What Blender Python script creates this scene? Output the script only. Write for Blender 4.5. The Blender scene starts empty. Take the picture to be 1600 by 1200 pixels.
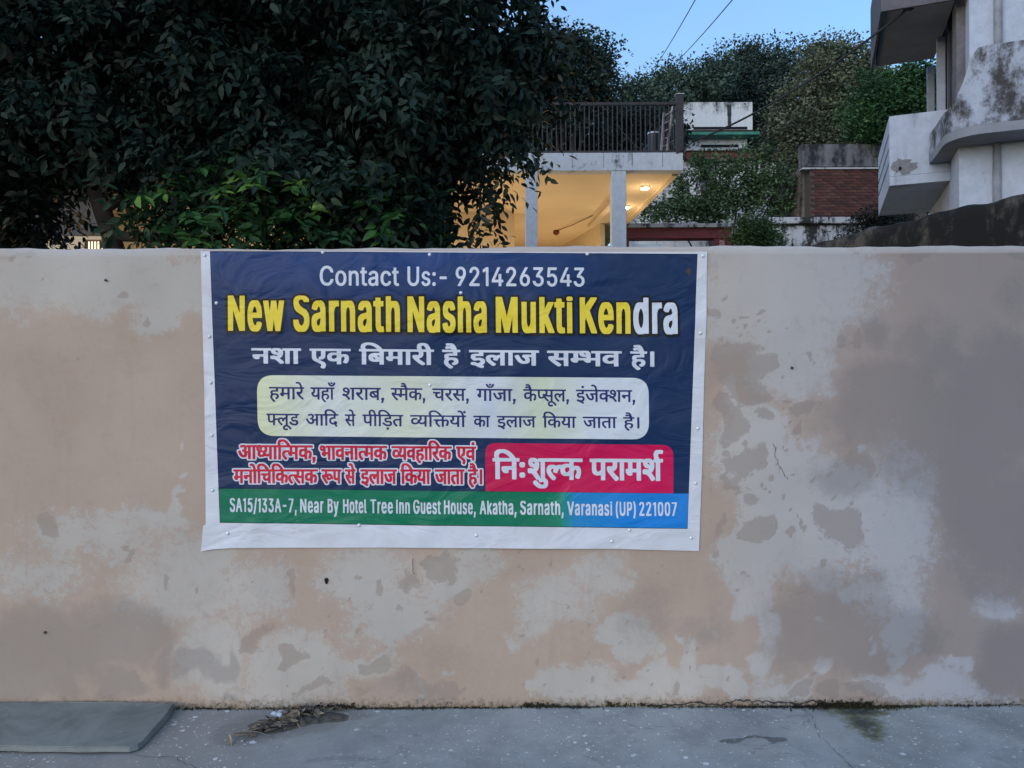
import bpy, bmesh, math, random
import numpy as np
from mathutils import Vector, Matrix, noise as mnoise
from mathutils.geometry import delaunay_2d_cdt

random.seed(11); rng = np.random.default_rng(11)
scene = bpy.context.scene
R = math.radians
PI = math.pi

# ---------------------------------------------------------------- camera, sky, sun, exposure
F_PX = 1200.0            # focal length in photo pixels (1600 wide)
CAM_D = 3.54             # camera to the painted wall
EYE = 1.496
ROLL = R(0.23)
cam_d = bpy.data.cameras.new('camera')
cam = bpy.data.objects.new('camera', cam_d); scene.collection.objects.link(cam)
cam.location = (0, -CAM_D, EYE)
cam.rotation_euler = (R(90), ROLL, 0)
cam_d.sensor_width = 36; cam_d.lens = 36 * F_PX / 1600
cam_d.clip_start = 0.05; cam_d.clip_end = 2000
scene.camera = cam

world = bpy.data.worlds.new('World'); scene.world = world
world.use_nodes = True
wn = world.node_tree; bg = wn.nodes['Background']
sky = wn.nodes.new('ShaderNodeTexSky'); sky.sky_type = 'NISHITA'
sky.sun_disc = False
SUN_EL, SUN_ROT = R(7), R(215)
sky.sun_elevation = SUN_EL; sky.sun_rotation = SUN_ROT
sky.altitude = 80; sky.air_density = 1.0; sky.dust_density = 0.3; sky.ozone_density = 3.2
wtc = wn.nodes.new('ShaderNodeTexCoord'); wno = wn.nodes.new('ShaderNodeTexNoise'); wno.inputs['Scale'].default_value = 2.2; wno.inputs['Detail'].default_value = 5
wmp = wn.nodes.new('ShaderNodeMapping'); wmp.inputs['Scale'].default_value = (1, 1, 3.5); wn.links.new(wtc.outputs['Generated'], wmp.inputs[0]); wn.links.new(wmp.outputs[0], wno.inputs['Vector'])
wmr = wn.nodes.new('ShaderNodeMapRange'); wmr.inputs[1].default_value = .38; wmr.inputs[2].default_value = .72; wmr.inputs[3].default_value = .3; wmr.inputs[4].default_value = .85; wn.links.new(wno.outputs['Fac'], wmr.inputs[0])
wmx = wn.nodes.new('ShaderNodeMix'); wmx.data_type = 'RGBA'; wmx.inputs[7].default_value = (.90, 1.38, 2.15, 1); wn.links.new(wmr.outputs[0], wmx.inputs[0]); wn.links.new(sky.outputs[0], wmx.inputs[6])   # thin dusk veil of cloud
wn.links.new(wmx.outputs[2], bg.inputs[0]); bg.inputs[1].default_value = 0.15
sl = bpy.data.lights.new('sun', 'SUN'); sl.energy = 0.75; sl.angle = R(60); sl.color = (1.0, .86, .74)
so = bpy.data.objects.new('sun', sl); scene.collection.objects.link(so)
sd = Vector((math.sin(SUN_ROT) * math.cos(SUN_EL), math.cos(SUN_ROT) * math.cos(SUN_EL), math.sin(R(14))))
so.rotation_euler = (-sd).to_track_quat('-Z', 'Y').to_euler(); so.location = sd * 30

scene.view_settings.view_transform = 'Standard'; scene.view_settings.look = 'None'
scene.view_settings.exposure = 1.5; scene.view_settings.gamma = 1.0
scene.view_settings.use_curve_mapping = False
scene.render.engine = 'CYCLES'

# ---------------------------------------------------------------- helpers
C = scene.collection
CR, SR = math.cos(ROLL), math.sin(ROLL)
def P(px, py, D):
    """the point that lies D metres in front of the camera in the photo's direction (px, py)"""
    a, b = px - 800, py - 600
    u = a * CR + b * SR; v = -a * SR + b * CR
    return Vector((u * D / F_PX, D - CAM_D, EYE - v * D / F_PX))

def thing(name, label, cat, loc=(0, 0, 0), group=None):
    o = bpy.data.objects.new(name, None); C.objects.link(o); o.location = loc
    o.empty_display_size = .2
    o['label'] = label; o['category'] = cat
    if group: o['group'] = group
    return o

def tag(o, label=None, cat=None, group=None, kind=None):
    if label: o['label'] = label
    if cat: o['category'] = cat
    if group: o['group'] = group
    if kind: o['kind'] = kind
    return o

def obj(name, bm, mat, parent=None, smooth=False, label=None, kind=None):
    if isinstance(bm, bmesh.types.BMesh):
        me = bpy.data.meshes.new(name); bm.to_mesh(me); bm.free()
    else: me = bm
    off = Vector((0, 0, 0)); p = parent
    while p: off += p.location; p = p.parent
    if off.length > 0: me.transform(Matrix.Translation(-off))
    if smooth:
        for f in me.polygons: f.use_smooth = True
    for m in (mat if isinstance(mat, (list, tuple)) else [mat]): me.materials.append(m)
    o = bpy.data.objects.new(name, me); C.objects.link(o)
    if parent: o.parent = parent
    if label: o['label'] = label
    if kind: o['kind'] = kind
    return o

def box(bm, x0, x1, y0, y1, z0, z1, bevel=0):
    b2 = bmesh.new()
    vs = [b2.verts.new((x, y, z)) for x in (x0, x1) for y in (y0, y1) for z in (z0, z1)]
    for f in ((0, 1, 3, 2), (4, 6, 7, 5), (0, 4, 5, 1), (2, 3, 7, 6), (0, 2, 6, 4), (1, 5, 7, 3)):
        b2.faces.new([vs[i] for i in f])
    if bevel: bmesh.ops.bevel(b2, geom=b2.edges[:], offset=bevel, segments=1, affect='EDGES')
    bmesh.ops.recalc_face_normals(b2, faces=b2.faces)
    me = bpy.data.meshes.new('t'); b2.to_mesh(me); b2.free(); bm.from_mesh(me); bpy.data.meshes.remove(me)

def prism(bm, pts, z0, z1):
    """vertical prism over a plan polygon; z0/z1 may be callables of (x, y)"""
    f0 = z0 if callable(z0) else (lambda x, y: z0)
    f1 = z1 if callable(z1) else (lambda x, y: z1)
    a = [bm.verts.new((x, y, f0(x, y))) for x, y in pts]; b = [bm.verts.new((x, y, f1(x, y))) for x, y in pts]
    n = len(pts); fs = [bm.faces.new(a[::-1]), bm.faces.new(b)]
    for i in range(n): fs.append(bm.faces.new((a[i], a[(i + 1) % n], b[(i + 1) % n], b[i])))
    bmesh.ops.recalc_face_normals(bm, faces=fs)

def tube(bm, pts, r, seg=6):
    """tube through points, r a number or one radius per point"""
    pts = [Vector(p) for p in pts]; rs = r if isinstance(r, (list, tuple)) else [r] * len(pts)
    rings = []
    for i, p in enumerate(pts):
        d = (pts[min(i + 1, len(pts) - 1)] - pts[max(i - 1, 0)]).normalized()
        q = d.to_track_quat('Z', 'Y')
        rings.append([bm.verts.new(p + q @ Vector((math.cos(2 * PI * k / seg) * rs[i], math.sin(2 * PI * k / seg) * rs[i], 0))) for k in range(seg)])
    for a, b in zip(rings, rings[1:]):
        for k in range(seg): bm.faces.new((a[k], a[(k + 1) % seg], b[(k + 1) % seg], b[k]))
    bm.faces.new(rings[0][::-1]); bm.faces.new(rings[-1])

def arr_mesh(name, V, T):
    """V (n, k, 3) copies of a k-vertex template with triangles T"""
    n, k, _ = V.shape; T = np.array(T, np.int32)
    me = bpy.data.meshes.new(name); me.vertices.add(n * k)
    me.vertices.foreach_set('co', V.reshape(-1).astype(np.float32))
    idx = (T[None] + (np.arange(n) * k)[:, None, None]).reshape(-1)
    nf = n * len(T)
    me.loops.add(nf * 3); me.loops.foreach_set('vertex_index', idx.astype(np.int32))
    me.polygons.add(nf); me.polygons.foreach_set('loop_start', np.arange(0, nf * 3, 3, dtype=np.int32))
    me.update(calc_edges=True); me.validate(); return me

# ---------------------------------------------------------------- materials
class NT:
    def __init__(s, name):
        s.m = bpy.data.materials.new(name); s.m.use_nodes = True
        s.t = s.m.node_tree; s.b = s.t.nodes['Principled BSDF']
        s.tc = s.t.nodes.new('ShaderNodeTexCoord')
    def n(s, k, **kw):
        o = s.t.nodes.new('ShaderNode' + k)
        for a, v in kw.items():
            if a.startswith('i_'):
                key = a[2:]; o.inputs[int(key) if key.isdigit() else key].default_value = v
            else: setattr(o, a, v)
        return o
    def l(s, a, b): s.t.links.new(a, b)
    def noise(s, scale, detail=4, rough=.6, vec=None, dist=0, stretch=None):
        o = s.n('TexNoise'); o.inputs['Scale'].default_value = scale; o.inputs['Detail'].default_value = detail
        o.inputs['Roughness'].default_value = rough; o.inputs['Distortion'].default_value = dist
        v = vec or s.tc.outputs['Object']
        if stretch:
            mp = s.n('Mapping'); mp.inputs['Scale'].default_value = stretch; s.l(v, mp.inputs[0]); v = mp.outputs[0]
        s.l(v, o.inputs['Vector']); return o.outputs['Fac']
    def math(s, op, a, b=None, clamp=False):
        o = s.n('Math', operation=op, use_clamp=clamp)
        for i, v in enumerate((a, b)):
            if v is None: continue
            if isinstance(v, (int, float)): o.inputs[i].default_value = v
            else: s.l(v, o.inputs[i])
        return o.outputs[0]
    def step(s, v, a, b, lo=0., hi=1.):
        o = s.n('MapRange', interpolation_type='SMOOTHSTEP'); s.l(v, o.inputs[0])
        for i, q in enumerate((a, b, lo, hi)): o.inputs[i + 1].default_value = q
        return o.outputs[0]
    def mix(s, f, a, b, mode='MIX'):
        o = s.n('Mix', data_type='RGBA', blend_type=mode)
        if isinstance(f, (int, float)): o.inputs[0].default_value = f
        else: s.l(f, o.inputs[0])
        for i, v in ((6, a), (7, b)):
            if isinstance(v, (tuple, list)): o.inputs[i].default_value = (*v[:3], 1)
            else: s.l(v, o.inputs[i])
        return o.outputs[2]
    def col(s, c):
        if isinstance(c, (tuple, list)): s.b.inputs['Base Color'].default_value = (*c[:3], 1)
        else: s.l(c, s.b.inputs['Base Color'])
        return s
    def bump(s, h, strength=.3, dist=.01):
        o = s.n('Bump'); o.inputs['Strength'].default_value = strength; o.inputs['Distance'].default_value = dist
        s.l(h, o.inputs['Height']); s.l(o.outputs[0], s.b.inputs['Normal']); return s
    def rough(s, r, spec=.5):
        if isinstance(r, (int, float)): s.b.inputs['Roughness'].default_value = r
        else: s.l(r, s.b.inputs['Roughness'])
        s.b.inputs['Specular IOR Level'].default_value = spec; return s

def simple(name, c, rough=.7, var=.25, scale=6, bump=.1, spec=.4, metal=0):
    t = NT(name); nz = t.noise(scale, 6, .65)
    dark = tuple(x * (1 - var) for x in c); lite = tuple(min(1, x * (1 + var)) for x in c)
    t.col(t.mix(t.step(nz, .3, .7), dark, lite)).rough(rough, spec)
    if bump: t.bump(t.noise(scale * 12, 4, .6), bump, .004)
    t.b.inputs['Metallic'].default_value = metal
    return t.m

def emit(name, c, s):
    t = NT(name); t.col((.8, .8, .8)); t.b.inputs['Emission Color'].default_value = (*c, 1)
    t.b.inputs['Emission Strength'].default_value = s; return t.m

def leafmat(name, c1, c2, rough=.5, trans=.25, spec=.35):
    t = NT(name); g = t.n('NewGeometry')
    v = t.mix(g.outputs['Random Per Island'], c1, c2)
    v2 = t.mix(t.step(t.noise(1.3, 3), .4, .62), v, tuple(x * .7 for x in c1))
    t.col(v2).rough(rough, spec)
    tr = t.n('BsdfTranslucent'); t.l(v2, tr.inputs['Color'])
    ms = t.n('MixShader'); ms.inputs[0].default_value = trans
    out = t.t.nodes['Material Output']; t.l(t.b.outputs[0], ms.inputs[1]); t.l(tr.outputs[0], ms.inputs[2]); t.l(ms.outputs[0], out.inputs[0])
    return t.m

def stained(name, base, mould=(.03, .032, .035), amount=.5, scale=3, z_stretch=.25, rough=.85, top=None, soft=.08):
    """white-washed concrete with black monsoon mould running down"""
    t = NT(name)
    a = t.noise(scale, 8, .7, stretch=(1, 1, z_stretch)); b = t.noise(scale * 5, 6, .7); c = t.noise(scale * .6, 3)
    s = t.math('ADD', t.math('MULTIPLY', a, .6), t.math('ADD', t.math('MULTIPLY', b, .25), t.math('MULTIPLY', c, .3)))
    if top:
        sx = t.n('SeparateXYZ'); t.l(t.tc.outputs['Object'], sx.inputs[0]); s = t.math('ADD', s, t.step(sx.outputs['Z'], top[0], top[1], 0, top[2]))
    k = t.step(s, .72 - amount * .3, .72 + soft - amount * .3)
    g = t.mix(t.step(b, .35, .65), tuple(x * .86 for x in base), base)
    t.col(t.mix(k, g, mould)).rough(rough, .25).bump(b, .25, .006)
    return t.m

# ---------------------------------------------------------------- ground and pavement
m = NT('earth'); m.col(m.mix(m.step(m.noise(.8, 6), .35, .65), (.07, .06, .045), (.05, .065, .03))).rough(.95, .2).bump(m.noise(20), .4, .02)
bm = bmesh.new(); g = 400
v = [bm.verts.new(p) for p in ((-g, -g, -.012), (g, -g, -.012), (g, g, -.012), (-g, g, -.012))]; bm.faces.new(v)
tag(obj('ground', bm, m.m), kind='structure')

def field(blobs, X, Y):
    """soft field of ellipses given in photo pixels of the wall plane: 0.5 on each outline"""
    f = np.zeros_like(X)
    for b in blobs:
        cx, cy, rx, ry = b[:4]; a = b[4] if len(b) > 4 else 1.
        r2 = ((X - cx) / rx) ** 2 + ((Y - cy) / ry) ** 2
        f = np.maximum(f, a * np.clip(1 - .5 * r2, 0, 1))
    return f

def grid_mesh(name, xs, ys, fn):
    nx, ny = len(xs), len(ys); A, B = np.meshgrid(xs, ys, indexing='ij')
    V = fn(A, B).reshape(-1, 3); i = np.arange(nx - 1)[:, None] * ny + np.arange(ny - 1)[None]
    Q = np.stack([i, i + ny, i + ny + 1, i + 1], -1).reshape(-1)
    me = bpy.data.meshes.new(name); me.vertices.add(len(V)); me.vertices.foreach_set('co', V.reshape(-1).astype(np.float32))
    me.loops.add(len(Q)); me.loops.foreach_set('vertex_index', Q.astype(np.int32))
    nf = len(Q) // 4; me.polygons.add(nf); me.polygons.foreach_set('loop_start', np.arange(0, nf * 4, 4, dtype=np.int32))
    me.update(calc_edges=True); me.validate(); return me, V

def attr(me, name, vals):
    a = me.attributes.new(name, 'FLOAT', 'POINT'); a.data.foreach_set('value', np.asarray(vals, np.float32).reshape(-1))

def fnoise(A, B, s, o=0):
    return np.array([mnoise.fractal((a * s + o, b * s, o), .8, 2.1, 4) for a, b in zip(A.ravel(), B.ravel())]).reshape(A.shape)

# pavement: a worn grey cement apron in front of the wall; attributes carry moss, mud and damp
xs = np.concatenate([np.arange(-5, -2.6, .1), np.arange(-2.6, 2.6, .02), np.arange(2.6, 5.01, .1)])
ys = np.concatenate([np.arange(-4.8, -.9, .12), np.arange(-.9, .031, .015)])
me, V = grid_mesh('pavement', xs, ys, lambda A, B: np.stack([A, B, .003 * np.sin(A * 3.1 + 1) * np.cos(B * 5) + .0015 * np.sin(A * 17 + B * 11) + 0.004 * np.exp(-((B) / .03) ** 2)], -1))
X, Y = V[:, 0], V[:, 1]
attr(me, 'moss', field([(1.57, -.05, .15, .07), (1.54, -.17, .09, .13), (1.52, -.28, .05, .07, .9), (1.60, -.01, .24, .03, .9)], X, Y) + .0)
attr(me, 'mud', field([(-1.0, -.13, .22, .15), (-1.15, -.24, .14, .12), (-.82, -.06, .18, .06, .9)], X, Y))
rr_s = np.sqrt(((X - 1.02 - .02 * np.sin(Y * 60)) / .10) ** 2 + ((Y + .335) / .038) ** 2) + .18 * np.sin(X * 47 + 1)
attr(me, 'scar', np.exp(-((rr_s - 1) / .30) ** 2) * (.7 + .5 * (Y > -.335)) + .8 * np.exp(-((X - .90) / .05) ** 2 - ((Y + .325) / .010) ** 2))
attr(me, 'warm', np.clip((-.55 - X) / .8, 0, 1))
m = NT('worn_cement'); at = lambda n_: m.n('Attribute', attribute_name=n_).outputs['Fac']
n1 = m.noise(2.2, 8, .65); n2 = m.noise(14, 8, .7); n3 = m.noise(90, 4, .6)
base = m.mix(m.step(n1, .3, .7), (.23, .255, .265), (.35, .385, .40))
base = m.mix(m.math('MULTIPLY', m.step(n2, .45, .75), .5), base, (.42, .45, .46))
base = m.mix(m.math('MULTIPLY', at('warm'), .85), base, m.mix(n2, (.22, .215, .21), (.33, .32, .305)))
base = m.mix(m.math('MULTIPLY', m.step(m.noise(5, 8, .75, dist=1.5), .55, .68), .55), base, (.15, .16, .17))
sc_ = m.step(m.math('ADD', at('scar'), m.math('MULTIPLY', m.math('SUBTRACT', n2, .5), 1.0)), .45, .75)
base = m.mix(m.math('MULTIPLY', sc_, .75), base, (.07, .08, .085))
mud = m.step(m.math('ADD', at('mud'), m.math('MULTIPLY', m.math('SUBTRACT', n2, .5), .8)), .25, .65)
base = m.mix(m.math('MULTIPLY', mud, .5), base, (.16, .155, .15))
def spots(scale, lo, hi, keep, jitter=.35):
    """splashes of whitewash: voronoi cells, only some of them filled, each with its own size"""
    vv = m.n('TexVoronoi'); vv.inputs['Scale'].default_value = scale; vv.inputs['Randomness'].default_value = 1
    w = m.n('Mapping'); m.l(m.tc.outputs['Object'], w.inputs[0]); w.inputs['Scale'].default_value = (1, 1, 0)
    nn = m.n('TexNoise'); nn.inputs['Scale'].default_value = scale * 2.5; m.l(w.outputs[0], nn.inputs['Vector'])
    md = m.n('MixRGB'); md.blend_type = 'ADD'; md.inputs[0].default_value = jitter / scale
    m.l(w.outputs[0], md.inputs[1]); m.l(nn.outputs['Color'], md.inputs[2]); m.l(md.outputs[0], vv.inputs['Vector'])
    sp = m.n('SeparateColor'); m.l(vv.outputs['Color'], sp.inputs[0])
    size = m.math('MULTIPLY', sp.outputs[1], hi); size = m.math('ADD', size, lo)
    hit = m.math('LESS_THAN', vv.outputs['Distance'], size)
    return m.math('MULTIPLY', hit, m.math('LESS_THAN', sp.outputs[0], keep))
w1 = m.math('MAXIMUM', spots(42, .04, .22, .34), spots(16, .05, .16, .30)); w1 = m.math('MAXIMUM', m.math('MAXIMUM', w1, spots(90, .08, .25, .25)), spots(10, .04, .12, .35))
w1 = m.math('MULTIPLY', w1, m.step(m.noise(1.7, 3, .5), .36, .56, .15, 1.))
base = m.mix(m.math('MULTIPLY', w1, .85), base, (.66, .70, .74))
mo = m.step(m.math('ADD', at('moss'), m.math('MULTIPLY', m.math('SUBTRACT', m.noise(22, 8, .8), .5), 2.0)), .25, 1.0)
base = m.mix(m.math('MULTIPLY', mo, .88), base, m.mix(m.step(at('moss'), .7, 1.0), m.mix(n3, (.06, .07, .015), (.12, .135, .03)), (.022, .024, .015)))
m.col(base).rough(m.step(n2, .3, .7, .55, .8), .4).bump(m.math('ADD', m.math('MULTIPLY', n2, .7), m.math('MULTIPLY', n3, .4)), .45, .006)
o = obj('pavement', me, m.m, smooth=True); o['kind'] = 'structure'

# hairline cracks and a broken scar in the cement: thin sunken-looking strips of dirt
def crack(pts, w, name, label, cat='crack', mt=None):
    bm = bmesh.new(); L = []
    full = []
    for a, b in zip(pts, pts[1:]):
        n = max(2, int((Vector(b) - Vector(a)).length / .02))
        full += [Vector(a).lerp(Vector(b), k / n) for k in range(n)]
    full.append(Vector(pts[-1]))
    for i, p in enumerate(full):
        j = Vector((random.gauss(0, .004), random.gauss(0, .003))); p = p + j
        ww = w * random.uniform(.25, 1.1) * (1 if 0 < i < len(full) - 1 else .1)
        d = (full[min(i + 1, len(full) - 1)] - full[max(i - 1, 0)]).normalized(); nrm = Vector((-d.y, d.x))
        L.append((bm.verts.new((*(p + nrm * ww), .0085)), bm.verts.new((*(p - nrm * ww), .0085))))
    for a, b in zip(L, L[1:]): bm.faces.new((a[0], b[0], b[1], a[1]))
    return bm
dirt = simple('dirt', (.03, .03, .03), .95, .4, 40, .2); soil_m = simple('soil', (.10, .094, .085), .95, .5, 30, .4)
bm = crack([(1.32, -.02), (1.325, -.16), (1.29, -.3), (1.31, -.6)], .0015, 'c', 'l')
tag(obj('pavement_crack', bm, dirt), kind='structure')
bm = crack([(-1.56, -.44), (-1.42, -.47), (-1.37, -.46), (-1.2, -.58)], .002, 'c', 'l')
tag(obj('pavement_crack', bm, dirt), kind='structure')
# ---------------------------------------------------------------- the long painted wall
WALL_T = .16
def topz(x):
    x = np.asarray(x, float)
    return 2.128 + .0035 * np.sin(x * 2.3 + .4) + .0025 * np.sin(x * 7.1) + .0016 * np.sin(x * 19.3 + 1) + .001 * np.sin(x * 47)
xs = np.concatenate([np.arange(-6, -2.8, .08), np.arange(-2.8, 2.8, .016), np.arange(2.8, 6.01, .08)])
# rows: front face bottom to top, rounded arris, top, back
prof = [('f', t) for t in np.linspace(0, 1, 134)] + [('r', 1), ('r', 2), ('t', 0), ('t', 1), ('b', 1), ('b', 0)]
rows = np.arange(len(prof))
def wallfn(A, B):
    out = np.zeros(A.shape + (3,)); tz = topz(A)
    for j, (k, t) in enumerate(prof):
        x = A[:, j]; z1 = tz[:, j] - .012
        if k == 'f': y, z = 0 * x, -.02 + t * (z1 + .02)
        elif k == 'r': y, z = (.003 if t == 1 else .009) + 0 * x, z1 + (.006 if t == 1 else .0105)
        elif k == 't': y, z = (.02 if t == 0 else WALL_T - .01) + 0 * x, z1 + .012 + 0 * x
        else: y, z = WALL_T + 0 * x, (z1 if t == 1 else -.02 + 0 * x)
        if k == 'f': y = y + .0022 * np.sin(x * 1.9 + z * 2.2) + .0012 * np.sin(x * 6.3 - z * 4) + .0007 * np.sin(x * 15 + z * 21)
        out[:, j] = np.stack([x, y, z], -1)
    return out
me, V = grid_mesh('boundary_wall', xs, rows.astype(float), wallfn)
# wall metres back to photo pixels of the wall plane
U_ = V[:, 0] * F_PX / CAM_D; W_ = (EYE - V[:, 2]) * F_PX / CAM_D
PX = U_ * CR - W_ * SR + 800; PY = U_ * SR + W_ * CR + 600
def warp(s, o, a):
    return a * np.array([mnoise.noise(Vector((x * s, z * s, o))) for x, z in zip(V[:, 0], V[:, 2])])
WX = warp(5, 3.1, 26) + warp(14, 7.7, 12) + warp(32, 1.7, 6); WY = warp(5, 13.1, 22) + warp(14, 17.7, 11) + warp(32, 11.7, 6)
PX0, PY0 = PX.copy(), PY.copy(); PX = PX + WX; PY = PY + WY
pale = [(130, 425, 190, 62), (285, 450, 75, 45), (240, 500, 40, 25, .9), (1225, 440, 150, 95), (1240, 545, 75, 75), (1180, 700, 68, 70), (1230, 740, 62, 62),
        (1145, 640, 13, 55, .9), (1140, 500, 60, 60, .8), (1215, 800, 70, 45), (1165, 880, 55, 55), (1160, 945, 20, 28), (1250, 845, 95, 55), (1300, 785, 75, 60), (1395, 850, 70, 150, .78),
        (1300, 900, 40, 30, .7), (870, 930, 70, 45, .72), (940, 895, 50, 35, .75), (830, 960, 30, 45, .7), (570, 905, 75, 60, .85), (610, 950, 80, 60, .8), (700, 905, 55, 30, .8), (735, 880, 50, 28, .7),
        (480, 1045, 62, 62, .95), (430, 1060, 60, 50, .9), (575, 1035, 45, 22, .8), (968, 985, 42, 25), (985, 1005, 25, 30, .9), (978, 1015, 32, 17), (1013, 1026, 10, 8), (1047, 1010, 9, 7),
        (868, 1068, 34, 28), (835, 1082, 10, 16), (928, 1070, 34, 30), (965, 1086, 70, 18), (1010, 1062, 16, 20), (1075, 1052, 22, 42), (1125, 1062, 32, 22), (1040, 1078, 55, 22), (1140, 1082, 30, 14),
        (1196, 965, 17, 58), (1185, 1045, 20, 22), (1225, 1080, 45, 20), (1278, 1048, 16, 18), (1395, 1035, 18, 16), (1375, 1068, 42, 15), (1400, 1000, 22, 34), (1440, 1088, 60, 20), (1480, 1075, 48, 32), (1530, 1095, 60, 20),
        (1490, 1035, 25, 10), (1560, 950, 45, 30, .72), (1420, 955, 25, 75, .8), (1345, 935, 22, 14, .8), (1283, 968, 10, 7), (1350, 1012, 5, 7), (1375, 1008, 5, 3),
        (330, 1010, 60, 75, .82), (300, 900, 120, 80, .75), (255, 812, 60, 14, .8), (270, 800, 12, 18), (150, 830, 130, 45, .7), (642, 1072, 7, 20), (1105, 985, 12, 5, .8), (800, 1005, 22, 14, .7),
        (1345, 700, 11, 9), (1325, 930, 10, 8), (1290, 742, 22, 30, .7), (60, 900, 90, 50, .62), (400, 920, 60, 60, .72), (705, 1050, 18, 5, .6), (285, 768, 14, 9, .9), (290, 740, 6, 6, .9), (283, 703, 6, 9, .9)]
spot = [(83, 806, 18, 17), (1310, 826, 36, 27), (1290, 815, 18, 16), (1182, 838, 24, 22), (1189, 657, 15, 14), (1340, 535, 8, 8), (1318, 537, 7, 7), (1184, 484, 7, 5), (1204, 562, 13, 14), (1160, 492, 4, 4), (1167, 508, 4, 4), (1146, 505, 6, 6), (1133, 466, 4, 4), (1120, 488, 14, 7),
        (1180, 620, 26, 15), (1150, 565, 50, 32), (1170, 600, 28, 30), (1172, 545, 20, 12), (1135, 655, 20, 40), (1165, 725, 26, 30), (1150, 765, 10, 10), (1168, 790, 10, 10), (1205, 700, 6, 5), (1240, 628, 5, 5), (1262, 640, 18, 14), (1262, 672, 10, 7), (1234, 702, 3, 3),
        (228, 504, 7, 6), (212, 499, 4, 3), (180, 468, 4, 3), (459, 1026, 16, 11), (445, 1036, 8, 6), (598, 914, 9, 10), (688, 888, 24, 14), (722, 926, 16, 12), (640, 900, 14, 12, .8), (632, 938, 6, 8), (590, 1036, 17, 12), (675, 965, 8, 4), (660, 948, 4, 5),
        (310, 845, 4, 3), (185, 848, 10, 6), (200, 862, 6, 8), (184, 868, 7, 5), (264, 905, 8, 12), (309, 922, 4, 4), (1117, 875, 7, 8), (1132, 884, 4, 4), (1139, 905, 3, 4), (1225, 826, 5, 9), (1242, 824, 6, 10), (1204, 822, 8, 12), (1283, 888, 7, 8),
        (1245, 1078, 24, 12), (1300, 1082, 18, 16), (1350, 1080, 28, 14), (1268, 1065, 12, 10, .8), (925, 1062, 3, 6), (872, 1065, 3, 3), (1125, 1073, 3, 7), (1055, 1085, 8, 12), (1330, 755, 3, 3), (1367, 752, 4, 4), (1330, 786, 5, 4), (1110, 820, 10, 30, .7),
        (440, 895, 10, 8, .8), (452, 908, 10, 9, .8), (565, 1078, 20, 10, .7), (1450, 600, 20, 40, .6), (480, 1078, 30, 12, .8), (640, 1065, 45, 14, .65), (690, 1075, 22, 16, .9), (405, 1000, 22, 20, .8), (1440, 390, 30, 14, .9), (1540, 395, 26, 12, .9), (1590, 398, 20, 16, .9), (1335, 398, 9, 4, .9), (30, 388, 26, 8, .8)]
for _ in range(150):
    cx = random.gauss(1200, 75); cy = random.uniform(470, 960); r = random.choice((1.6, 2, 2.4, 3, 4)); spot.append((cx, cy, r, r * random.uniform(.8, 1.3), .95))
for _ in range(110):
    cx = random.uniform(380, 1090); cy = random.uniform(870, 1090); r = random.choice((1.5, 1.8, 2.2, 3)); spot.append((cx, cy, r * 1.3, r, .95))
for _ in range(70):
    cx = random.uniform(0, 1600); cy = random.uniform(400, 1090); r = random.choice((1.2, 1.6, 2)); spot.append((cx, cy, r, r, .95))
damp = [(60, 1010, 150, 62, .9), (165, 985, 110, 50, .8), (232, 985, 28, 42, .9), (258, 1035, 16, 34, .85), (178, 1058, 42, 20, 1), (205, 1052, 24, 14, 1), (95, 1072, 22, 24, 1), (20, 1065, 70, 28, 1), (300, 1036, 30, 14, 1), (340, 1035, 26, 16, 1), (352, 1078, 12, 8, 1), (362, 1020, 10, 18, 1),
        (55, 1035, 9, 3, 1), (1450, 560, 60, 60, .75), (1390, 640, 90, 90, .8), (1370, 520, 22, 36, .75), (1480, 700, 120, 110, .9), (1560, 620, 90, 110, .85), (1560, 830, 90, 110, .85), (1350, 1000, 120, 60, .85), (1300, 950, 90, 60, .8), (1240, 990, 60, 70, .7), (1480, 780, 60, 60, .7),
        (1330, 650, 50, 60, .72), (1320, 740, 60, 40, .75), (1450, 1010, 20, 30, .9), (1430, 985, 20, 14, .9), (1575, 1040, 50, 60, .85), (1590, 470, 30, 50, .5), (690, 1030, 40, 30, .5), (620, 1075, 80, 22, .6), (1010, 960, 60, 60, .5), (1090, 990, 60, 30, .6)]
attr(me, 'pale', field(pale, PX, PY)); attr(me, 'spot', field(spot, PX, PY)); attr(me, 'damp', field(damp, PX, PY))
attr(me, 'cool_light', np.clip((PX0 - 1050) / 450, 0, 1)); attr(me, 'low', np.clip(1 - V[:, 2] / .16, 0, 1)); attr(me, 'high', np.clip((V[:, 2] - 1.9) / .2, 0, 1))  # the right end's dimmer, bluish light is painted into the wall colours
m = NT('peeling_wall_paint'); at = lambda n_: m.n('Attribute', attribute_name=n_).outputs['Fac']
na = m.noise(7, 8, .68, dist=.4); nb = m.noise(38, 6, .7); nc = m.noise(2.1, 4, .5); nd = m.noise(170, 3, .6)
wob = m.math('ADD', m.math('MULTIPLY', m.math('SUBTRACT', na, .5), .95), m.math('MULTIPLY', m.math('SUBTRACT', m.noise(55, 8, .8), .5), .75))
tan = m.mix(m.step(nc, .3, .7), (.40, .305, .238), (.455, .355, .285))
tan = m.mix(m.math('MULTIPLY', m.step(nb, .4, .7), .25), tan, (.45, .38, .33))
tan = m.mix(m.math('MULTIPLY', at('cool_light'), .75), tan, (.215, .205, .22))
pal = m.mix(m.step(nc, .3, .7), (.43, .405, .37), (.50, .47, .43))
pal = m.mix(m.math('MULTIPLY', at('cool_light'), .8), pal, (.325, .36, .43))
soft = m.math('MULTIPLY', m.step(m.noise(1.6, 2), .38, .58), .85)
rag = m.math('SUBTRACT', m.noise(24, 10, .78, dist=.5), .5)
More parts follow.
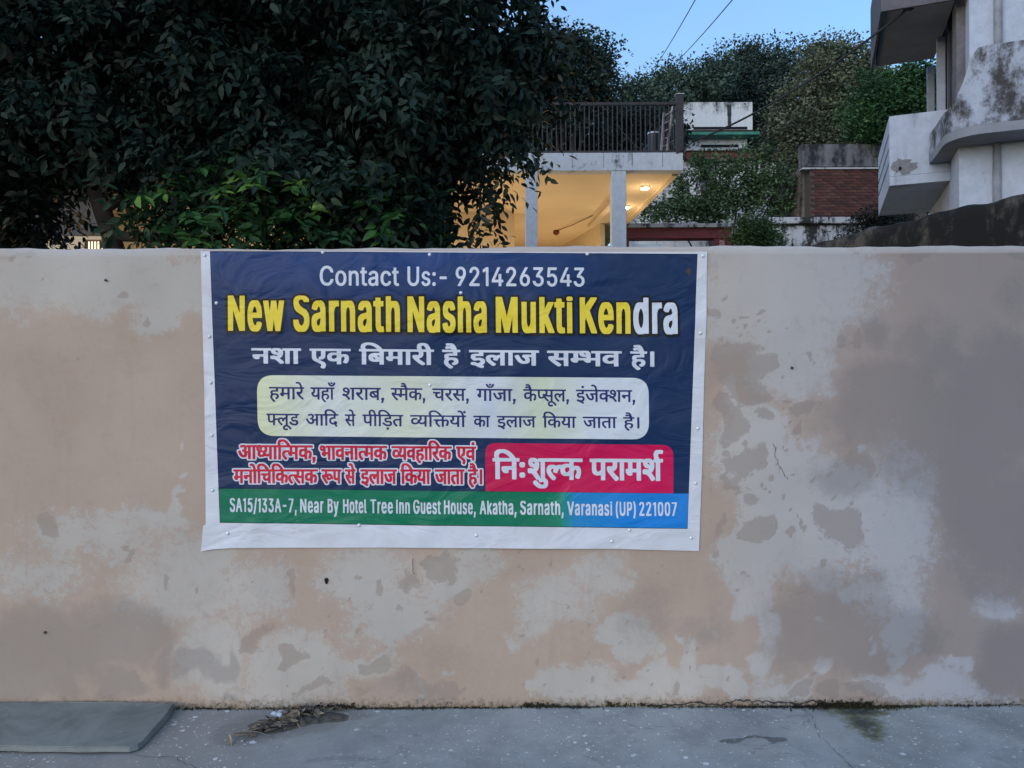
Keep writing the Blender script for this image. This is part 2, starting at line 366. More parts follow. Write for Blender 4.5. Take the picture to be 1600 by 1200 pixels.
pw = m.math('ADD', m.math('ADD', at('pale'), m.math('MULTIPLY', wob, .7)), m.math('MULTIPLY', rag, 2.3))
pf = m.n('Mix', data_type='FLOAT'); m.l(soft, pf.inputs[0]); m.l(m.step(pw, .46, .53), pf.inputs[2]); m.l(m.step(pw, .25, .80), pf.inputs[3]); pf = pf.outputs[0]
pf2 = m.step(m.math('ADD', at('pale'), m.math('MULTIPLY', wob, .5)), .15, .65)
c = m.mix(m.math('ADD', m.math('MULTIPLY', pf, .60), m.math('MULTIPLY', pf2, .30)), tan, pal)
# fine ragged flakes where the two coats meet, mottling and faint drips
fl = m.math('SUBTRACT', m.noise(70, 8, .85), m.math('MULTIPLY', m.math('ABSOLUTE', m.math('SUBTRACT', pw, .5)), .55))
c = m.mix(m.math('MULTIPLY', m.step(fl, .52, .56), .4), c, (.47, .45, .425))
c = m.mix(m.math('MULTIPLY', m.step(m.noise(9, 8, .8, dist=.7), .5, .7), .22), c, (.24, .22, .21))
c = m.mix(m.math('MULTIPLY', m.step(m.noise(9, 6, .7, stretch=(1, 1, .12)), .56, .72), .16), c, (.22, .20, .19))
dmp = m.step(m.math('ADD', at('damp'), m.math('MULTIPLY', wob, .9)), .18, .72)
c = m.mix(m.math('MULTIPLY', dmp, .44), c, m.mix(at('cool_light'), (.215, .20, .19), (.135, .135, .15)))  # right-hand damp is coloured darker and bluer for the dimmer light there
sf = m.step(m.math('ADD', m.math('ADD', at('spot'), m.math('MULTIPLY', wob, .5)), m.math('MULTIPLY', rag, 1.7)), .40, .58)
c = m.mix(m.math('MULTIPLY', sf, .60), c, m.mix(at('cool_light'), (.30, .245, .205), (.205, .19, .195)))
# sparse flakes and pits everywhere
c = m.mix(m.math('MULTIPLY', m.step(m.noise(24, 8, .75), .66, .72), .35), c, (.22, .20, .19))
# grime, algae and rust brown along the foot of the wall
lw = m.math('ADD', at('low'), m.math('MULTIPLY', m.math('SUBTRACT', nb, .5), 1.3))
c = m.mix(m.math('MULTIPLY', m.step(lw, .62, 1.0), .6), c, (.16, .12, .075))
lw2 = m.math('ADD', at('low'), m.math('MULTIPLY', m.math('SUBTRACT', m.noise(55, 8, .8), .5), 1.9))
c = m.mix(m.math('MULTIPLY', m.step(lw2, .85, 1.08), .85), c, (.025, .027, .012))
c = m.mix(m.math('MULTIPLY', m.step(at('high'), .93, 1.0), .55), c, (.50, .50, .52))
c = m.mix(m.math('MULTIPLY', nd, .12), c, (.12, .11, .10))
m.col(c).rough(.82, .3)
hgt = m.math('ADD', m.math('MULTIPLY', pf, -.5), m.math('ADD', m.math('MULTIPLY', nb, .5), m.math('MULTIPLY', nd, .25))); hgt = m.math('ADD', hgt, m.math('MULTIPLY', sf, -.4))
m.bump(hgt, .35, .0025)
WALL = thing('boundary_wall', 'long peeling tan and grey painted boundary wall behind the banner', 'wall', (0, 0, 0))
obj('plastered_wall', me, m.m, WALL, smooth=True)
bm = bmesh.new()     # a broken drill hole and two rusty nail stubs left in the plaster
def wallpt(px, py, off=0.):
    q = P(px, py, CAM_D); return Vector((q.x, -off, q.z))
q = wallpt(508, 905, 0)
vs = [bm.verts.new((q.x + .0095 * math.cos(a) * (1 + .2 * math.sin(3 * a)), -.0045, q.z + .015 * math.sin(a))) for a in [2 * PI * k / 14 for k in range(14)]]
bm.faces.new(vs)
obj('drill_hole', bm, simple('hole_dark', (.02, .012, .01), .95, .5, 80, 0), WALL)
# settlement cracks running along the wall just above the pavement
for ck in ([(1010, 1104), (1060, 1102), (1090, 1098), (1105, 1102), (1125, 1104), (1145, 1096), (1170, 1098), (1205, 1100), (1240, 1101)], [(1230, 1101), (1245, 1104), (1262, 1097), (1290, 1103)], [(860, 1106), (885, 1103), (905, 1105)], [(1207, 695), (1212, 722), (1224, 745), (1229, 752)], [(643, 870), (643, 900)]):
    bm = bmesh.new(); L_ = []
    for a_, b_ in zip(ck, ck[1:]):
        for k in range(6):
            t = k / 6; x_ = a_[0] + (b_[0] - a_[0]) * t + random.gauss(0, .8); y_ = a_[1] + (b_[1] - a_[1]) * t + random.gauss(0, 1.0); w_ = (random.uniform(.5, 1.5) if a_[1] > 1000 else .35)
            q = wallpt(x_, y_, .0046); k_ = w_ * .00295; hv = abs(b_[0] - a_[0]) > abs(b_[1] - a_[1])
            L_.append((bm.verts.new(q + Vector((0, 0, k_) if hv else (k_, 0, 0))), bm.verts.new(q - Vector((0, 0, k_) if hv else (k_, 0, 0)))))
    for a_, b_ in zip(L_, L_[1:]): bm.faces.new((a_[0], b_[0], b_[1], a_[1]))
    obj('crack', bm, bpy.data.materials['dirt'], WALL)
for px, py in ((167, 433), (1237, 578), (68, 982)):
    bm = bmesh.new(); q = wallpt(px, py)
    vs = [bm.verts.new((q.x + .0085 * math.cos(a) * random.uniform(.5, 1), -.0045, q.z + .009 * math.sin(a) * random.uniform(.5, 1.2))) for a in [2 * PI * k / 11 for k in range(11)]]
    bm.faces.new(vs); tube(bm, [(q.x, 0.001, q.z), (q.x + .002, -.012, q.z - .002)], .0022, 5)
    obj('nail_stub', bm, simple('rust', (.07, .05, .035), .8, .5, 90, 0), WALL)

# moss and crumbled plaster along the foot of the wall (uncountable)
n = 5200
mx = rng.uniform(-2.5, 2.5, n); dens = .35 + .65 * (np.sin(mx * 5 + 1) * np.sin(mx * 2.3) > -.1)
mx = mx[rng.random(n) < dens]; n = len(mx)
extra = rng.normal(1.58, .16, 900); mx = np.concatenate([mx, extra]); n = len(mx)
my = -np.abs(rng.normal(0, .008, n)) - .001; mz = np.abs(rng.normal(0, .0035, n)) + .004
my[-900:] = -np.abs(rng.normal(0, .02, 900))
s = rng.uniform(.0014, .0045, n) * (1 + .6 * (np.sin(mx * 9.3) * np.sin(mx * 3.7 + 2) > .35)); mz = mz * (1 + 1.4 * (np.sin(mx * 9.3) * np.sin(mx * 3.7 + 2) > .35))
T4 = np.array([(1, 1, 1), (1, -1, -1), (-1, 1, -1), (-1, -1, 1)]) * .6
V4 = T4[None] * s[:, None, None] + rng.normal(0, .3, (n, 4, 3)) * s[:, None, None] + np.stack([mx, my, mz], -1)[:, None]
me = arr_mesh('moss', V4, [(0, 1, 2), (0, 3, 1), (0, 2, 3), (1, 3, 2)])
tag(obj('moss', me, leafmat('moss_mat', (.018, .02, .01), (.07, .06, .025), .9, .0)), 'dark moss and plaster crumbs along the foot of the painted wall', 'moss', kind='stuff')

# ---------------------------------------------------------------- the vinyl banner
def braw(x, z):
    """how far the vinyl stands off the wall"""
    a = .0065 + .0022 * np.sin(2.6 * x + 1.9 * z) + .0016 * np.sin(6.1 * x - 3.3 * z + 1)
    a = a + .0011 * np.sin(15 * x + 9 * z) * np.exp(-((z - 1.75) / .5) ** 2)
    # creases: (x, z, angle, width, height, length)
    for cx, cz, an, w, h, ln in CRE:
        dx, dz = x - cx, z - cz; t = dx * math.cos(an) + dz * math.sin(an); u = -dx * math.sin(an) + dz * math.cos(an)
        a = a + h * np.exp(-(u / w) ** 2) * np.exp(-(t / ln) ** 2)
    # the lower hem flaps between its nails
    hem = np.clip((.90 - z) / .22, 0, 1) ** 2
    a = a + hem * (.006 + .007 * np.sin(5.2 * x + 1.2) + .003 * np.sin(13 * x))
    return np.maximum(a, .0035)
CRE = [(-.48, 2.0, -.5, .042, .006, .22), (-.12, 1.86, -.25, .045, .006, .35), (.02, 1.55, .75, .05, .006, .30), (-.9, 1.95, -.9, .042, .005, .2), (-.2, 1.42, -.55, .042, .005, .28),
       (.4, 1.2, .5, .05, .004, .4), (-1.15, .9, .9, .042, .006, .14), (-.35, .87, .6, .042, .005, .15), (.1, 1.9, -1.1, .042, .005, .2), (-.6, 1.25, .2, .05, .004, .4), (.6, .86, -.3, .05, .005, .3), (.72, 1.75, .3, .06, .004, .3), (-.3, 1.75, .35, .045, .005, .25), (.2, 2.0, .15, .05, .004, .5)]
def flat_shape(contours, layer, fn_px=True, cell=.0125, mitre=False):
    """fill closed outlines (photo pixels of the wall plane) and drape them over the vinyl, layer x 0.6 mm proud"""
    vs, es = [], []
    for c_ in contours:
        k = len(vs); n = len(c_)
        for x, y in c_:
            q = P(x, y, CAM_D); vs.append(Vector((q.x, q.z)))
        es += [(k + i, k + (i + 1) % n) for i in range(n)]
    r = delaunay_2d_cdt(vs, es, [], 1, 1e-6)
    seg = np.array([[vs[i].x, vs[i].y, vs[j].x, vs[j].y] for i, j in es])
    def inside(x, y):
        a_ = (seg[:, 1] > y) != (seg[:, 3] > y); s_ = seg[a_]
        return np.count_nonzero(s_[:, 0] + (y - s_[:, 1]) / (s_[:, 3] - s_[:, 1]) * (s_[:, 2] - s_[:, 0]) > x) % 2 == 1
    bm = bmesh.new(); bv = [bm.verts.new((p.x, 0, p.y)) for p in r[0]]
    for f in r[2]:
        cc_ = sum((r[0][i] for i in f), Vector((0, 0))) / len(f)
        if not inside(cc_.x, cc_.y): continue
        try: bm.faces.new([bv[i] for i in f])
        except ValueError: pass
    xs_ = [p.x for p in r[0]]; zs_ = [p.y for p in r[0]]
    for a, b, ax in ((min(xs_), max(xs_), 0), (min(zs_), max(zs_), 2)):
        k = math.ceil(a / cell)
        while k * cell < b:
            co = [0, 0, 0]; no = [0, 0, 0]; co[ax] = k * cell; no[ax] = 1
            bmesh.ops.bisect_plane(bm, geom=bm.verts[:] + bm.edges[:] + bm.faces[:], plane_co=co, plane_no=no, dist=1e-6); k += 1
    for v in bm.verts: v.co.y = -float(braw(v.co.x, v.co.z)) - .0006 * layer
    bmesh.ops.triangulate(bm, faces=bm.faces)
    for f in bm.faces:
        f.smooth = True
        if f.normal.y > 0: f.normal_flip()
    return bm
def rrect(tl, tr, br, bl, r, corners=(1, 1, 1, 1)):
    pts = [Vector(p) for p in (tl, tr, br, bl)]; out = []
    for i in range(4):
        p, a, b = pts[i], pts[i - 1], pts[(i + 1) % 4]
        if not corners[i]: out.append(tuple(p)); continue
        d1, d2 = (a - p).normalized(), (b - p).normalized()
        s_, e_ = p + d1 * r, p + d2 * r
        for k in range(9):
            t = k / 8; w = .41421; # rational-like arc by blending
            q = (1 - t) ** 2 * s_ + 2 * t * (1 - t) * p + t * t * e_; q = q.lerp((s_ + e_) / 2, -.0) ; out.append(tuple(q))
    return out
def vinyl(name, col_fn):
    t = NT(name); c_ = col_fn(t)
    dustn = t.noise(3, 6, .6)
    t.col(t.mix(t.math('MULTIPLY', t.step(dustn, .4, .75), .025), c_, (.42, .42, .43))).rough(t.step(dustn, .3, .7, .36, .5), .2)
    wv = t.n('TexWave', wave_type='BANDS', bands_direction='X'); wv.inputs['Scale'].default_value = 60; t.l(t.tc.outputs['Object'], wv.inputs['Vector'])
    zz = t.n('SeparateXYZ'); t.l(t.tc.outputs['Object'], zz.inputs[0])
    h = t.math('ADD', t.math('MULTIPLY', wv.outputs['Fac'], t.step(zz.outputs['Z'], 1.75, 2.1, 0, .06)), t.math('MULTIPLY', t.noise(3.2, 3, .5, dist=1.2, stretch=(1, 1, 1.8)), 1.6))
    t.bump(h, .6, .022); return t.m
plain = lambda c_: (lambda t: t.mix(t.noise(2, 2), tuple(x * .93 for x in c_), c_))
def gradx(stops):
    def fn(t):
        s_ = t.n('SeparateXYZ'); t.l(t.tc.outputs['Object'], s_.inputs[0])
        r = t.n('ValToRGB'); mr = t.n('MapRange'); mr.inputs[1].default_value = -1.4; mr.inputs[2].default_value = .9
        t.l(s_.outputs['X'], mr.inputs[0]); t.l(mr.outputs[0], r.inputs[0])
        e = r.color_ramp.elements
        for i, (px_, c_) in enumerate(stops):
            pos = ((px_ - 800) * CAM_D / F_PX + 1.4) / 2.3
            el = e[i] if i < 2 else e.new(pos)
            el.position = pos; el.color = (*c_, 1)
        return r.outputs[0]
    return fn
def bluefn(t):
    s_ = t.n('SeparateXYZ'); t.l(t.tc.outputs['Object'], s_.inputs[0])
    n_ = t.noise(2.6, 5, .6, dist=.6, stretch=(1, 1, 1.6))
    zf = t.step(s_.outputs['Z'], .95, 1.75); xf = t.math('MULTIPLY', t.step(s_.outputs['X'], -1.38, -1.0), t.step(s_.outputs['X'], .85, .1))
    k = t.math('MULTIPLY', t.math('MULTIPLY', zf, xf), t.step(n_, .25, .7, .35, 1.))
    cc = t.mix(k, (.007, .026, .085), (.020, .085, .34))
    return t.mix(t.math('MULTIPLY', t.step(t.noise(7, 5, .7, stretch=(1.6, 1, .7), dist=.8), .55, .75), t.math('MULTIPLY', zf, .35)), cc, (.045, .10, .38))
M_white = vinyl('white_vinyl', lambda t: t.mix(t.step(t.noise(4, 6, .65), .35, .75), (.62, .65, .72), (.55, .56, .60)))
M_blue = vinyl('blue_print', bluefn)
M_letter = vinyl('white_print', plain((.62, .66, .74)))
M_yellow = vinyl('yellow_print', plain((.80, .63, .05)))
M_black = vinyl('dark_print', plain((.010, .010, .013)))
M_navy = vinyl('navy_print', plain((.022, .028, .14)))
M_red = vinyl('red_print', plain((.55, .015, .045)))
M_crim = vinyl('crimson_print', gradx([(757, (.48, .006, .065)), (1050, (.55, .006, .08))]))
M_cream = vinyl('cream_print', gradx([(402, (.60, .64, .32)), (480, (.64, .68, .42)), (600, (.60, .64, .62)), (720, (.60, .64, .52)), (850, (.55, .60, .66)), (930, (.56, .62, .46)), (1013, (.58, .63, .68))]))
M_green = vinyl('green_print', gradx([(342, (.005, .16, .085)), (925, (.005, .17, .09)), (958, (.008, .20, .12)), (965, (.01, .24, .22)), (985, (.012, .22, .50)), (1071, (.01, .20, .60))]))
BAN = thing('vinyl_banner', 'blue printed vinyl banner with white border nailed onto the painted wall', 'banner', (-.25, -.01, .76))
sheet = [(316, 389), (600, 391.5), (900, 394.5), (1106, 396), (1104, 500), (1099.5, 600), (1096, 720), (1091.5, 820), (1089.5, 863), (1030, 861), (960, 858), (900, 857.5), (760, 855.5), (600, 853.5), (450, 852.5), (360, 852), (330, 854), (313, 857), (316.5, 817), (320.5, 815.5), (320.5, 700), (319.5, 600), (317.5, 480)]
obj('sheet', flat_shape([sheet], 0), M_white, BAN, label='white vinyl sheet with a loose lower hem')
key = rrect((330.3, 388.9), (1091, 399.3), (1071.9, 827.8), (342.4, 812.8), 1, (0, 0, 0, 0))
obj('border_line', flat_shape([key], 1), M_black, BAN, label='thin black line round the blue print')
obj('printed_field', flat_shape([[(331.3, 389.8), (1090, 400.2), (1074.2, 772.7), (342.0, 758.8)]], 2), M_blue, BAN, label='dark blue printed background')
obj('address_strip', flat_shape([[(342.0, 759.4), (1074.0, 773.2), (1071, 826.8), (343.2, 811.8)]], 2), M_green, BAN, label='green strip turning blue at its right end')
obj('text_panel', flat_shape([rrect((402.4, 583), (1013.4, 592.2), (1012.6, 688.2), (403.4, 677.6), 26)], 3), M_cream, BAN, label='pale yellow rounded panel behind the Hindi lines')
obj('text_panel', flat_shape([rrect((757.5, 691.2), (1050.8, 697.2), (1050.2, 772.2), (757.2, 766.6), 18, (1, 1, 0, 0))], 3), M_crim, BAN, label='crimson panel with rounded upper corners')
# outlines of the printed letters: first point, then steps, in tenths of a photo pixel
SHAPES = {
'contact': [
[2123,333,-21,4,-18,7,-21,16,-19,24,-10,20,-10,37,-4,30,0,36,5,37,8,27,11,23,12,18,24,21,18,9,21,5,27,0,20,-5,15,-7,21,-18,13,-16,10,-20,5,-18,2,-17,-6,-5,-35,2,-3,3,-7,22,-11,18,-13,10,-13,5,-8,1,-15,-1,-23,-11,-13,-14,-8,-17,-7,-17,-5,-28,0,-50,5,-27,7,-18,10,-18,13,-13,16,-8,16,-2,20,5,16,11,12,17,8,26,3,3,35,1,5,-3,1,-5,-6,-27,-10,-22,-12,-17,-12,-12,-14,-10,-20,-8,-21,-4],
[3392,355,-6,7,0,206,8,35,17,30,11,11,16,11,29,9,22,0,18,-4,23,-13,14,-15,16,-26,6,-24,1,-220,-8,-4,-26,0,-6,4,-1,186,-2,25,-11,26,-9,11,-13,7,-19,2,-16,-6,-11,-9,-10,-16,-6,-24,-1,-203,-11,-6],
[4201,364,-25,10,-20,19,-14,25,-7,30,0,25,3,18,6,20,10,16,14,14,14,9,17,5,19,0,3,2,-56,102,1,5,6,3,32,0,8,-5,68,-129,11,-32,4,-23,0,-26,-5,-28,-9,-20,-9,-12,-13,-14,-18,-10,-15,-4],
[2681,367,-6,5,-1,46,-20,1,-5,7,1,30,6,3,17,0,2,2,1,150,7,17,18,18,16,6,27,0,12,-4,3,-4,-6,-28,-7,-6,-22,0,-4,-6,-2,-12,0,-129,1,-3,28,0,5,-3,2,-31,-7,-6,-29,-2,0,-45,-2,-4,-5,-3],
[4417,367,-28,8,-22,20,-9,14,-6,17,-3,13,0,18,7,4,27,1,5,-1,3,-4,2,-18,8,-18,11,-9,17,-3,17,7,11,13,4,17,-1,22,-7,20,-15,24,-90,124,0,28,6,5,23,1,125,1,6,-7,-1,-30,-5,-5,-93,-2,-2,-1,75,-104,16,-33,6,-23,0,-27,-4,-17,-16,-29,-16,-14,-20,-10,-14,-3],
[3177,373,-6,5,0,46,-20,1,-6,7,1,29,5,4,20,3,0,140,2,9,9,20,14,14,21,8,29,-2,9,-8,-5,-28,-8,-6,-14,3,-7,-2,-6,-12,-1,-135,2,-3,27,0,6,-3,1,-31,-7,-6,-29,-1,0,-44,-2,-5,-5,-2],
[4614,374,-54,38,-1,39,4,4,6,1,36,-20,0,231,7,5,29,0,5,-2,2,-4,-1,-287,-6,-5],
[4986,375,-23,8,-12,8,-14,15,-13,27,-4,33,7,4,34,-2,3,-4,0,-10,4,-15,6,-11,10,-8,14,-4,18,6,11,12,7,20,-2,22,-11,27,-14,21,-85,117,-2,31,8,4,146,1,6,-6,0,-30,-5,-5,-95,-3,56,-76,24,-36,8,-18,8,-31,0,-23,-3,-15,-5,-15,-11,-16,-17,-16,-18,-9,-13,-3],
[4793,377,-5,4,-4,6,-87,191,-1,31,7,6,99,0,2,4,0,51,9,5,28,0,6,-6,1,-52,24,-1,6,-7,-2,-32,-5,-3,-20,0,-3,-2,-2,-84,-5,-3,-27,-1,-5,0,-5,4,-1,85,-55,-1,-2,-1,85,-188,-1,-4,-6,-3],
[5222,383,-7,5,-62,116,-15,39,-5,29,2,39,7,21,8,16,18,19,9,6,25,9,30,-1,20,-9,12,-10,14,-18,8,-15,6,-28,-1,-39,-6,-23,-11,-18,-15,-15,-15,-8,-20,-5,-17,-1,55,-103,-1,-3,-5,-3],
[5352,384,-6,7,0,30,5,4,89,3,-52,78,0,31,5,5,33,2,20,9,9,10,6,15,1,28,-2,11,-9,15,-9,6,-13,4,-15,0,-19,-8,-10,-12,-5,-19,-7,-4,-30,-1,-6,2,-2,6,4,21,8,17,7,10,12,12,15,10,28,9,25,0,13,-3,20,-9,20,-17,14,-23,5,-20,0,-34,-4,-16,-7,-16,-22,-24,-15,-9,-19,-4,-2,-3,60,-86,1,-30,-5,-4,-17,-2],
[5578,388,-5,5,-13,141,9,6,25,4,17,-10,18,-5,14,1,10,5,9,9,8,14,5,20,0,21,-4,17,-9,16,-6,6,-13,7,-14,0,-15,-8,-11,-16,-3,-15,-7,-5,-29,0,-5,2,-3,4,0,6,3,15,8,19,9,13,22,18,28,9,21,0,12,-2,17,-8,11,-9,12,-13,11,-18,9,-35,-2,-38,-5,-20,-9,-18,-7,-11,-19,-17,-19,-9,-16,-3,-16,2,-19,6,4,-58,5,-6,87,1,6,-5,0,-32,-3,-4,-5,-1],
[5856,392,-6,4,-90,195,0,31,7,5,99,2,2,3,0,50,6,4,29,0,7,-5,1,-51,25,-2,5,-6,-1,-31,-6,-3,-21,0,-3,-2,-1,-84,-6,-3,-27,0,-8,4,-1,83,-55,0,-3,-2,86,-186,-1,-4,-6,-3],
[5991,394,-6,7,0,28,4,5,89,3,-52,77,-1,30,3,4,6,3,32,2,18,8,12,17,4,14,1,16,-4,18,-7,12,-11,8,-12,4,-21,-2,-15,-7,-11,-18,-2,-11,-7,-6,-29,0,-6,2,-2,4,0,7,3,14,12,25,12,13,13,10,17,7,18,4,20,0,15,-2,28,-14,15,-15,11,-19,6,-19,0,-37,-6,-19,-6,-13,-6,-9,-18,-16,-11,-6,-23,-7,62,-88,0,-29,-8,-4],
[4211,406,16,2,9,6,11,19,5,21,-1,24,-9,24,-8,9,-15,6,-13,-1,-15,-10,-8,-15,-5,-24,2,-26,8,-19,10,-12],
[2336,412,-15,3,-21,12,-12,12,-13,19,-7,19,-5,24,-2,50,9,40,9,18,10,15,10,9,18,12,24,6,16,0,21,-5,16,-9,13,-13,14,-20,9,-22,4,-19,1,-52,-10,-43,-12,-21,-15,-17,-11,-8,-21,-9],
[2552,414,-20,6,-18,12,-2,-11,-5,-4,-29,-1,-6,5,-1,220,6,6,30,0,6,-4,2,-147,4,-15,7,-13,7,-6,15,-6,15,3,8,7,6,10,5,20,1,148,8,5,28,0,7,-5,0,-150,-5,-32,-11,-23,-14,-14,-18,-8],
[2841,419,-15,4,-20,11,-18,19,-8,15,-1,8,13,7,22,8,7,-4,10,-17,10,-7,8,-3,15,0,10,4,7,9,5,16,0,14,-4,5,-43,7,-25,7,-15,7,-13,12,-8,13,-4,17,0,25,5,21,7,12,12,13,16,10,13,4,19,2,16,-3,24,-15,2,8,5,4,31,0,6,-6,0,-153,-7,-32,-11,-19,-20,-16,-24,-7],
[3038,422,-14,4,-21,12,-10,10,-11,16,-10,24,-6,25,0,51,4,22,8,21,10,18,15,16,10,7,16,8,13,3,24,0,27,-11,20,-17,13,-20,5,-20,-15,-8,-20,-5,-7,4,-3,11,-8,13,-10,7,-17,4,-19,-7,-14,-21,-8,-28,-1,-32,8,-36,8,-16,8,-8,18,-6,13,2,10,6,9,12,6,15,5,4,33,-10,3,-3,0,-6,-10,-24,-21,-22,-28,-14],
[3661,430,-10,3,-17,9,-19,21,-7,26,1,25,8,20,14,17,16,9,35,12,12,7,7,18,-1,9,-7,11,-5,4,-17,4,-12,-3,-7,-6,-10,-22,-5,-4,-26,7,-7,3,-1,4,9,28,17,20,22,11,13,3,17,0,23,-6,23,-18,13,-23,2,-13,0,-22,-6,-21,-13,-17,-22,-13,-35,-12,-10,-7,-7,-15,1,-12,9,-13,10,-4,12,0,10,7,11,20,7,4,27,-9,2,-3,1,-6,-9,-22,-17,-19,-26,-12],
[3794,444,-11,5,-8,9,-4,13,0,8,6,15,7,8,7,4,10,1,11,-4,10,-11,3,-9,0,-15,-5,-12,-6,-6,-7,-5],
[2340,454,19,1,13,9,14,25,5,24,0,38,-8,30,-7,13,-8,8,-15,7,-19,-3,-10,-7,-12,-23,-7,-29,0,-33,7,-28,11,-20,8,-8],
[3892,514,-6,7,0,30,6,5,95,2,8,-5,0,-32,-6,-6],
[5208,531,14,1,14,10,10,17,4,19,-1,24,-8,21,-12,14,-12,4,-16,-3,-11,-7,-11,-20,-4,-22,1,-20,8,-21,8,-10],
[2884,548,2,3,0,25,-4,13,-8,13,-7,8,-14,5,-15,0,-13,-7,-7,-16,0,-15,6,-13,14,-7],
[3792,603,-8,4,-7,7,-4,9,-2,15,6,15,6,7,10,5,11,0,10,-5,7,-8,4,-10,0,-15,-3,-9,-10,-11,-9,-4],
],
'title_shadow': [
[572,752,-18,10,-10,22,0,552,5,16,20,22,17,7,87,0,14,-5,10,-12,4,-13,1,-69,23,74,19,21,13,6,99,1,13,-6,13,-17,2,-45,37,49,15,14,19,10,18,6,79,0,32,-13,27,-25,20,-34,17,-55,15,89,16,22,14,9,94,2,17,-9,23,11,84,0,21,-12,8,-21,61,-445,-4,-46,-12,-22,-23,-10,-86,0,-15,6,-15,-7,-94,0,-15,6,-16,-7,-93,0,-19,9,-12,20,-17,-17,-29,-16,-95,-1,-37,17,-35,46,-2,-95,-7,-26,-19,-16,-99,-1,-16,8,-8,9,-5,15,-1,58,-25,-68,-16,-19,-14,-6],
[1691,762,-25,3,-34,14,-20,14,-22,24,-10,19,-7,30,1,78,15,63,28,48,41,42,72,49,7,26,-4,31,-4,10,-2,-2,-12,-58,-8,-9,-16,-8,-99,1,-18,10,-10,22,6,83,18,59,18,31,27,33,21,17,19,9,33,7,63,-1,32,-6,31,-19,20,-21,17,-27,23,35,22,23,24,14,20,5,68,0,27,-8,66,-1,20,-11,23,14,90,0,14,-5,10,-12,4,-15,0,-301,7,-34,7,-16,7,-4,9,3,0,343,10,22,23,20,96,1,13,-5,10,-10,12,12,13,6,91,0,19,-12,9,-22,30,31,33,14,79,0,23,-7,66,0,13,-6,10,-12,4,-37,40,48,32,14,75,0,23,-8,28,6,75,0,12,-6,12,-10,10,11,13,6,92,0,13,-6,11,-13,2,-13,0,-336,-3,-45,-13,-60,-19,-45,-27,-31,-32,-13,-44,-1,0,-24,-7,-27,-9,-13,-12,-8,-98,-1,-14,5,-15,20,-3,48,-13,-38,-7,-9,-18,-8,-90,0,-9,3,-11,8,-8,11,-3,31,-21,9,-10,15,-23,-17,-24,-9,-102,0,-25,11,-20,16,-20,27,-14,28,-18,-42,-14,-19,-24,-19,-28,-7,-170,2,-15,-5,-166,3,-17,8,-8,11,-4,12,-1,28,-26,-38,-33,-22,-27,-6,-73,0,-37,12,-35,32,-10,-41,-11,-23,-21,-25,-19,-14,-30,-14,-23,-5],
[3372,788,-18,10,-10,23,0,557,5,17,25,25,18,4,80,0,14,-6,10,-11,4,-14,1,-65,22,70,19,22,14,6,98,0,18,-12,10,-19,25,27,35,16,75,0,21,-8,63,0,19,-12,9,-23,32,32,38,14,80,-1,29,-13,24,-22,21,24,14,6,90,0,20,-11,24,14,86,-1,17,-11,9,-16,26,26,32,13,73,0,23,-8,62,0,13,-5,11,-13,3,-14,-2,-385,-12,-56,-19,-46,-26,-31,-19,-11,-24,-5,-76,0,-22,5,-36,27,-26,41,-17,-35,-24,-28,-30,-12,-39,-1,-6,-48,-15,-20,-20,-6,-85,0,-17,8,-11,17,-2,83,-26,-25,-23,-11,-93,-1,-16,4,-22,14,-20,22,-19,34,-27,-47,-21,-19,-28,-11,-80,-1,-17,3,-33,18,-22,24,-1,-71,-5,-23,-10,-17,-17,-9,-94,0,-16,8,-8,9,-5,15,-1,54,-23,-64,-15,-19,-14,-5],
[4748,805,-18,11,-10,22,0,561,5,17,23,24,11,4,90,0,20,-10,20,12,89,0,20,-9,19,10,94,2,13,-7,11,-13,3,-60,19,35,31,34,24,14,15,4,166,-4,21,-13,23,15,92,1,13,-5,11,-11,11,12,13,5,101,2,15,-7,14,-18,20,19,26,11,79,1,22,-8,15,5,92,0,13,-5,9,-12,5,-15,-3,-493,10,-28,0,-25,-13,-45,-21,-20,-22,-8,-66,0,-20,8,-17,14,-8,14,-5,42,-10,-31,-19,-15,-98,-2,-18,8,-8,9,-7,35,-105,2,-7,-53,-15,-21,-13,-5,-95,-1,-17,9,-9,13,-4,56,-12,-3,-94,0,-24,14,-24,-15,-92,-2,-14,4,-1,-32,-6,-27,-9,-13,-13,-8,-117,-1,-18,9,-10,14,-37,153,-36,-151,-10,-18,-19,-10],
[6057,823,-18,10,-10,23,0,563,9,22,24,21,97,2,15,-6,9,-11,4,-14,1,-62,25,67,19,22,14,6,101,1,12,-5,9,-11,5,-27,44,42,39,13,68,0,19,-4,28,-15,30,-32,10,23,15,16,13,5,92,0,12,-5,10,-10,12,12,13,6,91,0,14,-6,10,-13,4,-52,21,33,29,32,37,17,75,0,23,-7,70,0,20,-12,22,14,93,0,18,-12,7,-18,1,-309,10,-44,6,-10,7,-2,25,31,26,20,-22,21,-20,33,-10,33,-5,40,0,60,5,44,14,46,20,35,29,29,35,16,76,0,23,-8,69,0,13,-6,11,-13,3,-13,0,-352,-4,-41,-12,-53,-19,-45,-25,-29,-25,-15,-19,-4,-87,0,-29,10,-24,18,-11,-20,-19,-10,-173,2,-8,-53,-15,-20,-12,-6,-94,-1,-18,9,-9,13,-3,51,-51,1,-35,15,-31,38,-21,47,-14,-42,-19,-32,-20,-18,-24,-11,-178,1,-16,8,-9,13,-3,47,-25,-39,-22,-20,-20,-11,-20,-4,-88,2,-32,16,-18,20,-25,44,-13,36,-10,47,-7,53,0,127,-56,-164,105,-174,2,-34,-9,-32,-7,-9,-17,-8,-107,0,-18,9,-27,34,-9,-29,-19,-15],
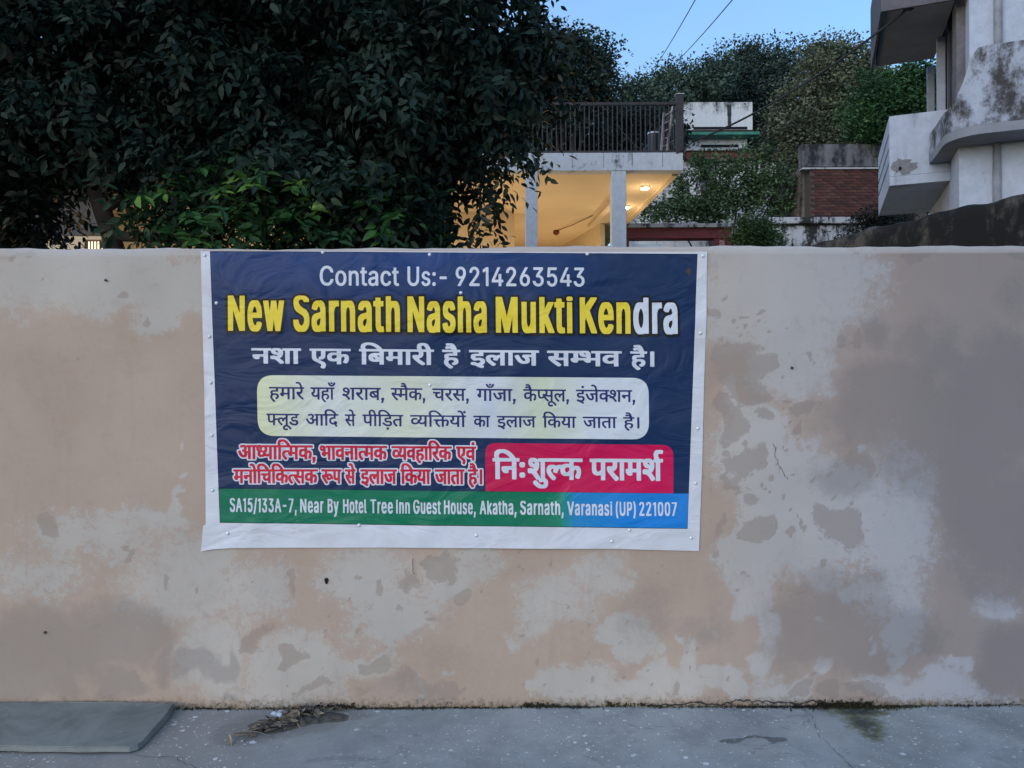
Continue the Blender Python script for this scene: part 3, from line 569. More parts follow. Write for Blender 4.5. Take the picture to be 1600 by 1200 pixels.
[1733,906,20,28,18,11,92,1,-5,27,2,41,23,28,23,17,-23,24,-22,-49,-21,-28,-28,-25,-66,-44,-16,-23],
[3003,1023,5,3,-2,225,-4,-4],
[5659,1056,6,3,-1,220,-49,-128],
[2605,1057,19,14,-17,15],
[5823,1061,7,2,0,226,-3,3,-5,-3],
[3682,1073,14,11,-14,14],
[4413,1087,12,7,-11,11],
[4126,1088,2,21,-14,-13],
[3928,1178,22,23,-21,10],
[1134,1182,3,0,1,11,-9,-7],
],
'title_yellow': [
[582,786,-2,3,1,544,5,2,72,0,3,-2,1,-322,95,326,85,0,2,-3,0,-543,-3,-2,-74,0,-3,2,-1,262,-3,-4,-93,-261,-4,-2],
[1699,797,-25,3,-22,9,-17,12,-17,21,-6,15,-3,15,0,52,4,33,14,45,23,36,20,19,66,42,16,15,8,10,7,15,5,19,2,26,-3,18,-6,22,-9,18,-15,17,-12,8,-10,-5,-13,-13,-11,-18,-7,-24,-6,-36,-81,1,2,51,7,41,12,33,15,27,20,21,14,8,22,7,74,0,22,-7,17,-12,16,-19,16,-31,12,-42,5,-40,0,-65,-3,-23,-11,-44,-19,-36,-10,-12,-18,-16,-60,-38,-20,-18,-17,-29,-6,-19,-1,-18,5,-14,7,-9,7,-6,18,-8,12,3,17,11,7,9,9,22,77,0,2,-3,0,-24,-4,-18,-10,-19,-18,-17,-18,-11,-32,-9],
[3046,819,-2,3,0,547,18,3,59,0,3,-1,1,-307,10,-47,12,-23,9,-8,9,11,10,24,7,50,1,301,3,2,75,0,1,-3,0,-332,-6,-60,-10,-37,-15,-29,-8,-9,-12,-9,-13,-3,-74,2,-1,-75],
[3382,823,-2,3,0,548,12,4,65,0,3,-2,1,-326,93,329,84,1,2,-3,0,-550,-3,-2,-73,0,-3,2,0,263,-94,-266,-4,-2],
[4167,833,-2,3,0,551,3,2,73,0,3,-2,0,-301,5,-35,6,-23,7,-14,10,-11,6,9,9,21,8,49,0,306,6,3,70,0,1,-3,0,-346,-5,-46,-10,-40,-16,-32,-10,-10,-9,-5,-78,-2,-1,-73,-10,-2],
[2886,838,-2,3,-1,49,-30,1,-3,2,0,78,2,3,30,1,2,2,0,305,4,27,11,35,10,15,8,8,19,8,60,0,13,-4,5,-4,0,-21,-7,-55,-3,-5,-26,0,-4,-2,-6,-11,-4,-19,-2,-275,2,-3,43,-1,0,-81,-3,-2,-41,0,-1,-51,-1,-3],
[4758,840,-2,3,1,554,77,1,3,-2,1,-251,50,254,78,0,48,-250,1,250,2,2,26,1,54,0,0,-557,-95,-1,-4,2,-67,288,-4,12,-72,-303,-3,-2],
[5881,845,-12,5,-6,7,-3,7,0,30,9,15,12,5,52,0,9,-3,7,-5,6,-15,0,-22,-4,-12,-7,-7,-12,-5],
[5437,849,-2,3,0,554,21,3,60,-1,1,-152,59,153,88,2,2,-3,0,-19,-95,-252,87,-188,1,-20,-3,-1,-86,0,-53,110,-1,-186,-3,-2],
[6067,858,-2,3,0,555,3,2,76,0,3,-2,1,-200,15,-34,80,236,3,2,35,1,50,0,1,-3,0,-20,-111,-334,109,-178,2,-7,0,-17,-3,-2,-90,1,-91,125,-1,-128],
[963,864,-11,4,-9,6,-20,25,-13,27,-14,48,-8,59,-3,51,1,75,4,40,8,43,11,37,11,25,18,26,14,11,21,8,64,0,11,-3,15,-9,13,-13,11,-16,17,-42,5,-24,0,-25,-31,-20,-44,-1,-2,3,-5,20,-9,22,-6,9,-9,6,-9,-9,-9,-14,-11,-30,-6,-32,-3,-32,3,-1,144,0,0,-82,-5,-59,-10,-50,-10,-29,-16,-29,-14,-15,-11,-7,-12,-3],
[1136,869,-2,3,0,19,63,452,74,1,4,-2,23,-173,24,175,6,2,70,0,63,-449,0,-24,-8,-2,-71,1,-23,164,-21,-165,-80,0,-19,156,-3,11,-22,-167,-3,-2],
[5703,875,-2,3,0,50,-29,1,-3,2,0,78,2,3,27,0,3,2,0,287,5,51,8,26,8,15,16,18,16,6,64,0,11,-4,5,-4,0,-26,-7,-54,-1,-1,-32,-2,-7,-13,-4,-24,-1,-272,2,-3,43,-1,0,-81,-3,-2,-41,-1,-1,-51,-1,-3],
[1972,877,-16,2,-13,6,-17,16,-9,13,-12,23,-6,19,-5,21,0,24,32,22,45,1,16,-40,7,-10,9,-7,10,11,8,18,5,27,0,19,-5,13,-8,5,-59,17,-23,11,-18,16,-10,15,-10,27,-5,33,0,73,9,49,13,31,10,14,12,10,17,7,60,2,15,-3,13,-6,67,0,2,-3,0,-351,-9,-56,-16,-39,-12,-14,-12,-10,-10,-4,-18,-3],
[2242,880,-10,2,-69,0,-3,2,0,472,2,3,75,0,3,-2,0,-301,3,-20,9,-32,8,-16,11,-12,8,-5,33,0,3,-2,-1,-87,-3,-2],
[2438,883,-11,2,-78,-1,-3,2,0,473,3,2,74,0,3,-2,0,-293,5,-37,8,-26,10,-19,9,-7,8,9,9,18,9,44,1,314,3,2,75,0,2,-3,0,-313,-4,-60,-8,-39,-15,-37,-10,-14,-14,-11,-20,-5],
[2684,887,-12,2,-14,8,-10,8,-15,21,-13,27,-7,26,-1,32,31,22,45,1,16,-40,17,-18,10,12,7,18,6,28,0,18,-7,14,-10,6,-48,12,-25,10,-23,20,-11,15,-10,27,-5,33,0,74,8,44,8,22,13,23,14,14,15,7,70,2,20,-7,69,-1,2,-3,0,-351,-3,-26,-6,-31,-9,-25,-8,-14,-14,-17,-11,-8,-21,-6],
[3759,900,-15,3,-13,6,-11,10,-15,22,-11,26,-6,24,-3,12,0,23,31,22,43,1,15,-38,7,-12,8,-7,8,10,8,19,5,43,-5,15,-7,6,-59,18,-23,13,-12,12,-11,19,-9,27,-5,42,1,68,8,43,7,21,12,21,11,12,16,9,68,1,19,-7,65,0,2,-3,0,-350,-8,-58,-15,-40,-9,-12,-15,-14,-8,-4,-19,-3],
[3993,904,-12,4,-17,14,-16,26,-9,24,-5,26,-3,34,3,59,8,33,13,28,19,20,49,28,13,12,11,24,2,23,-8,25,-10,15,-4,3,-8,-7,-7,-14,-11,-43,-44,0,-30,15,-1,30,9,45,8,20,9,16,14,17,16,10,16,4,59,0,15,-4,18,-12,17,-22,9,-19,9,-32,4,-30,0,-54,-3,-25,-11,-40,-16,-25,-22,-18,-38,-21,-17,-16,-11,-26,0,-20,7,-22,11,-15,9,14,14,41,47,-2,25,-15,1,-21,-9,-43,-9,-24,-10,-18,-13,-13,-6,-5,-16,-4],
[4484,910,-16,4,-12,8,-21,26,-11,25,-7,26,-3,14,0,23,30,22,44,1,15,-38,7,-12,8,-7,8,10,6,15,5,25,2,22,-6,15,-7,7,-54,16,-23,11,-13,11,-13,20,-10,30,-5,42,1,70,8,42,16,38,10,13,20,12,66,1,20,-7,65,0,2,-3,0,-351,-4,-38,-5,-25,-15,-37,-8,-11,-16,-15,-21,-5],
[5159,921,-1,3,0,347,7,56,13,40,10,17,11,13,17,10,11,3,56,0,15,-5,80,1,2,-3,0,-477,-3,-2,-75,0,-3,2,-2,308,-4,25,-8,29,-11,18,-8,8,-14,-20,-7,-17,-7,-51,-1,-302,-3,-2],
[5868,931,-2,3,0,479,3,2,77,0,2,-3,-1,-479,-3,-2],
[6443,937,-16,4,-11,7,-13,15,-19,34,-15,47,-9,53,-4,52,0,69,5,61,7,37,12,42,12,25,15,23,14,14,20,10,16,2,54,0,13,-2,20,-11,12,-12,14,-20,11,-26,6,-23,4,-21,0,-19,-32,-20,-46,0,-10,31,-6,13,-13,16,-5,0,-16,-19,-11,-23,-9,-35,-5,-43,3,-2,153,1,1,-65,-5,-73,-10,-52,-12,-33,-15,-27,-17,-19,-14,-9,-15,-3],
[6728,940,-11,2,-76,-1,-3,2,0,481,3,2,73,0,3,-2,1,-301,3,-30,9,-31,10,-19,9,-9,9,12,10,23,8,49,0,309,3,2,75,0,2,-3,0,-343,-4,-41,-5,-28,-6,-21,-10,-22,-9,-13,-11,-11,-22,-7],
[999,956,5,2,8,13,11,28,8,40,1,14,-1,3,-49,0,-17,-3,5,-32,8,-29,11,-24],
[6475,1029,4,1,7,8,14,28,10,43,2,22,-1,3,-69,-2,-3,-1,5,-37,9,-30,10,-20],
[2021,1152,6,0,1,20,-7,50,-6,19,-10,18,-11,12,-5,2,-11,-14,-8,-18,-2,-17,2,-27,9,-20,8,-9,15,-10],
[2740,1162,4,1,0,38,-6,31,-13,34,-17,18,-9,-8,-10,-20,-4,-20,3,-29,7,-18,13,-14,15,-8],
[3805,1178,5,1,0,33,-5,34,-13,35,-8,12,-7,5,-13,-19,-5,-17,-1,-25,2,-15,8,-19,11,-12],
[4537,1188,2,3,0,32,-8,44,-9,22,-11,17,-5,3,-12,-16,-6,-20,-2,-26,3,-15,5,-14,13,-17,14,-8],
],
'title_white': [
[7061,870,-2,3,-1,72,-79,-1,-20,9,-10,10,-12,18,-12,23,-13,47,-7,36,-5,59,0,87,4,49,7,45,13,45,16,34,19,22,15,9,10,3,62,0,20,-7,70,-1,3,-1,0,-558,-2,-2,-29,-1],
[7272,948,-6,2,-70,-1,-3,2,-1,481,2,3,75,0,3,-2,0,-307,3,-20,10,-35,8,-14,10,-12,9,-5,32,0,3,-2,0,-90],
[7444,950,-15,5,-16,11,-19,26,-16,41,-5,23,0,20,33,24,45,0,16,-41,16,-18,12,13,6,15,6,45,-4,14,-7,8,-65,19,-20,10,-18,17,-13,20,-9,27,-5,42,2,66,7,42,8,22,14,24,12,12,18,9,67,2,22,-8,70,0,2,-3,0,-348,-4,-41,-7,-30,-15,-36,-8,-11,-18,-16,-19,-5],
[7018,1038,3,0,10,11,15,35,9,45,4,49,-2,49,-7,54,-10,35,-9,17,-10,11,-6,-3,-10,-15,-11,-29,-9,-43,-5,-65,3,-45,7,-48,11,-32,6,-12],
[7501,1231,5,-1,1,2,0,31,-4,30,-11,35,-11,18,-10,9,-9,-8,-10,-20,-4,-19,1,-27,8,-20,9,-14,16,-10],
],
'head2': [
[2739,1535,-18,1,-25,6,-32,16,-11,13,-8,21,0,22,5,20,-27,1,-3,2,1,34,40,2,1,1,0,199,2,3,67,1,0,-201,3,-2,62,0,138,2,4,3,-1,19,-1,2,-77,-2,-23,2,-32,9,-25,18,-9,14,-4,17,0,19,3,12,8,15,10,10,21,12,20,6,26,4,53,0,29,-5,2,3,0,47,67,0,1,-202,3,-1,69,1,2,3,0,70,-2,2,-26,1,-12,8,-2,16,6,17,19,18,21,12,45,2,12,-5,5,-5,5,-27,73,2,1,90,3,3,64,0,3,-2,1,-201,30,-1,22,2,2,2,0,200,3,2,33,1,30,0,3,-2,0,-201,127,0,7,16,2,12,-7,17,-9,9,-25,-6,-46,1,-10,6,-5,6,-1,21,3,10,13,16,34,32,57,45,38,24,31,0,22,-17,1,-11,-73,-51,-20,-16,-5,-7,40,-18,13,-10,11,-14,7,-22,-2,-41,49,1,1,3,1,199,1,1,25,2,39,0,3,-2,0,-200,3,-2,45,-1,1,-33,-3,-2,-44,0,-5,-2,-13,-31,-19,-35,-15,-16,-23,-13,-29,-7,-55,0,-27,7,-15,8,-10,11,-8,18,-1,20,2,18,6,16,-2,2,-540,-9,-3,-1,-30,-32,-19,-16,-25,-18,-33,-17,-31,-12,-29,-6,-42,-4],
[4006,1557,-24,2,-9,3,0,12,9,21,32,1,15,-2,12,4,4,4,-52,1,-28,6,-1,13,10,21,3,2,27,0,19,-5,10,0,15,5,13,9,2,4,-146,-2,-2,3,0,32,2,1,22,2,143,2,0,17,-1,3,-75,0,-25,4,-18,8,-6,5,-7,9,-2,9,1,28,12,20,-12,15,-6,18,0,25,2,12,8,17,21,24,48,36,7,4,32,0,23,-18,1,-9,-46,-32,-18,-17,-11,-22,0,-9,6,-11,19,-13,17,-4,25,3,15,8,5,5,4,8,-4,9,-16,10,-16,5,-1,10,13,25,27,1,30,-9,16,-9,7,-8,9,-17,1,-29,-4,-11,-8,-13,-13,-10,-13,-6,-17,-6,-28,-3,-58,1,-7,-6,-4,-10,7,-6,14,-4,113,0,2,-56,46,0,0,-34,-6,-3,-44,-1,-12,-31,-15,-29,-12,-15,-17,-15,-13,-6,-20,-5],
[2758,1574,28,1,26,7,22,8,35,19,22,17,10,12,-172,-2,-12,-19,-2,-6,2,-12,5,-8,12,-9],
[3611,1589,12,1,18,13,12,19,13,29,-59,0,-12,-22,-2,-17,6,-14],
[6921,1607,-21,5,0,10,10,24,29,0,13,-3,11,4,5,4,-46,0,-29,7,0,13,9,21,4,2,27,0,16,-5,8,0,16,6,12,11,-136,-1,-1,3,0,32,153,4,1,2,0,17,-3,2,-76,0,-24,7,-14,10,-7,15,0,25,2,10,9,16,-11,15,-4,10,-1,31,10,29,13,18,18,16,38,29,32,0,23,-18,0,-9,-44,-33,-19,-20,-5,-12,-1,-12,7,-15,15,-10,16,-4,18,1,18,9,8,11,-2,8,-9,9,-23,10,-1,8,12,25,29,1,28,-9,21,-17,9,-21,0,-24,-10,-22,-13,-12,-15,-7,-38,-8,-56,1,-7,-7,-2,-8,6,-7,13,-3,105,0,1,-55,44,-2,0,-33,-3,-2,-44,-1,-15,-40,-13,-24,-20,-22,-11,-8,-28,-8],
[942,1608,-2,3,0,30,2,3,189,3,0,54,-2,3,-151,-1,-10,2,-7,6,-3,8,0,12,4,13,16,19,10,8,21,9,44,0,10,-4,8,-12,0,-22,2,-2,57,2,1,107,3,3,64,0,3,-1,0,-200,3,-3,44,1,1,18,5,14,14,15,16,10,32,9,37,3,-9,10,-15,7,-25,-7,-43,0,-12,2,-11,9,-1,25,8,12,14,6,50,3,39,30,40,40,4,1,30,0,29,-15,-2,-13,-27,-27,-39,-32,18,-11,17,-15,14,-24,4,-13,2,-25,-6,-29,37,1,1,203,2,1,29,2,36,0,3,-2,0,-201,3,-2,54,1,2,3,0,200,3,2,65,0,2,-3,0,-199,3,-2,46,0,2,-3,-1,-32,-18,-2,-273,-4,-3,2,0,22,-2,2,-16,-14,-13,-8,-36,-9,-66,1,-25,9,-14,12,-1,-18,-5,-3],
[1852,1623,-2,3,1,32,32,1,3,2,0,101,3,14,6,13,12,15,17,12,87,43,15,10,6,8,2,7,-15,24,0,10,32,17,30,0,12,-17,9,-22,0,-27,-2,-10,-13,-16,-18,-13,-69,-34,29,-1,25,-4,18,-8,15,-13,8,-17,2,-17,1,-73,166,2,9,2,1,19,-2,3,-75,-1,-25,5,-21,10,-15,13,-8,15,-3,11,0,27,4,15,10,15,12,11,17,8,28,7,58,0,19,-3,1,46,12,3,55,-1,1,-94,14,-14,18,-10,10,4,8,9,3,9,0,10,-10,28,-15,20,2,11,30,14,31,0,13,-16,12,-29,4,-20,0,-25,-4,-16,-9,-17,-16,-11,-22,-8,-69,0,0,-48,145,2,3,-3,0,-32,-3,-2],
[1326,1647,11,1,15,8,10,12,4,12,-24,-3,-19,-8,-7,-12,4,-6],
[1953,1661,74,0,3,2,-2,71,-2,7,-9,9,-25,7,-1,14,6,24,-31,-19,-11,-18,-3,-29],
[4337,1664,-2,3,0,30,2,3,126,1,24,2,1,18,-2,3,-73,0,-16,3,-21,8,-8,7,-6,10,-2,27,4,13,8,12,16,13,21,13,37,1,25,-6,15,0,12,4,11,8,3,7,-3,8,-15,11,-22,6,-10,0,-36,-16,-48,-2,-11,4,-5,6,-3,6,0,15,4,7,9,7,19,5,30,3,52,24,48,18,30,0,15,-23,0,-10,-2,-2,-33,-10,30,-13,16,-16,5,-19,0,-17,-5,-17,-16,-16,-22,-10,-41,-7,-54,1,-11,-8,-3,-7,5,-8,11,-4,111,1,1,-54,1,-3,260,4,1,33,-2,3,-27,1,-32,10,-37,-12,-69,0,-31,10,-9,6,-11,13,-6,14,-1,20,4,20,10,17,30,29,60,42,30,-2,23,-16,0,-10,-58,-42,-15,-15,-9,-11,-5,-15,3,-7,8,-10,13,-6,13,3,16,8,-9,22,1,10,34,9,33,0,17,-30,14,-13,11,-4,2,125,68,1,1,-200,3,-2,25,0,26,1,2,2,0,197,2,3,66,1,1,-200,3,-2,51,0,228,4,8,2,1,26,-2,3,-86,-2,-40,0,-4,2,-12,20,0,11,30,21,14,15,5,13,-3,13,-6,6,-8,3,-17,-6,-26,-21,-21,-29,-22,-43,-34,0,-26,6,-4,3,0,10,15,30,19,30,30,33,31,19,34,7,55,-1,26,-8,14,-9,8,-11,4,-11,0,-28,-8,-20,-13,-17,45,1,2,3,1,132,66,1,2,-3,0,-198,47,0,3,-4,-1,-32,-26,-2],
[3150,1681,74,1,0,74,-75,-2],
[5552,1684,-2,3,0,30,2,3,97,1,5,3,7,25,-5,22,-3,1,-15,-3,-42,0,-13,3,-8,5,-5,7,0,19,4,10,7,10,38,36,60,45,40,26,28,0,25,-18,2,-11,-75,-52,-23,-18,-1,-3,3,-1,61,7,70,-1,2,92,7,3,63,-1,0,-200,3,-2,20,0,54,1,3,2,0,72,-28,2,-10,4,-5,7,1,23,17,20,13,9,24,9,41,0,10,-4,7,-7,5,-24,81,1,21,21,21,12,17,4,35,0,12,-4,7,-6,4,-26,70,2,2,3,0,86,3,3,65,0,3,-2,1,-199,210,3,4,2,0,18,-1,3,-30,-2,-67,1,-26,5,-25,11,-13,11,-10,16,-4,21,3,24,7,13,13,13,20,11,15,6,35,5,48,0,35,-5,0,46,2,3,67,1,1,-3,1,-198,50,0,3,-3,0,-32,-3,-2,-472,-7,-2,3,1,33,66,2,0,70,-3,3,-67,-1,-4,-3,-1,-60,-8,-21,-11,-13,-13,-9,-25,-8,-71,-1,-20,2],
[7161,1710,-2,3,0,234,3,2,60,0,2,-3,0,-233,-15,-3],
[5730,1723,79,1,0,68,-46,5,-40,-4,9,-27,0,-29],
[2229,1726,44,3,1,34,-13,10,-19,10,-19,4,-15,-6,-9,-8,-5,-9,-1,-11,4,-10,9,-10],
[6131,1726,8,1,10,6,7,8,3,10,-20,-3,-13,-7,-4,-7],
[6035,1728,19,0,2,20,4,10,11,12,7,5,38,11,16,3,29,0,1,3,0,11,-121,-1,-6,-1],
[2898,1736,39,2,0,35],
[2839,1758,16,13,27,28,-19,-2,-18,-10,-9,-16],
[6535,1796,57,3,0,34,-28,17,-25,7,-23,-2,-15,-8,-7,-6,-5,-12,4,-13,17,-14],
],
'panel1': [
[1646,2139,-14,3,-4,2,6,23,8,3,20,-4,11,5,8,8,7,15,9,27,-1,1,-482,-8,-1,3,0,20,4,4,70,0,32,2,2,1,0,18,-2,2,-55,0,-20,9,-7,10,-3,9,0,15,10,24,-10,15,-4,23,3,17,9,18,30,34,16,13,8,0,15,-15,0,-5,-24,-21,-13,-14,-9,-19,0,-15,6,-12,8,-6,13,-4,17,0,10,3,8,5,5,8,2,6,-4,10,-21,12,9,24,8,0,16,-6,17,-15,7,-16,0,-18,-5,-15,-10,-12,-15,-8,-15,-4,-28,-2,-19,3,-6,-14,3,-8,12,-4,70,1,2,-4,0,-42,6,-2,45,2,3,2,0,61,-16,2,-9,9,2,17,7,12,9,9,15,9,12,0,6,-2,6,-6,5,-22,51,1,2,3,0,70,10,3,23,0,2,-4,0,-160,3,-2,36,0,3,3,0,160,2,3,9,2,22,-1,2,-4,0,-160,3,-1,42,0,43,1,5,17,0,11,-7,16,-8,7,-16,-9,-20,0,-7,3,-6,8,-1,7,4,15,18,27,39,41,29,26,9,0,16,-15,1,-4,-40,-35,-24,-27,27,-17,13,-16,6,-18,0,-24,-2,-10,2,-2,25,-1,1,-23,-32,-4,-11,-34,-9,-19,-11,-15,-9,-7,-17,-7],
[2182,2149,-9,9,-2,8,2,7,9,9,19,-1,6,-9,0,-11,-2,-7,-8,-5],
[2144,2152,-13,5,-2,2,10,28,12,15,12,10,24,7,25,-3,14,-7,15,-18,9,-28,-2,-4,-5,-2,-14,-6,-7,1,-7,20,-9,15,-10,5,-8,0,-10,-4,-7,-6,-15,-30],
[3286,2168,-17,5,7,23,7,1,11,-3,9,0,10,5,6,9,-11,-3,-25,0,-16,5,-3,4,6,19,8,3,20,-6,8,2,13,7,8,9,-1,2,-187,-4,-26,0,-3,2,0,21,2,3,51,2,3,2,4,26,-4,19,-3,1,-9,-5,-7,-2,-15,2,-7,5,-3,6,-1,13,7,16,19,27,29,34,23,23,9,1,16,-15,1,-4,-34,-32,-19,-24,-4,-5,6,-4,28,6,26,0,16,22,17,9,12,0,7,-6,3,-6,1,-15,2,-2,47,0,2,3,0,70,4,2,27,0,2,-4,0,-156,3,-3,110,1,3,2,-1,21,-44,-2,-12,3,-18,11,-9,12,-5,15,0,26,5,15,13,15,14,8,11,3,25,-1,20,-7,1,42,30,1,2,-4,1,-73,12,-14,13,-6,7,4,6,8,1,20,-4,18,-10,23,20,14,9,-1,10,-19,6,-24,2,-26,-4,-16,-12,-17,-16,-8,-19,-2,-21,5,-1,-43,3,-2,84,1,2,-4,-2,-21,-236,-5,-3,-3,-12,-39,-14,-24,-10,-10,-14,-6],
[4648,2192,-7,5,-4,7,2,14,8,7,6,1,15,-3,8,-10,-1,-12,-4,-5,-8,-4],
[4606,2194,-18,8,9,22,8,13,15,14,24,9,29,0,25,-10,8,-7,7,-10,11,-26,-6,-7,-17,-6,-8,0,-15,32,-10,7,-15,2,-12,-5,-8,-8,-16,-28],
[5224,2202,-15,5,6,21,9,2,19,-2,9,5,7,9,-17,-4,-14,0,-21,5,-3,5,6,20,8,2,18,-6,11,1,9,5,9,12,-89,-1,-3,3,0,22,3,1,26,2,69,0,3,3,0,19,-3,1,-13,-2,-29,0,-11,3,-15,9,-10,11,-5,11,-3,18,1,15,9,20,11,11,13,7,29,2,25,-8,1,40,2,3,25,0,4,-1,0,-74,12,-14,11,-6,4,0,8,5,5,15,-3,24,-12,27,18,13,9,1,11,-18,8,-28,0,-27,-4,-15,-6,-10,-14,-10,-15,-4,-19,1,-11,5,-2,-2,1,-43,37,-1,56,2,2,74,4,16,12,17,16,11,13,2,27,-1,24,-11,55,61,9,-1,13,-15,1,-4,-39,-39,-14,-19,0,-4,5,-2,40,7,32,-2,1,66,-21,6,-7,5,-12,13,-5,17,2,17,6,13,10,10,10,6,11,2,20,0,24,-8,-7,-22,-9,-1,-19,5,-11,-4,-4,-4,-3,-10,3,-9,5,-5,11,-4,20,4,13,7,14,15,18,25,9,0,16,-13,-2,-6,-18,-25,-19,-18,-24,-13,0,-153,2,-3,149,3,0,29,-1,3,-22,4,-12,8,-16,-9,-15,-4,-20,0,-21,8,-9,9,-6,10,-2,13,1,19,8,20,11,16,36,38,8,2,14,-13,2,-7,-34,-35,-9,-12,-5,-14,0,-11,3,-8,4,-5,10,-3,16,6,5,5,-6,17,0,6,20,8,7,1,3,-2,7,-20,7,-11,8,-7,8,-2,1,102,4,2,25,0,3,-2,0,-158,2,-2,25,-2,0,-20,-1,-4,-537,-9,-14,-43,-13,-22,-10,-10,-14,-6],
[6253,2219,-21,5,6,23,10,2,18,-3,12,7,12,19,8,26,-1,3,-225,-5,-73,0,-3,2,-1,20,2,3,87,3,1,17,-2,3,-41,0,-20,7,-8,8,-4,9,0,20,4,11,7,10,20,17,10,0,27,-6,14,4,8,12,0,6,-5,10,-22,8,-14,0,-20,-13,-21,0,-5,4,-4,8,0,9,5,8,9,5,24,5,59,32,8,-1,9,-23,-25,-11,18,-9,12,-13,6,-20,-4,-22,-6,-8,-9,-8,-18,-8,-30,-1,-16,2,-8,-11,0,-7,3,-6,10,-3,61,1,2,-3,0,-42,35,-1,143,2,3,2,0,23,-2,3,-71,-2,-4,2,-8,17,0,5,21,19,5,8,4,14,-3,14,-9,6,-6,0,-11,-5,-10,-10,-18,-31,-14,-33,-8,-1,-21,9,12,32,20,37,21,21,18,7,20,2,15,-3,10,-5,8,-8,7,-13,1,-20,-2,-13,-13,-22,36,-1,2,3,0,105,4,2,28,0,2,-4,0,-158,115,1,6,3,-1,20,-16,-2,-37,2,-16,6,-16,16,-6,19,0,20,6,19,10,12,14,8,15,4,24,0,22,-7,2,42,30,1,3,-4,0,-71,14,-9,14,-3,1,17,7,10,12,5,21,1,7,4,15,16,27,35,10,0,17,-12,1,-3,-11,-14,-32,-37,15,-14,11,-16,8,-29,0,-12,-4,-19,-9,-16,-7,-7,-13,-7,-14,-4,-22,0,-17,5,-6,5,-7,11,-2,22,8,18,10,9,11,7,33,6,-7,11,-14,8,-15,-8,-14,-1,-3,-16,-22,-1,-23,3,0,-50,3,-2,26,-1,2,-20,-2,-4,-6,-1,-180,-3,-14,-39,-15,-26,-7,-7,-14,-7],
[1859,2225,-1,4,0,21,34,3,8,19,0,12,-5,10,-26,15,3,19,10,24,10,13,21,12,31,2,22,-6,0,43,7,4,23,0,3,-3,0,-162,99,0,9,2,0,19,-44,0,-11,3,-16,12,-6,16,2,19,8,17,-10,16,-2,12,0,17,2,14,8,16,11,15,25,26,7,5,7,-2,14,-16,-29,-30,-11,-18,-3,-21,6,-15,14,-8,15,-2,14,5,8,6,3,8,-2,12,-19,15,6,21,3,2,19,-5,14,-12,7,-12,3,-23,-7,-20,-11,-12,-14,-8,-12,-3,-38,2,-5,-7,-2,-8,2,-5,9,-5,65,0,2,-2,0,-44,35,0,2,4,0,158,5,3,23,0,3,-1,1,-162,1,-1,25,-2,1,-20,-2,-4],
[2398,2232,-20,6,-11,11,-5,13,1,14,2,8,9,13,14,10,20,7,21,1,1,2,-11,13,-11,6,-24,-10,-18,2,-10,9,-2,14,5,10,10,6,33,4,24,23,25,32,8,1,21,-13,1,-3,-46,-53,19,-16,13,-23,4,-15,-1,-31,-12,-22,-15,-12,-25,-8],
[2476,2237,-2,4,0,20,25,2,2,1,0,159,2,4,29,2,4,-3,0,-160,1,-3,4,-1,73,2,16,3,4,11,0,16,-6,13,-7,8,-4,1,-18,-10,-16,0,-7,3,-6,5,-4,13,7,17,22,28,46,44,23,18,8,-2,14,-14,1,-4,-46,-39,-21,-22,29,-18,14,-17,6,-15,-2,-37,22,-1,21,3,0,159,1,3,3,1,28,0,3,-3,1,-161,141,2,2,3,-1,20,-19,-2,-40,0,-18,5,-15,9,-12,13,-5,12,-1,9,1,19,4,11,10,13,24,14,12,2,33,1,26,-7,1,41,13,3,19,0,2,-2,1,-161,3,-2,28,-1,1,-21,-2,-4,-402,-8],
[6093,2237,-11,11,-1,13,3,6,12,8,17,-2,6,-6,3,-6,-1,-14,-5,-7,-7,-3],
[1445,2246,53,0,0,63,-54,-1],
[1927,2253,25,0,12,1,2,3,0,77,-18,14,-14,4,-10,-1,-10,-6,-10,-17,16,-12,11,-22,0,-23],
[2405,2257,11,1,14,10,5,9,1,13,-25,-4,-12,-7,-4,-7,0,-8,4,-5],
[3761,2258,-2,3,0,18,3,5,134,3,0,81,-6,8,-17,10,-15,3,-16,-7,-7,-10,0,-13,5,-10,11,-6,10,-3,20,-1,3,-15,-2,-10,-109,-3,-3,3,0,20,3,5,35,0,-7,17,2,25,7,13,17,14,16,6,23,1,30,-7,0,39,2,3,28,1,4,-3,0,-159,2,-3,10,0,72,2,4,1,4,25,-8,20,-7,5,-14,-9,-22,0,-7,4,-4,7,-1,13,5,13,21,27,41,43,22,19,10,-1,14,-14,1,-4,-29,-25,-34,-36,23,-15,15,-17,5,-10,3,-13,-2,-30,3,-2,67,1,4,2,3,11,0,21,-4,14,-19,-7,-17,2,-11,10,0,15,8,16,18,24,58,59,9,1,16,-15,1,-4,-40,-37,-19,-21,0,-4,6,-3,32,6,48,-1,1,75,4,2,26,0,3,-2,0,-160,3,-2,27,0,1,-21,-1,-4],
[4448,2269,-2,4,2,21,34,2,2,2,0,48,-16,3,-6,4,-3,6,0,12,10,20,9,9,10,6,18,1,6,-3,5,-6,2,-101,44,1,1,159,3,4,29,0,3,-3,0,-157,2,-3,38,1,3,2,0,157,1,3,4,1,26,0,3,-3,1,-160,187,4,1,24,-2,3,-75,-1,-5,3,-8,19,21,18,10,20,-1,17,-3,3,-8,4,-13,-2,-15,-12,-11,-16,-22,-49,-10,-1,-19,6,-1,4,21,50,19,26,15,13,13,6,12,3,19,0,15,-4,10,-6,10,-13,4,-19,-1,-12,-7,-16,-9,-15,40,1,1,105,1,3,3,1,27,0,3,-3,0,-159,3,-1,39,1,1,3,1,157,4,4,27,-1,3,-1,1,-159,3,-2,25,-1,2,-21,-2,-4],
[3200,2274,51,2,0,60,-43,2,-12,-4,6,-30],
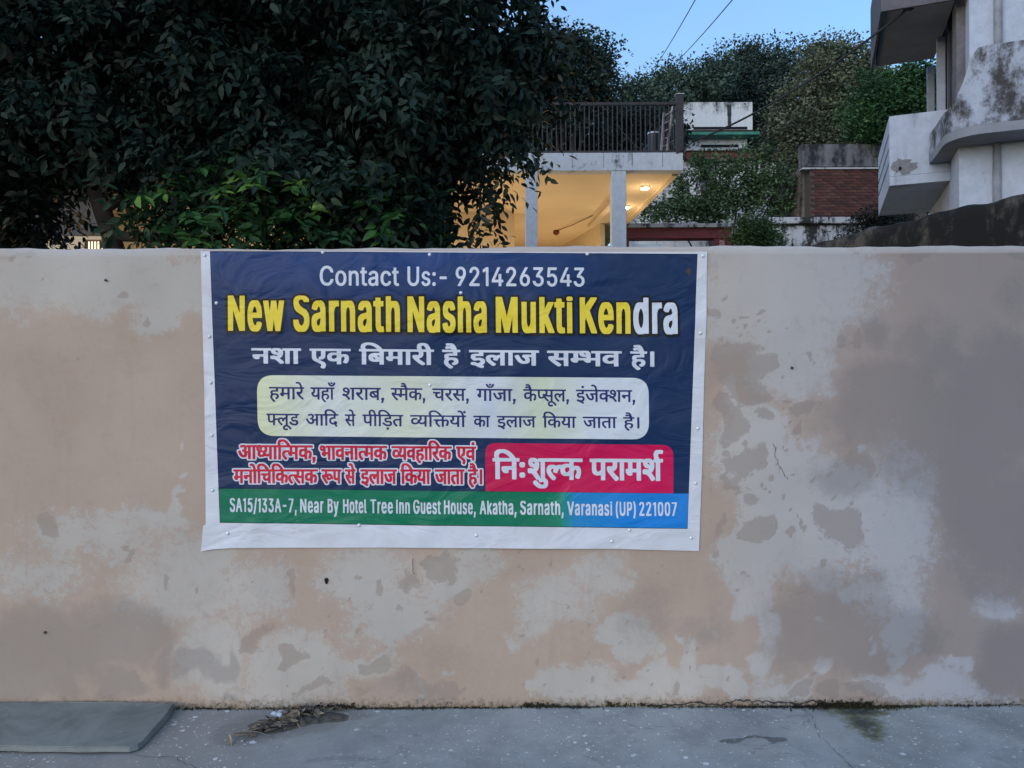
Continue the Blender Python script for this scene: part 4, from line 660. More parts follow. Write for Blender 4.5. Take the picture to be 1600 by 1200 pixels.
[3285,2277,49,0,0,62,-50,0],
[4163,2291,54,1,0,57,-20,5,-24,0,-14,-3,7,-29],
[6628,2307,-2,4,1,20,24,2,1,1,0,157,2,3,28,1,3,-3,1,-157,58,-1,66,2,1,46,-3,2,-81,-2,-6,2,-7,5,-3,8,1,7,5,14,17,19,10,4,13,0,7,-4,4,-6,3,-22,39,2,2,85,4,2,28,-2,1,-158,2,-2,26,-1,-1,-24],
[5433,2313,58,-1,27,4,3,28,-4,17,-15,-6,-15,0,-8,4,-5,8,0,12,5,17,-15,9,-7,1,-9,-1,-7,-5,-6,-8,-3,-16],
[5551,2314,48,2,1,53,-2,4,-25,5,-26,-4,7,-31],
[2849,2316,30,3,9,-3,1,36,-3,4,-3,1,-4,-4],
[2819,2327,36,41,0,4,-18,0,-18,-10,-5,-9,-1,-9,1,-8],
[3450,2327,32,3,2,2,-1,30,-14,13,-15,6,-8,0,-12,-6,-5,-8,-3,-11,5,-19,6,-5],
[6563,2328,9,0,12,6,7,13,1,11,-18,-1,-15,-8,-4,-11,3,-6],
[5240,2357,32,3,2,2,-1,30,-16,14,-15,5,-8,-1,-10,-7,-6,-16,0,-10,5,-12,8,-5],
[6419,2377,34,2,2,2,0,31,-18,14,-11,4,-12,0,-8,-5,-8,-8,-3,-14,5,-16,6,-5],
[2962,2398,-2,3,0,31,2,3,8,2,-12,41,3,2,22,0,4,-3,18,-48,0,-28,-3,-3],
[3609,2408,-1,4,0,31,8,5,-11,40,3,3,20,0,4,-3,15,-46,0,-30,-3,-3],
[4287,2419,-2,3,0,31,9,8,-11,37,3,3,22,0,3,-2,16,-46,0,-30,-1,-3,-13,-1],
[5014,2432,-1,2,0,32,8,5,-12,40,9,3,16,0,3,-2,18,-49,0,-29,-3,-3],
[5847,2445,-2,3,0,31,8,5,-10,39,3,3,20,0,4,-3,15,-46,0,-29,-3,-3],
[6879,2462,-1,2,0,32,8,5,-11,38,3,3,21,0,3,-1,16,-47,1,-30,-3,-3],
],
'panel2': [
[2122,2569,-25,8,-17,15,-5,10,-2,15,4,28,-158,-2,-1,23,19,3,0,47,-5,2,-23,2,-12,-2,-3,-2,14,-20,2,-22,-7,-17,-10,-10,-22,-8,-25,0,-30,9,-3,5,8,19,8,0,28,-8,10,1,9,7,2,9,-3,11,-11,6,-19,4,-1,17,3,7,16,0,7,6,10,15,1,12,-4,10,-13,6,-20,-8,-16,-20,-18,-36,-3,-2,-21,5,-6,4,15,34,18,25,18,15,20,8,20,1,23,-6,14,-13,6,-18,-2,-18,25,-1,1,78,4,2,27,0,2,-4,0,-150,3,-2,32,0,4,4,0,150,3,3,28,0,3,-4,0,-150,3,-2,34,1,1,3,1,150,3,3,27,0,3,-4,1,-151,95,1,2,3,-1,18,-22,2,-15,4,-18,12,-9,11,-5,16,0,20,4,15,7,12,11,10,10,6,27,8,24,1,20,35,9,0,17,-9,2,-4,-18,-27,9,-9,4,-13,-2,-11,-7,-10,-5,-4,-13,-3,-17,3,-8,8,-2,17,-9,0,-18,-7,-8,-8,-5,-12,0,-11,5,-12,15,-10,22,-4,27,-1,2,-44,41,-2,2,-2,0,-20,-3,-2,-24,-1,-32,-40,-22,-18,-20,-11,-30,-9],
[2463,2575,-11,4,3,22,6,3,17,-3,10,6,9,16,8,28,-3,1,-113,0,-1,4,1,20,45,2,5,13,0,18,-3,12,-13,-5,-18,2,-7,11,1,18,20,34,34,42,14,14,7,-1,13,-18,-31,-34,-16,-25,4,-2,24,5,38,1,1,70,2,2,23,0,3,-4,0,-150,2,-2,21,-1,2,-21,-3,-3,-23,-1,-13,-44,-6,-12,-11,-13,-13,-8],
[2798,2582,-20,7,-14,18,-3,25,6,25,-99,-1,-4,3,0,21,22,3,0,65,7,24,11,14,22,10,21,1,27,-6,1,45,2,2,27,1,3,-3,1,-150,3,-2,30,0,6,2,1,2,0,148,1,4,28,0,3,-3,0,-150,3,-2,28,0,7,1,2,3,0,148,2,4,26,0,4,-2,1,-151,3,-2,25,0,70,2,27,1,2,2,0,15,-2,1,-37,1,-17,4,-7,4,-7,7,-3,9,-1,17,9,19,22,19,9,0,22,-6,19,5,7,10,-1,8,-4,7,-17,7,-28,-5,-19,-10,-26,-23,-10,2,-14,12,5,9,9,9,25,19,25,10,18,3,24,0,13,-3,19,-10,8,-9,5,-13,0,-20,-3,-8,-6,-9,-16,-12,-17,-4,-37,2,-8,-10,0,-7,3,-5,7,-4,62,1,1,-4,0,-37,2,-3,125,3,0,36,-50,1,-15,3,-13,6,-10,8,-8,15,-2,8,2,18,7,19,11,15,25,25,6,3,6,-1,14,-12,1,-5,-31,-33,-8,-20,1,-10,5,-7,12,-6,46,-1,2,3,0,87,18,4,15,-2,1,-152,2,-1,25,-1,1,-20,-1,-4,-200,-4,-29,-36,-30,-25,-26,-13,-39,-6,-23,1,-13,4,-12,7,-10,10,-6,10,-3,11,0,16,4,16,-35,1,-21,-52,-13,-16,-18,-9],
[2130,2596,26,0,28,12,21,15,20,24,-111,-1,-7,-15,0,-15,6,-12],
[3754,2599,-23,5,-16,9,-7,8,-5,7,-4,14,0,14,5,17,-2,2,-228,-5,-65,1,-1,20,1,4,130,1,10,3,7,14,1,10,-5,11,-9,7,-19,6,-2,2,3,24,-14,12,-22,7,-18,-2,-12,-9,-4,-10,2,-13,7,-10,18,-7,37,2,3,-7,-1,-17,-24,-4,-21,0,-24,5,-18,11,-11,20,-2,26,8,18,18,15,25,7,25,0,25,-6,21,-13,20,13,15,4,30,0,23,-7,1,3,1,41,31,1,2,-4,0,-148,3,-2,39,1,2,3,0,149,3,3,28,0,3,-4,0,-150,144,2,12,3,0,32,-2,3,-79,-2,-42,0,-4,2,0,20,1,2,36,1,-6,12,-1,15,4,16,10,17,36,35,10,0,16,-13,1,-4,-20,-16,-16,-18,-6,-15,0,-12,6,-9,13,-6,41,0,2,3,0,87,4,2,29,-1,2,-4,0,-69,11,-10,16,-8,7,2,6,5,5,16,-5,24,-11,18,0,5,20,11,8,0,9,-10,11,-29,2,-26,-3,-13,-14,-18,-14,-7,-32,-1,-15,4,-1,-41,3,-2,19,0,97,2,6,6,5,11,-2,18,-6,6,-24,8,-4,4,4,18,11,22,19,17,18,6,35,2,23,-6,2,42,31,2,3,-4,0,-147,3,-2,36,0,4,3,0,147,1,3,12,2,18,0,3,-2,1,-150,3,-2,25,-1,1,-21,-3,-3,-30,-2,-7,-22,-11,-24,-12,-15,-7,-7,-14,-6,-17,-3,-29,3,-6,4,8,22,27,-2,11,4,6,6,13,24,5,15,-2,2,-310,-5,-3,-2,-32,-37,-33,-25,-20,-8,-20,-6],
[2809,2607,13,3,9,9,11,27,2,12,-42,0,-7,-16,-1,-15,4,-13],
[2970,2611,21,0,27,11,21,14,16,16,6,10,-110,-1,-8,-19,2,-16,11,-11],
[4251,2613,-10,5,-4,5,-2,14,6,8,7,5,18,0,6,-4,5,-7,2,-6,-2,-9,-5,-6,-6,-4],
[3760,2626,27,0,32,13,20,14,21,20,1,4,-119,-2,-8,-16,1,-17,9,-10],
[1172,2629,-2,4,1,20,20,4,0,67,8,25,13,14,19,8,22,0,18,-5,0,43,2,4,25,1,4,-2,2,-74,8,-5,10,-3,20,0,3,2,0,12,4,14,12,19,38,40,10,1,13,-12,1,-5,-33,-34,-7,-10,-7,-16,0,-9,4,-10,12,-7,14,4,8,7,-7,22,19,8,8,0,3,-2,13,-27,8,-8,9,-2,0,90,-19,6,-8,5,-10,10,-6,20,1,14,7,14,10,10,14,6,26,2,17,-4,7,-4,-8,-23,-30,4,-11,-6,-3,-9,3,-10,14,-8,20,3,15,9,10,10,20,26,10,0,12,-8,3,-5,-14,-21,-19,-20,-29,-17,1,-150,84,0,33,2,2,1,0,15,-2,2,-31,0,-10,2,-14,6,-10,12,-3,18,6,20,22,22,10,1,27,-6,14,6,4,9,-2,13,-4,4,-12,4,-15,0,-13,-4,-25,-16,-16,-18,-7,0,-16,13,-2,4,10,13,14,13,19,13,16,6,13,3,34,0,13,-4,12,-8,7,-9,5,-11,2,-11,-2,-14,-5,-11,-10,-11,-20,-9,-20,-1,-20,2,-6,-8,-2,-7,4,-8,10,-3,56,1,1,-43,3,-2,24,1,2,-21,-2,-4],
[5532,2633,-21,6,-15,11,-8,13,-3,10,0,18,4,15,-16,0,-3,3,2,22,21,0,2,2,0,146,2,4,26,2,4,-3,1,-148,3,-2,31,0,70,2,12,2,1,17,-2,3,-35,-3,-17,2,-18,9,-10,10,-5,9,-3,10,0,20,3,11,8,13,20,13,16,4,19,0,23,-8,1,37,2,3,7,2,20,-1,3,-1,1,-70,13,-14,7,-4,8,0,5,2,5,7,3,11,-2,11,-4,14,-10,20,20,14,8,0,6,-8,6,-12,7,-24,-2,-31,-6,-13,-8,-8,-10,-6,-11,-2,-19,0,-16,4,0,-41,94,0,17,3,8,18,-2,14,-7,7,-22,9,-2,2,4,19,7,16,8,10,11,10,19,8,25,2,29,-7,1,40,1,3,10,1,18,0,3,-3,0,-147,3,-2,34,1,2,3,0,145,2,3,11,1,16,0,3,-1,0,-149,3,-2,24,1,2,-20,-2,-4,-324,-7,-33,-40,-28,-21,-21,-10,-21,-5],
[1223,2656,45,0,3,2,0,70,-7,9,-15,8,-7,1,-9,-3,-9,-14,-2,-10],
[1303,2657,163,3,2,3,-1,25,-19,5,-16,9,-24,-12,-24,-1,-20,6,-13,12,-5,-2,-33,0,-9,2,-1,-3],
[6778,2657,-10,2,-2,3,8,20,29,-2,11,5,7,8,-29,-4,-29,5,-2,5,7,18,9,2,25,-5,15,5,11,12,-95,-1,-3,3,0,18,3,3,85,1,19,3,0,14,-1,2,-49,0,-24,8,-9,9,-4,13,3,17,9,13,-9,12,-5,13,0,17,5,17,7,11,16,17,28,23,8,1,16,-14,2,-4,-34,-27,-8,-9,-7,-18,1,-9,5,-10,12,-7,13,-3,20,1,14,8,4,9,-2,9,-22,15,7,17,5,3,23,-6,15,-13,6,-14,0,-19,-6,-13,-18,-15,-14,-5,-18,-2,-34,2,-7,-8,0,-9,9,-5,75,-1,2,-2,1,-39,29,0,1,-21,-3,-3,-30,-1,-17,-44,-7,-11,-16,-14,-17,-7],
[5545,2658,26,2,26,12,15,11,24,26,-110,-2,-8,-16,1,-15,9,-12],
[2466,2678,26,0,14,2,0,51,-1,3,-17,4,-14,-1,-11,-3,4,-18],
[2720,2683,51,-1,4,2,0,70,-5,7,-13,7,-9,3,-11,0,-10,-5,-5,-8,-3,-15],
[4396,2688,-2,4,0,17,2,3,87,3,1,17,-2,3,-35,-2,-18,5,-10,7,-11,18,-3,25,3,15,5,10,9,11,7,4,15,6,20,0,19,-6,1,36,3,3,24,0,2,-1,1,-70,5,-8,10,-9,7,-2,6,2,7,15,-3,25,-11,23,3,5,15,10,9,-1,10,-19,5,-21,2,-19,-3,-18,-6,-12,-8,-8,-14,-6,-22,0,-12,3,0,-41,86,2,1,150,5,3,25,-2,0,-150,25,-3,-1,-22,-6,-2],
[4762,2694,-2,4,0,18,2,2,84,3,0,15,-2,3,-36,0,-12,3,-12,6,-9,13,-1,17,9,20,21,19,10,0,24,-6,16,5,4,5,3,7,-3,10,-15,9,-17,2,-22,-12,-17,-2,-10,6,-3,6,0,10,8,9,14,5,15,2,25,15,31,16,9,-2,8,-19,-3,-4,-21,-8,16,-8,12,-12,6,-19,-3,-19,-7,-11,-8,-6,-18,-8,-27,-2,-17,2,-6,-7,-2,-9,3,-6,7,-2,61,-1,2,-4,0,-36,2,-2,155,4,0,26,-2,3,-17,1,-19,9,-27,-11,-28,0,-20,9,-13,16,-2,21,7,25,19,24,35,31,7,-2,13,-11,1,-4,-35,-34,-12,-19,-3,-11,2,-9,4,-7,11,-4,12,2,9,6,2,2,-7,21,21,9,10,-2,9,-22,8,-9,7,-5,8,-1,1,95,19,4,11,-2,1,-149,0,-3,5,0,33,1,1,2,1,147,3,3,20,2,7,-1,2,-2,1,-150,171,3,0,22,-1,3,-69,-2,-5,4,-7,13,0,5,18,16,11,22,-3,14,-10,6,-13,-4,-15,-14,-13,-23,-14,-34,-8,-1,-16,6,-4,5,11,29,21,36,8,9,15,11,16,5,24,0,9,-2,9,-5,10,-12,4,-11,0,-19,-5,-14,-10,-16,37,1,1,100,4,2,25,0,2,-4,0,-146,3,-2,22,1,3,-4,0,-18,-4,-3],
[3586,2698,23,0,22,1,1,2,0,71,-13,10,-20,8,-11,0,-16,-7,-12,-15,17,-11,11,-15,3,-24],
[4094,2707,43,1,3,1,0,73,-17,11,-16,6,-11,0,-12,-4,-10,-9,-5,-9,21,-15,6,-9,4,-20],
[6102,2719,-2,3,0,17,3,3,159,4,0,22,-1,3,-72,-1,-4,2,-7,19,21,18,8,19,-2,14,-11,6,-15,-5,-13,-13,-13,-22,-15,-34,-9,-1,-18,6,-2,4,19,44,18,26,16,13,21,8,21,0,12,-3,13,-9,6,-6,5,-15,0,-13,-3,-11,-12,-21,37,0,0,97,4,4,26,0,3,-3,0,-145,2,-3,34,0,5,3,0,145,1,3,4,2,25,0,3,-3,1,-148,127,3,0,35,-55,0,-20,6,-16,11,-8,16,-2,15,8,24,10,14,25,25,10,7,7,-2,15,-15,-23,-21,-13,-15,-5,-15,0,-9,4,-8,7,-5,10,-3,21,-1,25,2,1,87,4,2,26,0,2,-4,0,-145,3,-2,36,1,2,3,0,145,5,3,25,0,2,-1,1,-148,3,-2,24,1,1,-20,-1,-4,-459,-9],
[6948,2734,-2,4,0,168,3,3,28,0,3,-5,0,-167,-3,-3],
[5825,2738,39,1,3,2,0,70,-14,11,-19,7,-12,-2,-8,-4,-13,-16,16,-11,10,-14,3,-23],
[4458,2758,25,4,1,29,-17,15,-14,3,-14,-10,-4,-11,0,-10,4,-10,5,-5],
[5608,2779,15,0,22,3,0,29,-18,14,-11,4,-9,-1,-9,-4,-8,-7,-2,-9,0,-11,4,-9,4,-4],
[3052,2860,-8,5,-4,7,0,14,4,6,8,5,16,0,10,-9,2,-15,-5,-7,-8,-6],
],
'red1_outline': [
[1381,3012,-28,8,-21,19,-13,25,-5,40,-223,-3,-19,-5,-36,0,-13,3,-177,0,-23,-6,-52,1,-28,11,-10,11,-3,7,0,16,8,27,11,12,-18,1,-24,11,-8,14,0,19,25,59,24,32,18,12,18,6,47,0,22,-7,3,24,5,7,10,5,51,0,9,-3,12,4,55,-1,6,-5,6,-12,1,-48,14,17,9,7,14,6,14,3,50,-2,26,-10,15,3,29,0,2,3,0,24,3,7,9,9,11,3,45,0,10,-4,11,4,50,0,9,-3,11,4,51,0,10,-4,4,-6,4,-19,31,33,36,1,10,-5,18,-21,3,-8,0,-14,-6,-13,-21,-24,-9,-14,-3,-11,7,-4,6,19,10,17,13,15,11,7,10,3,33,-1,15,-7,10,-12,0,54,6,12,6,5,55,1,10,-4,8,-14,0,-34,2,-1,23,12,38,3,3,26,5,8,10,5,51,0,10,-5,6,-9,8,2,31,0,4,7,-6,24,0,16,7,12,14,7,42,0,9,-5,7,-9,16,-56,0,-52,-6,-11,-9,-5,-43,-1,-1,-36,-7,-29,-8,-13,-10,-10,-23,-12,48,-1,10,-5,7,-13,0,-36,-8,-15,-9,-4,-20,-2,-321,-4,-40,-53,-22,-19,-15,-10,-37,-12],
[3731,3048,-25,7,-22,19,-12,27,-5,38,-446,-8,-115,2,-7,5,-5,11,0,39,5,11,6,4,18,4,-11,19,-7,23,0,40,5,19,19,28,13,9,16,6,51,0,24,-8,24,6,21,0,4,32,5,8,10,5,49,0,9,-5,7,-13,2,-32,22,10,30,1,2,23,7,13,11,4,46,0,9,-2,33,43,13,8,31,0,9,-5,19,-24,2,-20,16,-9,8,7,9,4,47,1,8,-3,10,4,52,-2,6,-5,6,-11,1,-44,45,57,15,10,30,0,9,-5,16,-20,6,-19,31,2,2,26,6,8,10,5,48,0,10,-4,7,-9,38,-1,11,-11,12,-33,4,-22,0,-45,-5,-20,-10,-18,-10,-10,-18,-10,41,-1,12,-6,5,-12,0,-36,-6,-14,-12,-5,-172,-3,-36,-52,-13,-13,-20,-14,-35,-13],
[4366,3080,-12,6,-11,16,-3,10,2,37,-225,-4,-11,5,-6,8,-1,44,7,12,13,8,0,72,6,30,9,17,17,18,50,39,-6,20,2,23,7,10,20,15,7,2,33,-2,9,-9,12,-28,3,-12,-1,-39,-9,-22,-20,-24,3,-3,2,0,14,20,20,13,19,5,27,1,2,26,11,12,55,1,10,-5,5,-8,2,-168,15,-4,10,-11,2,-43,-8,-14,-8,-4,-11,-1,3,-12,0,-25,-6,-16,-8,-9,-13,-7],
[1408,3089,5,0,11,5,13,10,-34,0,-1,-6],
[2014,3112,-21,9,-9,9,-7,14,-3,10,0,38,4,15,11,17,16,13,-1,32,5,18,12,20,12,11,14,7,37,0,14,-6,1,42,6,11,11,5,48,1,9,-3,11,4,54,-2,6,-5,6,-10,0,-31,2,-3,24,11,33,2,3,26,10,11,22,3,32,0,10,-5,6,-12,1,-50,1,-2,13,6,35,0,10,-3,1,51,6,11,10,5,49,0,9,-2,10,4,50,0,11,-7,8,-18,14,18,11,9,36,1,12,-6,16,-22,1,-21,-4,-11,15,7,39,0,9,-5,9,-9,1,49,6,12,10,5,50,0,9,-4,7,-14,1,-30,1,-2,13,7,14,4,27,1,1,24,5,10,7,5,55,2,10,-5,6,-9,36,1,10,-5,14,-28,8,-31,1,-44,-6,-27,-14,-22,-24,-15,42,0,10,-5,4,-6,3,-7,0,-39,-7,-12,-11,-6,-929,-14,-47,1,-18,-5],
[3757,3126,10,3,11,10,-25,0,0,-8],
[1412,3181,54,-1,3,2,-30,2,-12,4,-14,8,-2,-3],
[2393,3194,58,1,1,9,-3,2,-55,0],
[2605,3198,56,0,3,1,-32,1,-26,10,-2,-2],
[3761,3214,11,0,9,3,-19,0],
[2661,3277,3,1,10,28,-11,-15],
],
'red1': [
[1387,3032,-24,7,-18,18,-7,24,0,28,2,13,-2,2,-242,-3,-3,1,-2,6,-14,-9,-11,-3,-32,2,-16,9,-2,-7,-3,-1,-155,-1,-3,1,-1,19,-13,-17,-15,-7,-10,-2,-39,2,-24,10,-1,12,7,22,19,1,24,-10,7,4,5,7,1,11,-6,9,-10,6,-17,3,-1,10,2,23,18,1,13,18,5,15,-4,13,-6,5,-5,1,-15,-13,-17,-30,-13,-33,-21,0,-16,6,-2,3,0,11,15,38,18,30,16,16,22,9,33,0,22,-8,9,-11,3,-9,3,-18,0,-20,13,0,1,93,3,2,38,0,2,-3,0,-184,3,-2,23,1,2,3,0,185,3,1,38,0,2,-3,0,-182,2,-3,12,0,2,3,0,29,4,13,7,12,12,11,-4,16,1,36,7,14,7,9,22,10,35,2,20,-4,20,-12,25,7,27,0,15,-4,2,3,1,45,8,2,32,0,2,-3,0,-184,3,-1,23,0,2,3,0,183,3,2,38,0,2,-3,0,-182,3,-2,24,0,2,3,0,184,3,2,36,0,3,-4,1,-183,132,0,2,3,-1,65,-5,-1,0,-24,-3,-2,-69,2,-18,6,-12,12,-9,20,-2,30,4,19,12,22,30,38,22,1,14,-16,0,-10,-29,-35,-7,-15,-3,-15,4,-12,10,-9,10,-2,26,0,2,3,0,20,4,11,10,15,13,10,24,2,9,-3,5,-10,0,-19,2,-2,39,1,1,83,3,2,36,0,3,-3,1,-183,103,0,2,3,-1,16,-48,1,-19,9,-13,14,-7,24,0,34,7,22,8,11,19,11,15,2,22,0,17,-2,1,42,40,0,2,-3,0,-83,7,-11,13,-11,8,12,2,18,-7,25,-8,17,0,10,18,14,20,0,3,-2,7,-16,8,-30,1,-36,-3,-17,-8,-17,-8,-8,-10,-5,-43,-1,0,-41,3,-2,84,1,2,-3,-1,-30,-21,-2,-329,-4,-33,-49,-12,-13,-21,-17,-20,-10,-20,-5],
[1405,3068,8,0,10,2,26,14,16,15,18,27,-95,-2,-8,-21,2,-14,11,-15],
[3737,3068,-21,6,-15,13,-4,7,-7,24,0,24,3,15,-2,2,-574,-8,-2,3,0,28,2,3,111,1,5,7,6,16,-4,18,-12,10,-2,-3,1,-23,-3,-3,-16,-3,-34,0,-11,3,-12,7,-12,13,-6,18,-2,38,4,17,13,19,23,11,37,0,15,-5,15,-10,10,7,11,4,27,2,19,-3,2,47,37,1,2,-3,1,-183,95,1,2,3,-1,16,-42,1,-18,6,-10,9,-9,15,-4,17,1,38,10,22,17,15,16,4,39,-2,2,41,37,1,2,-3,0,-181,90,0,2,3,-1,15,-42,1,-15,5,-9,9,-5,14,0,29,6,20,-7,16,-3,18,3,33,14,32,29,36,21,2,14,-17,0,-9,-23,-27,-13,-20,-5,-20,4,-14,8,-11,12,-6,10,3,6,5,5,9,0,10,-7,9,-11,7,-1,13,7,20,19,0,15,-7,13,-16,5,-16,0,-30,-8,-21,-13,-13,-11,-5,-16,-3,-28,1,-5,-8,0,-5,3,-5,7,-4,61,0,2,-51,20,-1,3,2,0,180,3,4,34,0,3,-2,0,-182,2,-1,15,-1,7,4,0,180,3,3,34,0,3,-2,0,-182,61,1,5,21,-6,21,-2,2,-8,-2,-30,1,-7,12,-1,20,8,21,18,29,38,51,9,10,4,2,18,-1,13,-17,-1,-11,-27,-31,-23,-32,22,-19,10,-16,5,-25,-1,-36,88,0,3,2,-1,18,-43,1,-19,9,-10,13,-5,13,-3,20,1,26,7,20,10,13,15,9,7,1,40,-1,2,41,37,0,2,-3,0,-82,10,-15,7,-5,6,10,2,20,-3,13,-10,27,-1,8,17,14,20,1,10,-21,7,-31,0,-38,-3,-12,-8,-16,-11,-9,-9,-3,-33,0,-1,-40,3,-1,75,-1,2,-3,-1,-29,-182,-4,-31,-50,-27,-26,-19,-11,-13,-4,-19,-2],
[4372,3100,-6,5,-5,9,0,19,3,8,10,8,23,0,6,-3,7,-13,0,-17,-4,-10,-8,-6],
[3751,3104,11,0,15,6,14,10,15,15,16,26,-84,-2,-7,-17,1,-15,6,-13],
[2021,3132,-14,6,-10,14,-2,37,5,15,11,11,16,7,20,4,0,11,-13,1,-6,4,-3,5,0,19,4,13,8,13,10,10,6,3,25,0,6,-3,3,-6,3,-23,29,0,1,81,3,4,35,0,3,-2,0,-182,2,-3,21,0,3,2,1,183,3,3,35,0,3,-2,0,-185,97,0,5,2,-1,19,-48,1,-14,5,-12,10,-11,22,-2,32,6,29,14,18,13,7,12,3,42,-2,1,40,20,3,18,0,2,-2,1,-185,101,2,0,50,-79,1,-5,2,-4,7,-1,15,3,16,6,12,10,13,9,5,29,-1,6,-12,1,-22,25,0,1,97,3,3,35,0,3,-1,0,-183,3,-2,23,1,0,184,3,3,35,0,3,-2,1,-185,123,2,2,3,-1,64,-3,-2,0,-21,-2,-3,-64,0,-11,3,-13,7,-10,12,-5,11,-3,31,7,29,18,31,15,19,7,5,19,-1,13,-16,0,-10,-30,-38,-7,-24,2,-11,6,-7,10,-6,8,-1,22,1,-1,18,4,14,10,16,14,11,29,-2,5,-6,4,-25,34,1,1,82,3,2,37,-1,0,-182,3,-3,93,1,3,2,-1,18,-41,0,-10,3,-17,12,-9,15,-6,25,2,28,7,22,12,13,20,8,42,-1,2,42,38,1,2,-3,0,-83,8,-12,8,-8,4,-1,6,10,2,19,-7,25,-8,16,0,9,19,15,20,0,10,-24,6,-24,1,-35,-3,-17,-8,-17,-12,-11,-13,-4,-32,0,-1,-40,3,-2,78,2,3,-3,0,-29,-4,-3,-957,-14,-3,2,0,24,-11,-18,-12,-9,-10,-3],
[858,3152,14,-1,3,2,0,51,-7,4,-16,2,-7,-3,11,-20],
[1052,3154,3,5,-5,10,1,9,13,11,5,2,17,0,4,-3,7,-16,3,-16,26,0,5,8,5,18,-3,12,-14,13,-13,5,-2,-1,0,-13,-3,-3,-40,-2,-9,-6,-7,-14,2,-11],
[1175,3157,27,-1,3,2,0,81,-6,10,-8,7,-17,8,-13,-8,-10,-15,18,-15,7,-15,3,-28],
[1567,3163,40,0,0,68,-40,-2],
[4122,3165,-2,3,0,30,20,4,0,87,5,28,6,10,14,16,42,32,14,14,4,10,-9,23,0,10,3,4,15,11,19,0,8,-14,5,-19,0,-31,-6,-17,-17,-18,-33,-25,31,-6,10,-8,6,-10,4,-11,3,-19,0,-65,2,-3,98,2,1,16,-2,3,-37,-1,-10,2,-15,6,-13,12,-6,10,-6,20,2,35,5,15,9,12,17,12,14,3,41,-2,2,41,40,0,0,-181,2,-2,25,-1,0,-32],
[2035,3168,3,0,3,3,5,11,0,5,-11,-6,-2,-7],
[2087,3171,30,-1,3,2,0,62,-2,3,-26,1,-3,-2],
[2750,3179,36,2,-1,66,-36,0],
[3276,3188,22,0,3,1,0,79,-4,8,-10,10,-13,6,-11,-8,-8,-13,11,-10,10,-17,3,-13],
[4182,3201,24,-1,16,3,-1,64,-7,13,-14,7,2,29,-13,-12,-6,-17],
[1730,3221,26,2,0,29,-14,17,-14,7,-9,-5,-5,-7,-4,-11,0,-9,6,-15],
[2308,3228,23,3,0,30,-14,16,-14,7,-12,-8,-7,-19,6,-18,10,-8],
[1085,3231,18,-1,7,26,-12,11,-14,6,-13,-7,-5,-14,4,-13,6,-5],
[2904,3237,20,3,1,29,-14,17,-12,6,-11,-10,-5,-19,8,-19],
[3185,3242,9,-1,14,4,3,27,-4,7,-10,11,-13,6,-12,-9,-4,-8,-2,-11,6,-17],
[3416,3244,22,3,1,30,-13,15,-13,7,-9,-4,-5,-7,-4,-11,0,-8,6,-15,7,-6],
[3912,3252,22,3,1,27,-14,17,-10,6,-13,-11,-3,-10,0,-10,6,-14],
[4338,3258,4,-1,22,4,1,27,-2,6,-10,10,-16,8,-7,-3,-7,-7,-5,-18,5,-15],
[1882,3308,-2,3,0,42,7,4,-9,37,0,9,5,3,30,0,17,-55,0,-42,-3,-1],
],
'red2_outline': [
[906,3387,-18,5,-9,9,-3,8,2,24,5,19,5,8,10,5,24,0,4,7,0,5,-287,-1,-11,5,-5,8,-2,42,2,7,10,10,21,4,-1,25,-14,11,-8,16,0,25,11,25,15,20,20,10,32,0,10,-4,10,-8,1,46,6,11,10,6,50,0,10,-5,6,-13,1,-46,1,-3,12,4,35,0,10,-2,1,49,6,12,9,5,49,0,8,-2,9,3,49,1,10,-4,7,3,49,0,11,-5,6,-13,1,-60,17,24,14,10,15,6,31,2,2,26,6,8,10,5,48,0,8,-3,20,4,42,-1,7,-5,5,-11,0,-31,2,-2,24,10,28,1,3,27,5,8,10,5,49,0,10,-5,6,-8,36,1,9,-5,9,-12,22,28,7,5,36,1,12,-6,14,-20,3,-9,0,-14,-3,-7,-25,-32,-6,-13,-2,-9,7,-3,23,40,26,37,23,30,13,8,31,0,10,-4,8,1,52,-1,6,-5,6,-11,0,-31,2,-2,22,10,29,2,2,26,11,12,55,1,10,-5,6,-8,35,1,9,-4,8,-14,9,-24,6,-27,0,-47,-6,-20,-10,-18,-9,-8,-11,-8,-14,-4,49,-1,12,-7,5,-11,0,-38,-6,-12,-10,-5,-525,-5,-6,-1,-25,-40,-26,-27,-28,-17,-28,-8,-52,0,-15,4,-18,10,-8,8,-11,18,-7,22,0,27,-7,2,-26,-40,-25,-26,-21,-15,-23,-9,-14,-2,-58,1,-14,5,-13,9,-10,10,-10,16,-17,-26,-18,-13,-13,-4],
[2444,3395,-13,5,-9,9,-3,8,0,19,4,20,6,11,10,6,18,1,5,15,-84,0,-10,5,-6,12,-1,40,6,11,11,7,26,0,3,2,-1,3,-18,3,-14,15,-4,12,2,37,23,52,43,66,10,5,29,0,10,-4,47,1,10,-5,6,-13,0,-171,14,-6,6,-9,1,-45,-8,-13,-17,-5,-16,-56,-9,-16,-10,-12,-20,-10],
[3297,3400,-24,11,-19,20,-11,28,-2,37,-7,6,-5,11,1,44,6,8,14,8,0,173,7,14,11,5,53,-2,6,-4,5,-11,1,-31,1,-2,20,9,28,2,1,23,5,11,6,5,54,1,9,-4,7,-9,33,1,9,-5,7,-11,11,-27,24,10,29,1,2,34,5,8,9,4,49,1,7,-2,9,3,48,0,11,-6,7,-13,0,-175,18,-7,7,-13,0,-39,-7,-13,-11,-5,-274,-2,-36,-54,-12,-13,-22,-17,-19,-9,-16,-4],
